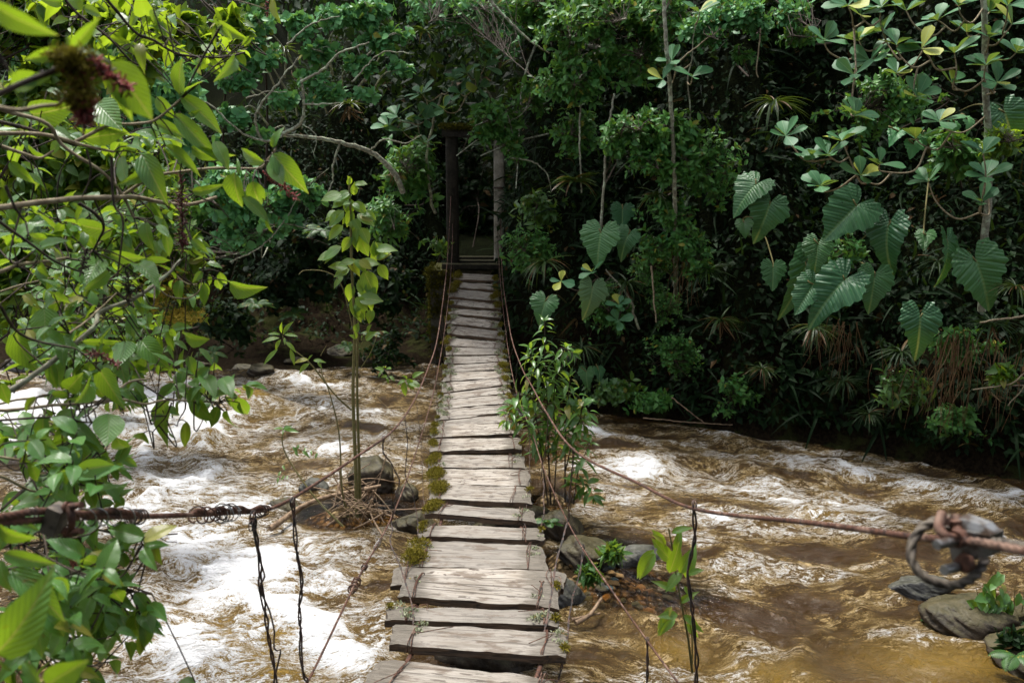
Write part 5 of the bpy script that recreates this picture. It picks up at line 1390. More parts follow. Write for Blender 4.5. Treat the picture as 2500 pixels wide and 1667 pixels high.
R1 = [(2084, 184), (2239, 237), (2323, 203), (2434, 203), (2101, 38), (2212, 27), (2289, 50), (2155, 77), (2097, 100), (2189, 111), (2415, 92), (2415, 31), (2407, 161), (1918, 333), (2055, 344), (1979, 383), (2021, 379), (2147, 402), (2101, 429), (2266, 444), (2407, 432), (2396, 494), (2002, 455), (2235, 340), (2293, 298), (2086, 283), (2400, 375), (2150, 20), (2070, 15), (2340, 15), (2470, 60), (2480, 130), (2330, 130), (2250, 120), (2125, 150), (2460, 15), (2360, 80), (2010, 100), (2190, 180)]
rg = np.random.default_rng(8)
paddle_tree('paddle-leaved tree on the steep bank with round glossy blue-green leaves on pale twigs', [(2395, 760, 10.6), (2405, 600, 10.5), (2412, 400, 10.4), (2408, 250, 10.3), (2400, 60, 10.2), (2395, -120, 10.1)],
            [(a, b, float(9.9 + rg.normal() * .25), int(rg.integers(3, 6))) for a, b in R1], .29, 1)
R2 = [(1370, 687), (1447, 665), (1512, 745), (1508, 783)]
paddle_tree('young paddle-leaved plant on the bank beside the pale dry heart leaf', [(1560, 800, 12.9), (1530, 720, 12.7), (1480, 660, 12.6)], [(a, b, 12.4, 4) for a, b in R2], .23, 2, 'darktwig', .02, 'plant', 'plant')
R3 = [(968, 283), (1037, 291), (984, 321), (1037, 352), (1106, 199), (1030, 230), (1010, 300), (950, 310)]
paddle_tree('paddle-leaved tree leaning from the slope above the mossy portal beam', [(1060, 520, 16.4), (1045, 420, 16.0), (1050, 320, 15.6), (1080, 230, 15.2)], [(a, b, 15.0, int(rg.integers(4, 6))) for a, b in R3], .34, 3, 'twig', .03)
R4 = [(1183, 165), (1167, 214), (1125, 230), (1083, 268), (1140, 180)]
paddle_tree('dim paddle-leaved bough in the shadow under the grey-green shrub', [(1240, 320, 15.6), (1200, 240, 15.3), (1160, 170, 15.0)], [(a, b, 14.8, 4) for a, b in R4], .32, 4, 'twig', .02)
paddle_tree('upright paddle-leaved shoots beside the thin pale trunk', [(1690, 330, 12.4), (1680, 200, 12.2), (1700, 60, 12.0)], [(1707, 30, 11.8, 4), (1690, 188, 11.9, 3), (1618, 195, 11.9, 3), (1640, 150, 12, 3)], .30, 5, 'twig', .012)

# ---- heart-leaved plants: every big leaf is a part of its own
def heart_plant(label, leaves, seed, mat='heart'):
    rng = np.random.default_rng(seed)
    jx = np.array([at(l[0], l[1], l[4]) for l in leaves])
    root = surf(float(np.mean([l[0] for l in leaves])), float(np.mean([l[1] for l in leaves])) + 30, -.05)
    t = thing('heart_leaf_plant', root, label, 'plant')
    for i, l in enumerate(leaves):
        jx_, jy_, tx, ty, Y = l[:5]
        wmul = l[5] if len(l) > 5 else 1
        mt = l[6] if len(l) > 6 else mat
        a, b = at(jx_, jy_, Y), at(tx, ty, Y - .12)
        D = b - a
        S = np.linalg.norm(D)
        m = MB()
        V, F, U = T_HT[(i * 2 + seed) % 5]
        S *= .90
        wmul = wmul * 1.06
        a = a + D * .05
        V = V * np.array([wmul, 1, 1])
        face = np.array([rng.normal() * .42, -.80, .62 + rng.normal() * .25])
        put_leaves(m, (V, F, U), a, D, face, S)
        lo = m.build('leaf', M[mt], t, origin=a)
        pm = MB()
        pp = spline([a, a + np.array([rng.normal() * .05, .10, .06]), (a + root) / 2 + np.array([0, .05, .12]), root], .05)
        tube(pm, pp, .010, 6)
        pm.build('petiole', M['stem'], t)
    return t
heart_plant('heart-leaved plant with broad glossy leaves below the small-leaved bush', [(1881, 495, 1849, 590, 11.9, 1.1), (1849, 447, 1780, 512, 12.0, 1.15), (1816, 542, 1820, 580, 11.9, 1.1, 'lance'), (1887, 649, 1887, 716, 11.9, 1.0)], 1)
heart_plant('largest heart-leaved plant, seven veined leaves overlapping in the middle of the bank', [(2095, 498, 2002, 595, 11.0, .95), (2170, 545, 2143, 672, 10.9, 1.0), (2067, 678, 1966, 782, 10.8, .95), (1998, 592, 1988, 670, 11.1, 1.0), (2136, 670, 2124, 768, 10.9, .95), (1988, 690, 1936, 775, 11.0, .8), (1970, 640, 1922, 790, 11.3, .6)], 2)
heart_plant('heart-leaved plant with two drooping leaves beside the dark tree trunk', [(2312, 585, 2325, 700, 10.3, 1.2), (2381, 632, 2430, 765, 10.2, .95)], 3)
heart_plant('long pale-tipped hanging heart leaf above the dry roots', [(2247, 768, 2243, 888, 10.2, .92)], 4)
heart_plant('dark glossy heart-leaved plant halfway to the portal', [(1468, 563, 1452, 655, 12.6, 1.15), (1520, 508, 1519, 565, 12.9, 1.1), (1535, 570, 1508, 630, 12.7, 1.1)], 5)
heart_plant('heart-leaved plant with one dull pale leaf and one dark leaf near the bridge', [(1447, 698, 1439, 783, 12.4, 1.05, 'heartpale'), (1332, 732, 1312, 795, 12.6, 1.2, 'heart')], 6)
heart_plant('dim heart-leaved plant behind the paddle-leaved tree', [(2212, 225, 2180, 300, 11.7, 1.2), (2450, 270, 2490, 370, 11.3, 1.1)], 7)
heart_plant('small heart-leaved vine under the pale twigs of the paddle-leaved tree', [(2195, 320, 2170, 345, 10.6, 1.1, 'glauc'), (2230, 350, 2225, 385, 10.5, 1.1, 'glauc'), (2300, 355, 2295, 395, 10.6, 1.1, 'glauc'), (2330, 300, 2335, 330, 10.6, 1.1, 'glauc'), (2360, 290, 2375, 320, 10.6, 1.1, 'glauc'), (2250, 330, 2262, 360, 10.6, 1.1, 'glauc'), (2260, 570, 2255, 610, 10.6, 1.1)], 8)
heart_plant('little heart-leaved plant low on the bank above the waterline', [(1432, 905, 1430, 950, 12.8, 1.1), (1460, 900, 1470, 930, 12.8, 1.1)], 9)

# ---- bromeliads, grass tufts, ferns, hanging roots
def rosette(name, label, cat, px, py, Y, r_px, n, tm=T_STW, mat='brom', seed=0, up=.5, dry=0, droop=0):
    rng = np.random.default_rng(4000 + seed)
    c = at(px, py, Y) if Y else surf(px, py, .05)
    r = r_px * c[1] / FPX
    m = MB()
    ph = rng.uniform(0, 6.28, n); el = rng.uniform(-.1, 1.2, n) * up + droop
    D = np.stack([np.cos(ph) * np.cos(el), np.sin(ph) * np.cos(el) * .8 - .35, np.sin(el)], 1)
    put_mixed(m, tm, c + D * .02, D, np.repeat(UP[None], n, 0) + D * .1, r * rng.uniform(.7, 1.25, n), rng)
    t = thing(name, c, label, cat)
    m.build('foliage', M[mat], t)
    if dry:
        m = MB(); D = np.stack([rng.normal(size=dry) * .5, -.3 + rng.normal(size=dry) * .3, -np.ones(dry)], 1)
        put_mixed(m, T_ST, c + D * .03, D, rng.normal(size=(dry, 3)), r * rng.uniform(.7, 1.2, dry), rng)
        m.build('dead_leaves', M['dry'], t)
    return t
rosette('bromeliad', 'large bromeliad rosette on the slope beside the pale portal post', 'bromeliad', 1400, 445, 13.4, 66, 34, seed=1)
rosette('bromeliad', 'bromeliad with olive straps above the glossy dark heart leaves', 'bromeliad', 1605, 480, 12.6, 56, 28, seed=2)
rosette('bromeliad', 'bromeliad perched in the twisted tree', 'bromeliad', 852, 255, 14.0, 44, 26, seed=3, dry=12)
rosette('bromeliad', 'bromeliad with orange-brown straps lodged in the top of the twisted tree', 'bromeliad', 1035, 80, 14.2, 44, 28, seed=4)
rosette('bromeliad', 'small bromeliad with dead straw leaves hanging below it', 'bromeliad', 965, 415, 15.6, 36, 22, mat='small', seed=5, dry=22)
rosette('bromeliad', 'pale bromeliad between the two shrubs above the portal', 'bromeliad', 1215, 110, 14.6, 50, 30, seed=6)
rosette('bromeliad', 'reddish bromeliad near the crown of the twisted tree', 'bromeliad', 690, 120, 14.2, 34, 22, seed=7, dry=8)
for i, (px, py, Y, r, lab) in enumerate(((1890, 250, 12.4, 66, 'dark grassy tuft hanging in the black gap of the upper slope'), (1930, 310, 12.2, 50, 'fine grassy tuft under the hanging tuft of the black gap'), (1725, 660, 12.6, 56, 'strap-leaved tuft beside the tiny-leaved curtain'), (1990, 800, 11.8, 60, 'long grassy tuft below the overlapping heart leaves'), (2290, 640, 10.8, 50, 'grassy tuft between the drooping heart leaves'),
                                        (2420, 790, 10.2, 60, 'broad-strapped tuft on the far right of the bank'), (2480, 700, 10.0, 54, 'strap-leaved tuft at the edge of the picture above the bare twigs'), (2200, 860, 11.0, 60, 'shaggy grass tuft above the dark hollow of the bank'), (2060, 930, 11.6, 52, 'grass tuft hanging into the dark hollow'), (1860, 900, 12.0, 44, 'wispy tuft in the dark hollow'), (1420, 850, 13.0, 60, 'long grassy tuft behind the leafy bush by the bridge'), (1530, 690, 12.8, 56, 'grass tuft beside the young paddle-leaved plant'),
                                        (1330, 640, 13.6, 60, 'grassy tuft near the far landing of the bridge'), (2400, 940, 10.4, 50, 'dark tuft above the river in the shaded corner'), (2120, 1010, 11.2, 44, 'tuft of straps at the dark waterline'), (1760, 780, 12.4, 50, 'tuft of dull straps under the bush with drooping leaves'))):
    rosette('grass_tuft', lab, 'grass tuft', px, py, Y, r * 1.1, 46, T_ST, 'tuft' if i % 3 else 'brom', 20 + i, .55, 6 if i % 2 else 0, -.15)
def frond_plant(label, px, py, Y, r_px, n, seed, base=None, upv=.5):
    rng = np.random.default_rng(seed)
    c = base if base is not None else at(px, py, Y)
    r = r_px * c[1] / FPX
    m = MB()
    for k in range(n):
        ph = rng.uniform(0, 6.28); d = np.array([np.cos(ph), np.sin(ph) * .7 - .3, upv + rng.normal() * .2]); d = nrm(d)
        t = np.linspace(0, 1, 16)[:, None]
        A = c + d * r * t + np.array([0, 0, -.55]) * r * t ** 2
        T = nrm(np.gradient(A, axis=0)); side = nrm(np.cross(T, UP))
        tube(m, A, .003, 4, closed_tip=False)
        w = r * .26 * np.sin(np.pi * np.linspace(.12, 1, 16)) ** .8 + .004
        for s in (-1, 1):
            put_leaves(m, T_SM[1], A[1:], side[1:] * s + T[1:] * .45, np.cross(side, T)[1:] , w[1:])
    t_ = thing('fern', c, label, 'fern')
    m.build('fronds', M['fern'], t_)
    return t_
frond_plant('fern arching over the dim shore behind the rapids', 625, 745, 15.5, 52, 12, 1)
frond_plant('low fern at the far waterline under the yellow bush', 520, 860, 14.9, 50, 10, 2)
frond_plant('bright fern sprouting at the plank ends beside the leafy bush', 1335, 1275, 6.9, 46, 6, 3, upv=.8)
frond_plant('fern in the grass at the corner of the near bank', 2480, 1600, 5.9, 90, 8, 4)
frond_plant('fern on the dim shore midway between the sapling and the pier', 915, 815, 16.6, 46, 10, 6)
frond_plant('small fern at the water edge behind the thin side shoot', 850, 845, 16.2, 40, 9, 7)
frond_plant('fern at the back of the dim shore below the bare limb', 720, 770, 17.3, 50, 10, 8)
frond_plant('dark fern on the slope behind the sapling', 790, 560, 16.8, 60, 10, 5)
for i, (px, py, Y, L, n, lab) in enumerate(((2330, 830, 10.3, 1.05, 46, 'skirt of dry brown roots hanging above the river'), (2050, 800, 11.5, .7, 26, 'dry brown roots trailing from the bank under the heart leaves'), (1670, 640, 12.7, .6, 16, 'few dry strands hanging beside the tiny-leaved curtain'), (2210, 880, 10.9, .7, 20, 'dry strands hanging beside the long heart leaf'), (2440, 850, 10.1, .9, 24, 'brown dead straps hanging below the far right tuft'))):
    rg = np.random.default_rng(600 + i); m = MB(); c = at(px, py, Y)
    for k in range(n):
        a = c + rg.normal(size=3) * [.16, .07, .08]
        e = a + np.array([rg.normal() * .13 - .06, -.05 + rg.normal() * .06, -L * rg.uniform(.5, 1.1)])
        tube(m, spline([a, (a + e) / 2 + rg.normal(size=3) * .04, e], n=9), np.linspace(.006, .002, 9), 4, closed_tip=False)
    tag(m.build('hanging_roots', M['dry'], None, origin=c), lab, 'roots')
# thin bare trunks and lianas
def liana(label, pts, r, mat='lichbark', name='liana', cat='liana'):
    m = MB(); P = spline([at(*p) for p in pts], .05)
    rg = np.random.default_rng(len(label)); P = P + rg.normal(size=P.shape) * .004
    tube(m, P, np.linspace(r, r * .7, len(P)), 7)
    return tag(m.build(name, M[mat], None, origin=P[0]), label, cat)
liana('thin pale trunk running straight up the dark slope', [(1650, 720, 13.4), (1650, 620, 12.8), (1648, 540, 12.5), (1646, 430, 12.2), (1641, 310, 12.1), (1634, 190, 12.0), (1626, 110, 11.9), (1622, 20, 11.9), (1618, -80, 11.9)], .036, name='bare_tree', cat='tree')
liana('slim dark stem rising past the glossy heart leaf', [(1466, 560, 12.8), (1475, 440, 12.8), (1482, 330, 12.8), (1500, 230, 12.9)], .022)
liana('grey liana crossing behind the airy crown', [(1400, 20, 13.6), (1420, 180, 13.4), (1415, 330, 13.3), (1420, 470, 13.4)], .018)
liana('short pale root hanging free in the dark middle slope', [(1590, 650, 12.2), (1594, 700, 12.2), (1602, 788, 12.2)], .014, 'twig')
liana('thin hanging vine in the upper dark gap', [(1857, 70, 12.0), (1852, 130, 12.0), (1846, 170, 12.0), (1851, 190, 12.0)], .012, 'twig')
liana('pale twig reaching down beside the thin trunk', [(1640, 165, 11.9), (1700, 115, 11.9), (1760, 70, 12.0)], .010, 'twig')
liana('bare pale branch pointing over the river from the shaded corner', [(2560, 760, 9.6), (2480, 775, 9.5), (2420, 782, 9.4), (2392, 788, 9.4)], .014, 'twig', 'bare_branch', 'branch')
liana('bare grey branch with a bright sprig over the river', [(2530, 840, 9.8), (2500, 910, 9.8), (2470, 935, 9.8), (2420, 945, 9.8), (2375, 950, 9.8)], .012, 'twig', 'bare_branch', 'branch')
liana('thin twig dangling over the waterline in the shaded corner', [(2520, 900, 9.8), (2495, 950, 9.8), (2460, 990, 9.8)], .009, 'twig', 'bare_branch', 'branch')
liana('long thin branch fallen along the waterline', [(1570, 1020, 12.3), (1680, 1030, 12.2), (1790, 1038, 12.1)], .010, 'drift', 'bare_branch', 'branch')
liana('broken cane leaning down to the waterline', [(1640, 970, 12.4), (1690, 1010, 12.2), (1720, 1032, 12.1)], .010, 'drift', 'bare_branch', 'branch')

# ---- plants standing in the river bed
def stem_plant(name, label, cat, stems, leaves, tm, lmat, smat='stem', rs=.012, seed=0, size=.2, every=None, k=2, stem_name='stem', dirup=.15, from_=.4, lay=.10, thick_n=0, grow=1.0):
    """stems: pixel polylines (px, py, Y); leaves along the last part of each stem."""
    rng = np.random.default_rng(seed)
    lm = MB(); t = None
    for i, (pts, r) in enumerate(stems):
        P = spline([at(*p) for p in pts], .03)
        m = MB(); tube(m, P, np.linspace(r, r * .5, len(P)), 8)
        if t is None: t = thing(name, P[0], label, cat)
        m.build(stem_name, M[smat], t)
        if every:
            L = len(P) * .03
            s = np.arange(from_ * L, L, every)
            ph = rng.uniform(0, 6)
            for q in s:
                j = min(len(P) - 1, int(q / .03)); T = nrm(P[min(j + 1, len(P) - 1)] - P[j - 1])
                for w in range(k):
                    ph += 2.4 if k != 2 else (math.pi if w else 1.75)
                    a = nrm(np.cross(T, [.21, .9, .3])); b = np.cross(T, a)
                    D = nrm((np.cos(ph) * a + np.sin(ph) * b) + T * dirup + rng.normal(size=3) * .15 - UP * lay)
                    f = size * rng.uniform(.7, 1.1) * (1 - .45 * max(0, (q / L - .8) / .2))
                    put_mixed(lm, tm, P[j][None] + D * .02, D[None], nrm(UP + T * .4 + rng.normal(size=3) * .2)[None], [f], rng)
            sprig(lm, rng, P[-1], P[-1] - P[-3], 4, size * .6, tm, spread=.5, along=.02)
    if thick_n:
        for k_ in range(thick_n):
            bx, by, tx, ty, Y = leaves[rng.integers(0, len(leaves))][:5]
            s_, t_ = rng.normal(size=2) * 14, rng.normal(size=2) * 9
            leaves = leaves + [(bx + s_[0], by + s_[1], tx + s_[0] + t_[0], ty + s_[1] + t_[1], Y + rng.normal() * .12)]
    for (bx, by, tx, ty, Y, *w) in leaves:
        a, b = at(bx, by, Y), at(tx, ty, Y - .06)
        put_mixed(lm, tm, a[None], (b - a)[None], nrm(np.array([rng.normal() * .3, -.7, .7]))[None], [np.linalg.norm(b - a) * grow], rng)
    lm.build('foliage', M[lmat], t)
    return t
z1 = lambda zx, zy: (500 + zx / 4.704, 300 + zy / 4.704)
lv = []
for bx, by, tx, ty in ((1690, 830, 1450, 870), (1680, 800, 1440, 875), (1720, 700, 1820, 690), (1710, 830, 1720, 690), (1650, 720, 1650, 630), (1680, 880, 1590, 990), (1640, 870, 1440, 960), (1710, 910, 1870, 1030), (1730, 930, 1760, 1000), (1600, 1010, 1400, 1180), (1580, 1050, 1480, 1150), (1680, 1000, 1640, 1200), (1750, 1050, 1960, 1160), (1780, 1060, 1930, 1110), (1590, 1180, 1380, 1320), (1720, 1100, 1690, 1240), (1790, 1200, 1900, 1390), (1750, 1200, 1700, 1400), (1680, 1310, 1560, 1480), (1760, 1290, 1760, 1480), (1570, 1420, 1320, 1560), (1960, 1540, 1950, 1380), (1970, 1560, 2130, 1480)):
    (a, b), (c, e) = z1(bx, by), z1(tx, ty); lv.append((a, b, c, e, 8.9))
z2 = lambda zx, zy: (800 + zx / 2.613, 500 + zy / 2.613)
for bx, by, tx, ty in ((140, 410, 30, 450), (130, 400, 0, 380), (100, 460, 20, 520), (170, 350, 260, 420), (300, 330, 290, 240), (310, 340, 390, 290), (330, 380, 380, 480), (150, 500, 130, 620), (230, 420, 310, 590), (260, 500, 300, 600), (180, 620, 230, 740), (190, 560, 330, 580), (240, 480, 200, 560), (280, 560, 260, 680), (220, 600, 170, 690), (200, 380, 330, 350), (215, 860, 215, 830)):
    (a, b), (c, e) = z2(bx, by), z2(tx, ty); lv.append((a, b, c, e, 8.9))
stem_plant('sapling', 'tall sapling with sunlit yellow-green leaves standing in the rapids left of the bridge', 'sapling',
           [([(872, 1262, 8.95), (868, 1130, 8.95), (862, 960, 8.93), (866, 800, 8.9), (858, 640, 8.9), (856, 520, 8.9), (852, 440, 8.9)], .022), ([(880, 1255, 9.0), (876, 1100, 9.0), (872, 950, 9.0), (874, 800, 8.98), (880, 700, 8.95), (910, 645, 8.9)], .018),
            ([(866, 820, 8.9), (835, 700, 8.9), (800, 665, 8.9), (745, 660, 8.85), (730, 670, 8.8)], .007), ([(872, 770, 8.9), (895, 745, 8.9), (914, 735, 8.85)], .005), ([(880, 900, 8.95), (905, 860, 8.9), (922, 815, 8.9)], .006), ([(878, 850, 8.95), (885, 835, 8.9)], .005)],
           lv, T_OVw, 'sapling', 'stem', seed=5, thick_n=44, grow=.98)
lv = []
z3 = lambda zx, zy: (600 + zx / 2.851, 750 + zy / 2.851)
for bx, by, tx, ty in ((960, 430, 900, 425), (965, 440, 910, 470), (970, 420, 960, 400), (980, 425, 1015, 420), (1000, 480, 1035, 500), (985, 480, 945, 480), (980, 490, 990, 515), (1105, 520, 1100, 620), (1110, 510, 1055, 510), (1120, 500, 1180, 550), (1130, 520, 1225, 540), (1120, 500, 1125, 470), (1160, 490, 1205, 440), (1130, 530, 1170, 570)):
    (a, b), (c, e) = z3(bx, by), z3(tx, ty); lv.append((a, b, c, e, 9.0))
stem_plant('shoot', 'thin side shoot with two tufts of leaves pointing at the bridge', 'shoot', [([(876, 975, 9.0), (920, 945, 9.0), (955, 928, 9.0), (985, 930, 9.0), (1000, 925, 9.0)], .008), ([(955, 928, 9.0), (945, 910, 9.0), (938, 898, 9.0)], .005), ([(874, 930, 9.0), (920, 970, 9.05), (985, 1030, 9.1)], .004)], lv, T_OV, 'sapling', 'twig', seed=6)
lv = []
for bx, by, tx, ty in ((260, 190, 315, 90), (250, 180, 240, 105), (240, 190, 160, 170), (235, 215, 105, 220), (245, 225, 185, 290), (225, 290, 115, 400), (270, 190, 360, 190), (280, 240, 350, 300), (310, 290, 345, 400), (440, 365, 330, 355), (445, 390, 345, 445), (435, 370, 455, 325), (470, 370, 535, 360), (500, 380, 530, 420), (270, 210, 275, 260)):
    (a, b), (c, e) = z3(bx, by), z3(tx, ty); lv.append((a, b, c, e, 8.3))
stem_plant('sapling', 'bent sapling with long pale leaves at its drooping tip over the rapids', 'sapling', [([(850, 1262, 8.9), (835, 1190, 8.8), (828, 1060, 8.7), (805, 960, 8.5), (787, 915, 8.4), (783, 880, 8.4)], .010), ([(857, 1000, 8.9), (815, 960, 8.6), (760, 890, 8.4), (725, 860, 8.3), (697, 838, 8.3), (690, 820, 8.3)], .010), ([(783, 868, 8.4), (797, 843, 8.4)], .004)], lv, T_LN, 'sapling', 'stem', seed=7)
stem_plant('sapling', 'leaning thin stem with a small leaf tuft at its top in the left rapids', 'sapling', [([(838, 1285, 7.6), (770, 1215, 7.6), (710, 1130, 7.7), (690, 1085, 7.7), (692, 1045, 7.7)], .010), ([(700, 1105, 7.7), (740, 1090, 7.7), (775, 1100, 7.7)], .003), ([(705, 1120, 7.7), (685, 1150, 7.7), (690, 1160, 7.7)], .003)],
           [(692, 1047, 670, 1041, 7.7), (692, 1047, 728, 1050, 7.7), (692, 1047, 700, 1036, 7.7), (692, 1047, 690, 1060, 7.7)] + [(a, b, a + rg.normal() * 8, b + 10, 7.7) for a, b in ((715, 1090), (730, 1085), (745, 1092), (760, 1098), (775, 1105), (690, 1135), (686, 1150), (695, 1160), (720, 1100), (738, 1100), (702, 1160), (680, 1165))], T_LN, 'lance', 'stem', seed=8)
stem_plant('bush', 'leafy bush with narrow glossy leaves growing beside the deck', 'bush',
           [([(1345, 1232, 9.2), (1338, 1080, 9.2), (1335, 940, 9.15), (1330, 860, 9.1), (1330, 782, 9.1)], .011), ([(1338, 1232, 9.15), (1318, 1080, 9.15), (1300, 950, 9.1), (1296, 850, 9.1)], .009), ([(1352, 1232, 9.2), (1358, 1100, 9.2), (1352, 980, 9.1), (1365, 880, 9.0), (1385, 850, 9.0)], .009),
            ([(1380, 1225, 9.0), (1380, 1080, 9.0), (1388, 960, 8.95), (1392, 918, 8.9)], .010), ([(1380, 1150, 9.0), (1400, 1070, 8.9), (1425, 990, 8.8)], .008), ([(1342, 1120, 9.1), (1290, 1040, 9.0), (1262, 990, 8.9)], .006), ([(1400, 1230, 8.9), (1412, 1150, 8.8), (1440, 1080, 8.7)], .007), ([(1335, 960, 9.1), (1310, 890, 9.0), (1290, 870, 9.0)], .006), ([(1352, 1000, 9.1), (1400, 960, 9.0), (1440, 1010, 8.9)], .006), ([(1388, 1200, 8.9), (1425, 1180, 8.7), (1450, 1210, 8.6)], .005), ([(1335, 1010, 9.1), (1270, 960, 9), (1235, 1030, 8.9)], .005), ([(1334, 900, 9.1), (1368, 850, 9.0), (1400, 862, 8.9)], .005), ([(1380, 1040, 9), (1410, 1010, 8.9), (1432, 1060, 8.8)], .005)],
           [], T_LN, 'lance', 'darktwig', seed=9, size=.21, every=.050, k=2, from_=.36, lay=.30)
T_OVn = [leaf_tmpl(8, 5, .36, 'ovate', .35, .40, .012), leaf_tmpl(8, 5, .32, 'ovate', .45, .6, .012), leaf_tmpl(8, 5, .40, 'ovate', .25, .25, .01)]
lv = []
for bx, by, tx, ty in ((1640, 1300, 1690, 1275), (1625, 1330, 1610, 1300), (1640, 1370, 1590, 1310), (1600, 1350, 1545, 1430), (1665, 1395, 1612, 1450), (1680, 1400, 1720, 1385), (1660, 1400, 1690, 1330), (1650, 1440, 1600, 1415), (1640, 1480, 1600, 1540), (1660, 1470, 1700, 1440), (1655, 1500, 1600, 1500), (1668, 1500, 1722, 1540), (1640, 1510, 1600, 1560), (1670, 1430, 1700, 1470), (1690, 1520, 1722, 1548), (1650, 1350, 1660, 1290)):
    lv.append((bx, by, tx, ty, 4.0))
stem_plant('sapling', 'broad-leaved young plant beside the twisted hanger wire over the shingle', 'plant', [([(1690, 1640, 4.1), (1680, 1560, 4.05), (1665, 1480, 4.0), (1650, 1400, 4.0), (1640, 1330, 4.0), (1632, 1290, 4.0)], .007), ([(1690, 1620, 4.1), (1688, 1540, 4.05), (1670, 1480, 4)], .004)], lv, T_OVn, 'sapling', 'stem', seed=10, grow=.82, thick_n=8)
lv = []
for i in range(34):
    a, b = 2440 + rg.normal() * 36, 1460 + rg.normal() * 32
    lv.append((a, b, a + rg.normal() * 26, b + rg.uniform(8, 42), 6.6))
stem_plant('plant', 'small broad-leaved plant rooted on the big wet boulder', 'plant', [([(2440 + k * 14, 1540, 6.7), (2435 + k * 20, 1490, 6.65), (2430 + k * 24, 1430, 6.6)], .005) for k in range(-2, 4)], lv, T_OVs, 'lance', 'stem', seed=11)
small('low herb on the wet rim of the big wet boulder', 2280, 1510, 26, 20, 14, 'herb', 'herb', Y=6.7, size=.05, tm=T_OVs, leaf='lance', anchor=at(2280, 1530, 6.8))
small('shaded weeds on the corner of the near bank', 2470, 1560, 40, 26, 30, 'weeds', 'weeds', Y=6.1, size=.07, tm=T_OVs, leaf='dark', anchor=at(2480, 1600, 6.1))
small('grassy green tuft on the mossy slab by the shingle', 1490, 1350, 30, 16, 26, 'herb', 'herb', Y=7.5, size=.10, tm=T_LN, leaf='lance', anchor=at(1490, 1370, 7.5))
small('tuft of grass at the shingle edge under the plank ends', 1440, 1405, 34, 12, 24, 'herb', 'herb', Y=7.0, size=.09, tm=T_LN, leaf='fern', anchor=at(1440, 1420, 7.0))

# ------------------------------------------------------------------ the broad-leaved shrubs on the near bank, close to the camera
def raceme(parent, pts, seed, n=90, L=.022, mat='red', r=.0022):
    rng = np.random.default_rng(seed)
    P = spline([at(*p) for p in pts], .004)
    m = MB(); tube(m, P, np.linspace(r, r * .5, len(P)), 5)
    ax = m.build('flower_stalk', M['darktwig'], parent)
    m = MB()
    j = rng.integers(int(len(P) * .15), len(P), n)
    D = nrm(rng.normal(size=(n, 3)))
    e = P[j] + D * (L * rng.uniform(.4, 1.1, n))[:, None]
    for a, b in zip(P[j], e):
        tube(m, spline([a, (a + b) / 2 + rng.normal(size=3) * .002, b], n=4), np.array([.0010, .0013, .0020, .0013]), 4)
    m.build('flower_spike', M[mat], parent)
def limb_mesh(pts, r, rng, name, mat, parent, kink=.006):
    P = spline([at(*p) for p in pts], .015)
    P = P + kink * np.stack([np.interp(np.arange(len(P)), np.linspace(0, len(P), max(4, len(P) // 7)), rng.normal(size=max(4, len(P) // 7))) for _ in range(3)], 1)
    rr = np.linspace(r, r * .55, len(P)) * .82 * (1 + .10 * (np.arange(len(P)) % 9 == 0))
    m = MB(); tube(m, P, rr, 8)
    m.build(name, M[mat], parent)
    return P
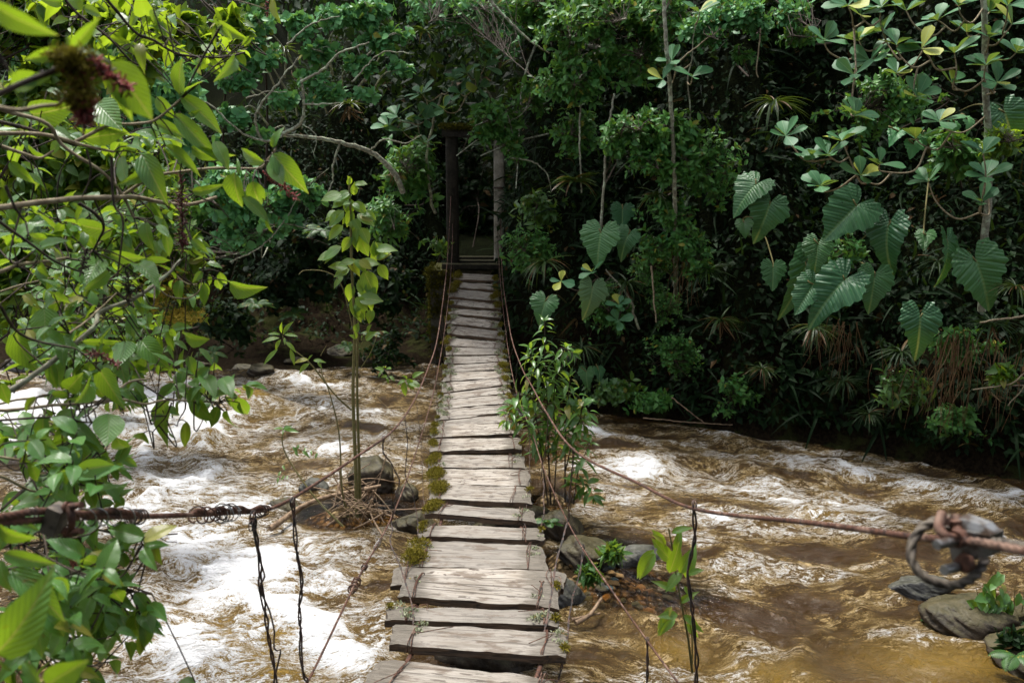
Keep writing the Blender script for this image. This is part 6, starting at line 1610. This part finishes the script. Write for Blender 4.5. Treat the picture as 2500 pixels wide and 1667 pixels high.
def near_shrub(name, label, root, limbs, hand, fill, seed, size, lmat='fore', hangmix=.35):
    rng = np.random.default_rng(seed)
    t = thing(name, root, label, 'shrub')
    lm, tw = MB(), MB()
    LP = []
    for pts, r, mat in limbs:
        P = limb_mesh(pts, r, rng, 'branch', mat, t)
        LP.append(P)
    A = np.vstack(LP)
    for h in hand:
        bx, by, tx, ty, Y = h[:5]
        w = h[5] if len(h) > 5 else 1.0
        fz = h[6] if len(h) > 6 else 'c'
        a, b = at(bx, by, Y), at(tx, ty, Y * (1.0 + rng.normal() * .02) - .02)
        V, F, U = T_OV[rng.integers(0, 4)]
        face = {'c': np.array([rng.normal() * .25, -.8, .45]), 'u': np.array([0, -.30, .9]), 'k': np.array([.5 * rng.normal(), -.9, -.30]), 'd': np.array([rng.normal() * .3, -.55, .75])}[fz]
        put_leaves(lm, (V * np.array([w * .88, 1, 1]), F, U), a, b - a, face, np.linalg.norm(b - a))
        n = A[np.argmin(((A - a) ** 2).sum(1))]
        if np.linalg.norm(n - a) < .35:
            tube(tw, spline([n, (n + a) / 2 + [0, 0, .006], a + (b - a) * .03], n=6), .0022, 5)
    for (cx, cy, rx, ry, Y0, Y1, n) in fill:
        for _ in range(n):
            px, py, Y = cx + rng.normal() * rx * .55, cy + rng.normal() * ry * .55, rng.uniform(Y0, Y1)
            p = at(px, py, Y)
            j = np.argmin(((A - p) ** 2).sum(1) + rng.random(len(A)) * .16)
            n0 = A[j]
            g = p - n0
            L = np.linalg.norm(g)
            if L > .45: 
                n0 = p - g / L * .30 + rng.normal(size=3) * .08
            P = spline([n0, (n0 + p) / 2 + rng.normal(size=3) * .05 + [0, 0, -.03], p], .02)
            tube(tw, P, np.linspace(.0032, .0018, len(P)), 5)
            d = nrm(P[-1] - P[-2]) + rng.normal(size=3) * .25
            k = rng.integers(3, 6)
            ph = rng.uniform(0, 6.28) + np.arange(k) * 2.2
            a = nrm(np.cross(d, [.2, .4, .9])); b = np.cross(nrm(d), a)
            D = nrm(d * .55 + np.cos(ph)[:, None] * a + np.sin(ph)[:, None] * b - UP * hangmix * rng.uniform(0, 2.0, (k, 1)))
            Nn = nrm(UP * .8 + np.array([0, -.35, 0]) + rng.normal(size=(k, 3)) * .35)
            put_mixed(lm, T_OV, p - nrm(d) * rng.uniform(0, .05, (k, 1)), D, Nn, size * rng.uniform(.6, 1.15, k), rng)
    lm.build('foliage', M[lmat], t)
    if tw.n: tw.build('twigs', M['darktwig'], t)
    return t
zA = lambda x, y: (x / 2.613, y / 2.613)
zB = lambda x, y: (x / 2.613, 500 + y / 2.613)
zC = lambda x, y: (x / 2.613, 1067 + y / 2.613)
def pl(f, pts, Y0, Y1=None):
    Y1 = Y0 if Y1 is None else Y1
    n = len(pts)
    return [(*f(*p), Y0 + (Y1 - Y0) * i / (n - 1)) for i, p in enumerate(pts)]
lim = [(pl(zA, [(-300, 560), (0, 700), (270, 780), (400, 930), (640, 1090), (770, 1240), (860, 1390)], 2.5, 2.8), .0085, 'twig'),
       (pl(zA, [(-400, 1370), (0, 1325), (280, 1300), (700, 1262), (890, 1255), (1200, 1310), (1390, 1262)], 2.4, 3.0), .0125, 'twig'),
       (pl(zA, [(-300, 880), (0, 865), (300, 870), (560, 940), (740, 975)], 2.5, 2.8), .009, 'twig'),
       (pl(zA, [(-200, 720), (0, 775), (150, 815), (330, 880), (470, 920)], 2.6, 2.8), .009, 'darktwig'),
       (pl(zA, [(720, 1265), (880, 1180), (1000, 1130), (1250, 1090), (1400, 1075), (1640, 1070), (1700, 1010), (1745, 940)], 2.85, 2.9), .0075, 'twig'),
       (pl(zA, [(480, 925), (700, 830), (870, 790), (1000, 740), (1150, 615)], 2.75, 2.8), .0075, 'twig'),
       (pl(zA, [(0, 940), (150, 990), (250, 1010), (350, 960)], 2.6, 2.7), .007, 'twig'),
       (pl(zB, [(-200, 1270), (70, 1180), (250, 1050), (400, 940), (600, 790), (640, 700), (800, 620), (950, 540), (1060, 450), (1130, 350)], 2.6, 3.1), .0125, 'lichbark'),
       (pl(zB, [(-200, -20), (0, 110), (230, 265), (380, 370), (520, 430)], 2.3, 2.6), .006, 'darktwig'),
       (pl(zB, [(-150, 560), (0, 640), (60, 740), (140, 830), (270, 885), (500, 920)], 2.2, 2.4), .006, 'darktwig'),
       (pl(zB, [(-150, 470), (0, 435), (120, 390), (250, 370), (430, 340)], 2.5, 2.7), .009, 'twig'),
       (pl(zB, [(-200, 1320), (0, 1300), (300, 1290), (540, 1260), (760, 1230), (930, 1265), (1080, 1240), (1390, 1260)], 2.5, 3.1), .0075, 'twig'),
       (pl(zB, [(540, 1265), (700, 1240), (820, 1140), (960, 1110)], 2.8, 2.95), .008, 'twig'),
       (pl(zB, [(1010, 520), (1080, 590), (1180, 600), (1260, 540), (1290, 430)], 3.0, 3.1), .004, 'twig'),
       (pl(zB, [(1110, 420), (1170, 480), (1250, 495)], 3.1, 3.1), .004, 'twig'),
       (pl(zB, [(460, 830), (560, 740), (640, 650), (760, 560)], 2.8, 3.0), .006, 'twig'),
       (pl(zB, [(-150, 1370), (0, 1375), (380, 1370), (520, 1395), (640, 1380)], 2.3, 2.5), .005, 'darktwig'),
       (pl(zB, [(1090, 1255), (1040, 1370), (960, 1460)], 3.0, 3.0), .004, 'darktwig'), (pl(zB, [(1190, 1250), (1160, 1340), (1130, 1400)], 3.05, 3.05), .004, 'darktwig'),
       (pl(zA, [(720, 1000), (720, 1300), (780, 1420), (740, 1760)], 2.5, 2.5), .005, 'darktwig'), (pl(zA, [(510, 1300), (620, 1370), (650, 1480), (600, 1600)], 2.6, 2.7), .0065, 'darktwig'), (pl(zA, [(70, 1190), (100, 1340), (180, 1490)], 2.2, 2.2), .005, 'darktwig'),
       (pl(zA, [(570, 940), (570, 1100), (510, 1260)], 2.6, 2.6), .004, 'darktwig'), (pl(zA, [(1200, 1220), (1350, 1290), (1440, 1400)], 2.9, 3.0), .004, 'darktwig')]
lim += [([(-120, 980, 3.4), (60, 860, 3.4), (180, 760, 3.5), (300, 640, 3.6), (380, 560, 3.7)], .006, 'darktwig'), ([(-120, 760, 3.3), (40, 700, 3.3), (170, 660, 3.4), (260, 580, 3.5), (330, 520, 3.6)], .006, 'twig'),
        ([(-120, 620, 3.2), (60, 560, 3.2), (160, 540, 3.3), (240, 560, 3.4)], .005, 'darktwig'), ([(-100, 1000, 3.2), (120, 960, 3.2), (260, 900, 3.3), (380, 860, 3.4), (450, 900, 3.5)], .006, 'twig'),
        ([(-120, 420, 3.5), (60, 370, 3.5), (170, 330, 3.6), (300, 330, 3.6), (400, 350, 3.7)], .005, 'darktwig'), ([(180, 760, 3.5), (230, 800, 3.6), (340, 800, 3.7)], .004, 'darktwig'), ([(60, 860, 3.4), (130, 880, 3.3), (190, 920, 3.3)], .004, 'darktwig')]
hand = []
def H(f, Y, rows):
    for r in rows:
        (a, b), (c, d) = f(r[0], r[1]), f(r[2], r[3])
        hand.append((a, b, c, d, Y) + tuple(r[4:]))
H(zA, 2.8, [(1150, 610, 1110, 370, 1.0, 'k'), (1150, 610, 1310, 475, .7, 'u'), (1150, 612, 1430, 820, .85, 'c'), (1110, 725, 1375, 1000, .65, 'k'), (1370, 900, 1460, 1060, 1.0, 'c'), (1500, 1100, 1480, 1335, 1.75, 'c'), (1610, 1155, 1650, 1350, 1.5, 'k'), (1545, 1250, 1735, 1400, .75, 'c'), (1700, 1390, 1720, 1500, .8, 'k'), (1740, 980, 1910, 1190, 1.15, 'c'), (1690, 1035, 1475, 965, .8, 'k'), (1720, 1030, 1820, 1160, 1.2, 'k'), (1740, 945, 1765, 800, .9, 'k'), (1755, 940, 1740, 830, .9, 'c'),
            (910, 985, 1020, 1240, 1.1, 'c'), (800, 935, 970, 950, 1.4, 'u'), (965, 790, 1160, 830, 1.0, 'c'), (1000, 900, 1130, 800, .7, 'u'), (180, 915, 300, 1060, .9, 'k'), (60, 1030, 200, 1170, 1.0, 'c'), (540, 885, 775, 840, .8, 'k'), (1050, 930, 1275, 1050, .75, 'd'), (1225, 1220, 1390, 1230, .8, 'k'), (1520, 1120, 1520, 985, .5, 'k'), (900, 280, 870, 390, 1.0, 'k'), (840, 290, 900, 395, 1.1, 'k'), (1060, 100, 1080, 185, 1.3, 'k'), (980, 60, 960, 150, 1.3, 'k'), (1400, 170, 1490, 245, .9, 'k'), (1420, 160, 1330, 180, .9, 'k'), (1600, 230, 1550, 300, 1.0, 'k'), (1500, 370, 1490, 450, .9, 'k'), (1290, 390, 1240, 450, .9, 'k'),
            (770, 1000, 800, 1170, 1.1, 'k'), (920, 1100, 820, 1180, .9, 'k'), (1220, 940, 1400, 1060, .9, 'k'), (1000, 620, 1100, 760, 1.2, 'k'), (340, 820, 460, 880, .8, 'd'), (620, 660, 720, 760, 1.3, 'c'), (700, 600, 800, 740, 1.0, 'c'), (1100, 860, 1170, 960, 1.0, 'k'), (1200, 830, 1280, 930, 1.2, 'k'), (1090, 1290, 1130, 1370, 1.3, 'k'), (300, 575, 410, 590, 1.1, 'd'), (200, 730, 400, 720, 1.0, 'k'), (130, 930, 60, 1010, 1.0, 'd'), (620, 770, 850, 870, .7, 'k'), (1210, 730, 1260, 720, .8, 'k'), (690, 780, 640, 900, 1.0, 'd')])
H(zB, 2.75, [(400, 205, 20, 275, .75, 'k'), (720, 160, 440, 160, .8, 'k'), (930, 110, 930, 280, 1.3, 'k'), (280, 655, 310, 850, 1.7, 'c'), (110, 790, 60, 980, 1.4, 'd'), (150, 570, 240, 650, .9, 'c'), (360, 260, 290, 150, 1.0, 'u'), (430, 330, 270, 290, .8, 'k'), (620, 370, 610, 600, .9, 'k'), (700, 310, 860, 390, 1.1, 'k'), (1000, 130, 1090, 190, .8, 'd'), (1050, 170, 1100, 330, .9, 'd'), (1220, 220, 1320, 300, 1.0, 'c'), (1230, 260, 1260, 360, .9, 'k'), (930, 340, 1100, 360, .7, 'k'), (870, 380, 960, 350, 1.2, 'd'), (700, 420, 560, 560, .9, 'k'), (520, 870, 760, 880, .6, 'k'), (290, 860, 480, 880, .7, 'd'), (640, 340, 560, 440, 1.2, 'd'), (900, 460, 950, 520, 1.1, 'k'), (780, 660, 720, 710, 1.0, 'k'), (420, 530, 310, 550, 1.0, 'k'), (340, 570, 420, 600, .8, 'd')])
H(zB, 3.1, [(1320, 370, 1420, 385, 1.0, 'd'), (1290, 425, 1240, 490, 1.1, 'k'), (1400, 425, 1440, 535, 1.2, 'c'), (1465, 485, 1545, 615, .9, 'k'), (1280, 490, 1340, 600, 1.0, 'd'), (1300, 500, 1310, 650, .9, 'd'), (1380, 470, 1420, 550, 1.0, 'k'), (1250, 590, 1280, 645, 1.0, 'k'), (1330, 440, 1350, 520, 1.0, 'k'),
            (880, 785, 815, 880, 1.4, 'd'), (905, 860, 950, 970, 1.4, 'd'), (1020, 840, 1000, 1000, 1.0, 'd'), (930, 960, 925, 1105, 1.5, 'k'), (1200, 965, 1250, 1080, 1.2, 'd'), (1270, 915, 1370, 1000, .7, 'd'), (1340, 1035, 1200, 1150, .9, 'd'), (1190, 1190, 1090, 1130, 1.5, 'd'), (1120, 1140, 920, 1240, .7, 'd'), (1370, 1005, 1390, 1110, 1.1, 'k'), (1220, 1200, 1310, 1400, 1.3, 'k'), (1060, 1240, 960, 1370, 1.0, 'd'), (1140, 1255, 1120, 1380, 1.1, 'd'), (1400, 1280, 1340, 1430, 1.2, 'd'), (1450, 1310, 1430, 1460, 1.5, 'd'), (1510, 1225, 1580, 1370, 1.3, 'k'), (1530, 1260, 1530, 1350, 1.1, 'c'), (1070, 1400, 1070, 1510, 1.5, 'd'), (1190, 1380, 1175, 1565, .9, 'd'), (920, 1450, 850, 1580, 1.4, 'k'), (1290, 1080, 1380, 1180, 1.0, 'd'), (1250, 1050, 1340, 1090, .9, 'd'), (1420, 1100, 1470, 1190, 1.2, 'c'), (1360, 1170, 1290, 1230, 1.2, 'd'), (1200, 1160, 1230, 1260, 1.2, 'd'), (1440, 1220, 1500, 1300, .9, 'd'), (1080, 790, 1130, 850, 1.2, 'd'), (1180, 830, 1260, 900, .9, 'k'), (1060, 900, 1130, 980, 1.1, 'd'), (830, 1000, 880, 1080, 1.2, 'k'), (800, 870, 780, 1000, 1.3, 'd'), (760, 920, 750, 1060, 1.3, 'd'), (1120, 370, 1130, 440, .8, 'k')])
H(zB, 2.5, [(240, 1225, 105, 1330, .85, 'c'), (280, 1340, 250, 1550, 1.2, 'd'), (370, 1380, 370, 1490, 1.5, 'd'), (690, 1330, 720, 1510, 1.4, 'c'), (560, 1110, 625, 1240, 1.5, 'k'), (470, 1040, 395, 1110, 1.2, 'd'), (420, 1390, 270, 1570, .8, 'd'), (560, 1420, 520, 1560, 1.2, 'd'), (650, 1370, 630, 1470, .8, 'k'), (440, 1400, 580, 1440, .8, 'd'), (430, 1180, 480, 1130, 1.0, 'k'), (330, 1210, 440, 1200, .9, 'k'), (530, 1240, 400, 1230, .8, 'd'), (0, 1130, 60, 1280, 1.5, 'k'), (600, 1300, 430, 1380, .8, 'd'), (740, 1480, 810, 1610, 1.0, 'k'), (110, 1490, 160, 1400, .8, 'd'), (640, 1060, 700, 1160, 1.0, 'd')])
nb = near_shrub('broadleaf_shrub', 'big broad-leaved shrub whose pale branches reach in from the near bank', at(-240, 1900, 3.0), lim, hand,
                [(180, 700, 200, 130, 2.9, 4.0, 57), (100, 560, 120, 90, 2.6, 3.4, 20), (330, 830, 120, 80, 3.2, 4.0, 44), (300, 560, 110, 80, 3.2, 4.0, 23), (420, 950, 110, 60, 3.0, 3.4, 13), (110, 880, 120, 90, 2.6, 3.8, 37), (90, 330, 110, 90, 3.0, 4.0, 13), (250, 960, 100, 60, 2.6, 3.4, 17), (380, 350, 110, 60, 3.0, 3.6, 13)], 11, .082)
raceme(nb, [(*zA(1160, 1030), 2.8), (*zA(1150, 1110), 2.8), (*zA(1165, 1200), 2.8), (*zA(1160, 1330), 2.8), (*zA(1165, 1600), 2.8)], 1, 130, .028, 'darkred')
raceme(nb, [(*zA(1650, 1070), 2.85), (*zA(1720, 1120), 2.85), (*zA(1800, 1190), 2.85), (*zA(1890, 1260), 2.85)], 2, 120, .022)
raceme(nb, [(*zB(1160, 0), 2.9), (*zB(1165, 120), 2.9), (*zB(1170, 290), 2.9)], 3, 80, .026, 'darktwig')
raceme(nb, [(*zB(815, 430), 2.7), (*zB(820, 520), 2.7), (*zB(820, 620), 2.7)], 4, 70, .026, 'darktwig')
raceme(nb, [(*zB(540, 950), 2.4), (*zB(640, 960), 2.4), (*zB(760, 1030), 2.4)], 5, 90, .018, 'darkred')
raceme(nb, [(*zB(560, 280), 2.5), (*zB(540, 340), 2.5), (*zB(520, 420), 2.5)], 6, 60, .022, 'darktwig')
# lower shrub, leaves dark against the foam
lim = [(pl(zC, [(-200, 240), (0, 255), (200, 340), (400, 335)], 2.2, 2.4), .006, 'twig'), (pl(zC, [(-200, 1400), (100, 1365), (370, 1335), (460, 1420), (540, 1480)], 2.0, 2.3), .007, 'darktwig'),
       (pl(zC, [(350, 1330), (440, 1280), (540, 1270)], 2.1, 2.2), .004, 'darktwig'), (pl(zC, [(-200, 900), (200, 800), (500, 850), (800, 980), (960, 1000)], 2.1, 2.5), .006, 'darktwig'), (pl(zC, [(-100, 150), (250, 160), (400, 90), (640, 60)], 2.3, 2.6), .005, 'twig'), (pl(zC, [(300, 1000), (320, 700), (420, 300)], 2.3, 2.4), .006, 'darktwig'),
       (pl(zC, [(880, 640), (1000, 640), (1140, 660)], 2.6, 2.6), .003, 'darktwig'), (pl(zC, [(420, 560), (640, 600), (880, 640), (930, 740)], 2.4, 2.6), .004, 'darktwig'), (pl(zC, [(-150, 640), (100, 650), (300, 760), (420, 900)], 2.1, 2.2), .005, 'darktwig')]
hand = []
H(zC, 2.4, [(590, 100, 450, 190, 1.2, 'c'), (680, 80, 700, 280, 1.5, 'd'), (700, 180, 780, 290, .8, 'd'), (580, 240, 660, 170, 1.4, 'c'), (560, 250, 640, 390, .9, 'c'), (660, 290, 750, 370, .9, 'd'), (770, 370, 770, 480, 1.2, 'c'), (800, 540, 700, 680, 1.3, 'c'), (810, 570, 820, 730, 1.0, 'd'), (800, 550, 890, 620, .9, 'd'), (480, 240, 340, 320, .8, 'c'), (350, 300, 480, 260, .8, 'c'), (160, 600, 160, 720, 1.4, 'c'), (350, 690, 220, 740, 1.2, 'c'), (270, 610, 410, 660, .8, 'd'), (540, 620, 630, 740, 1.2, 'k'), (500, 680, 560, 860, 1.3, 'k'), (610, 700, 640, 900, 1.1, 'd'), (690, 820, 760, 980, 1.5, 'd'), (660, 900, 800, 1040, .8, 'd'), (760, 850, 840, 920, .8, 'd'), (560, 900, 740, 1100, 1.2, 'd'), (700, 1000, 830, 1060, 1.0, 'd'), (860, 990, 990, 1160, 1.0, 'd'), (900, 1100, 980, 1220, 1.5, 'd'), (870, 1130, 810, 1380, 1.3, 'd'), (930, 1150, 940, 1380, 1.1, 'd'), (620, 1110, 600, 1380, 1.6, 'd'), (600, 1120, 440, 1180, .9, 'd'), (560, 1150, 640, 1440, 1.2, 'd'), (700, 1100, 680, 1310, 1.2, 'd'), (950, 1060, 1065, 1130, .6, 'd'), (690, 1430, 835, 1525, .9, 'd'), (540, 1480, 680, 1580, .9, 'd'), (1250, 1560, 1130, 1570, 1.4, 'd'), (640, 1330, 640, 1440, 1.0, 'd'), (450, 930, 340, 1050, 1.1, 'd'), (400, 1000, 440, 1170, 1.3, 'd'), (200, 160, 110, 50, 1.2, 'd'), (30, 60, 50, 160, 1.6, 'd'), (200, 200, 230, 280, 1.2, 'k'), (330, 560, 340, 650, 1., 'd'), (480, 1150, 330, 1240, 1., 'd'), (400, 1250, 270, 1400, 1., 'd'), (300, 1100, 250, 1330, 1.3, 'd')])
lb = near_shrub('broadleaf_shrub', 'low broad-leaved shrub with dark leaves hanging before the white foam', at(-240, 2100, 2.6), lim, hand,
                [(120, 1180, 130, 90, 2.0, 2.9, 24), (220, 1130, 80, 60, 2.3, 2.9, 12), (160, 1330, 130, 90, 1.9, 2.7, 24), (90, 1480, 120, 100, 1.7, 2.4, 20), (240, 1450, 90, 70, 2.1, 2.7, 20), (130, 1590, 110, 60, 1.8, 2.4, 10), (60, 1050, 90, 60, 2.2, 3.0, 12), (290, 1520, 60, 60, 2.2, 2.7, 8)], 12, .088)
raceme(lb, [(*zC(400, 690), 2.1), (*zC(440, 740), 2.1), (*zC(480, 810), 2.1)], 7, 70, .016)
# nearest, soft leaves and the mossy flowering branch
lim = [(pl(zA, [(-250, 800), (0, 650), (110, 570), (200, 510), (330, 440), (470, 350)], 1.35, 1.45), .0075, 'darktwig'), (pl(zA, [(-200, 640), (100, 725), (230, 715), (350, 712), (410, 670), (430, 630)], 1.5, 1.5), .0062, 'twig'),
       (pl(zA, [(-100, -200), (0, 0), (30, 80)], 1.2, 1.2), .004, 'twig'), (pl(zA, [(-150, 60), (-20, 130), (20, 330), (60, 450)], 1.4, 1.4), .005, 'darktwig')]
hand = []
H(zA, 1.45, [(700, 395, 990, 735, 1.25, 'k'), (720, 530, 860, 785, .7, 'c'), (480, 325, 700, 360, .9, 'c'), (460, 305, 610, 150, .6, 'k'), (450, 310, 410, 200, .6, 'c'), (430, 320, 130, 395, .8, 'k'), (260, 480, -20, 575, 1.1, 'k'), (330, 470, 130, 560, .8, 'k')])
H(zA, 1.15, [(-60, 20, 285, 265, 1.0, 'k')])
H(zC, 1.25, [(-30, 1380, 305, 1112, 1.25, 'k'), (-20, 1400, 60, 1500, 1.0, 'k'), (150, 1430, 240, 1580, .9, 'k'), (300, 1580, 490, 1440, .8, 'k')])
H(zC, 1.6, [(70, 840, 375, 1100, .95, 'd'), (20, 740, 310, 840, .8, 'c'), (-10, 780, 30, 980, 1.1, 'd'), (0, 560, 60, 740, 1.3, 'k')])
ns = near_shrub('broadleaf_shrub', 'nearest soft-focus leaves on a dark mossy branch with red flowers', at(-300, 2000, 1.5), lim, hand, [], 13, .12, hangmix=.2)
m = MB(); rg = np.random.default_rng(61)
for i in range(22):
    x_, y_ = 380 + rg.normal() * 30 + i * 6, 400 + rg.normal() * 30
    tuft(m, at(*zA(x_, y_), 1.42), (.014, .014, .012), 60, .012, rg, moss_t, -.2)
for i in range(26):
    x_, y_ = 500 + rg.normal() * 45, 440 + rg.uniform(0, 260)
    tuft(m, at(*zA(x_, y_), 1.43), (.014, .014, .014), 40, .012, rg, moss_t, -.2)
m.build('moss', M['moss'], ns)
raceme(ns, [(*zA(560, 350), 1.43), (*zA(640, 430), 1.43), (*zA(720, 500), 1.43), (*zA(820, 570), 1.43)], 8, 130, .018, 'red', .002)
raceme(ns, [(*zA(480, 400), 1.44), (*zA(520, 520), 1.44), (*zA(540, 640), 1.44), (*zA(540, 790), 1.44)], 9, 240, .026, 'red', .002)
raceme(ns, [(*zA(500, 390), 1.44), (*zA(440, 420), 1.44), (*zA(390, 440), 1.44)], 10, 40, .012, 'red', .002)
# slender branches that cross the top corner
lim = [(pl(zA, [(330, -200), (420, 0), (640, 200), (860, 400), (960, 410)], 3.4, 3.6), .0075, 'darktwig'), (pl(zA, [(600, -150), (680, 20), (850, 210), (980, 260), (1100, 320), (1250, 355), (1420, 372), (1560, 330)], 3.4, 3.8), .008, 'darktwig'),
       (pl(zA, [(1040, 290), (1090, 240), (1105, 180)], 3.6, 3.6), .004, 'twig'), (pl(zA, [(1450, -20), (1600, 30), (1700, 70)], 3.2, 3.2), .003, 'twig'), (pl(zA, [(-100, 150), (180, 150)], 3.4, 3.4), .004, 'twig')]
hand = []
H(zA, 3.6, [(860, 270, 840, 310, 1, 'k'), (840, 280, 900, 390, 1.1, 'k'), (900, 230, 990, 280, .8, 'k'), (1060, 90, 1075, 185, 1.3, 'k'), (1000, 70, 970, 150, 1.3, 'k'), (1390, 140, 1330, 180, .9, 'k'), (1400, 150, 1490, 245, .8, 'k'), (1380, 180, 1350, 300, .7, 'd'), (1560, 300, 1610, 240, .8, 'k'), (1500, 360, 1495, 450, .9, 'k'), (1290, 390, 1235, 455, 1.0, 'k'), (1310, 370, 1340, 430, .9, 'k'), (800, 160, 740, 60, 1.2, 'k'), (700, 240, 800, 270, .9, 'k'), (760, 200, 690, 200, 1.0, 'k'), (880, 90, 820, 160, 1.2, 'k'), (930, 100, 900, 40, 1.2, 'k'), (560, 110, 470, 60, 1.1, 'k')])
H(zA, 3.2, [(1745, -40, 1730, 130, 1.1, 'k')])
us = near_shrub('broadleaf_shrub', 'slender dark branches with thin yellow-green leaves crossing the sky gap', at(60, -300, 3.4), lim, hand, [(330, 90, 90, 60, 3.6, 4.2, 10), (180, 60, 110, 60, 3.6, 4.2, 10), (430, 60, 70, 40, 3.8, 4.4, 6), (520, 110, 60, 40, 3.8, 4.4, 5)], 14, .10, 'bright')
raceme(us, [(*zA(1690, -20), 3.2), (*zA(1705, 60), 3.2), (*zA(1703, 110), 3.2)], 11, 30, .012)
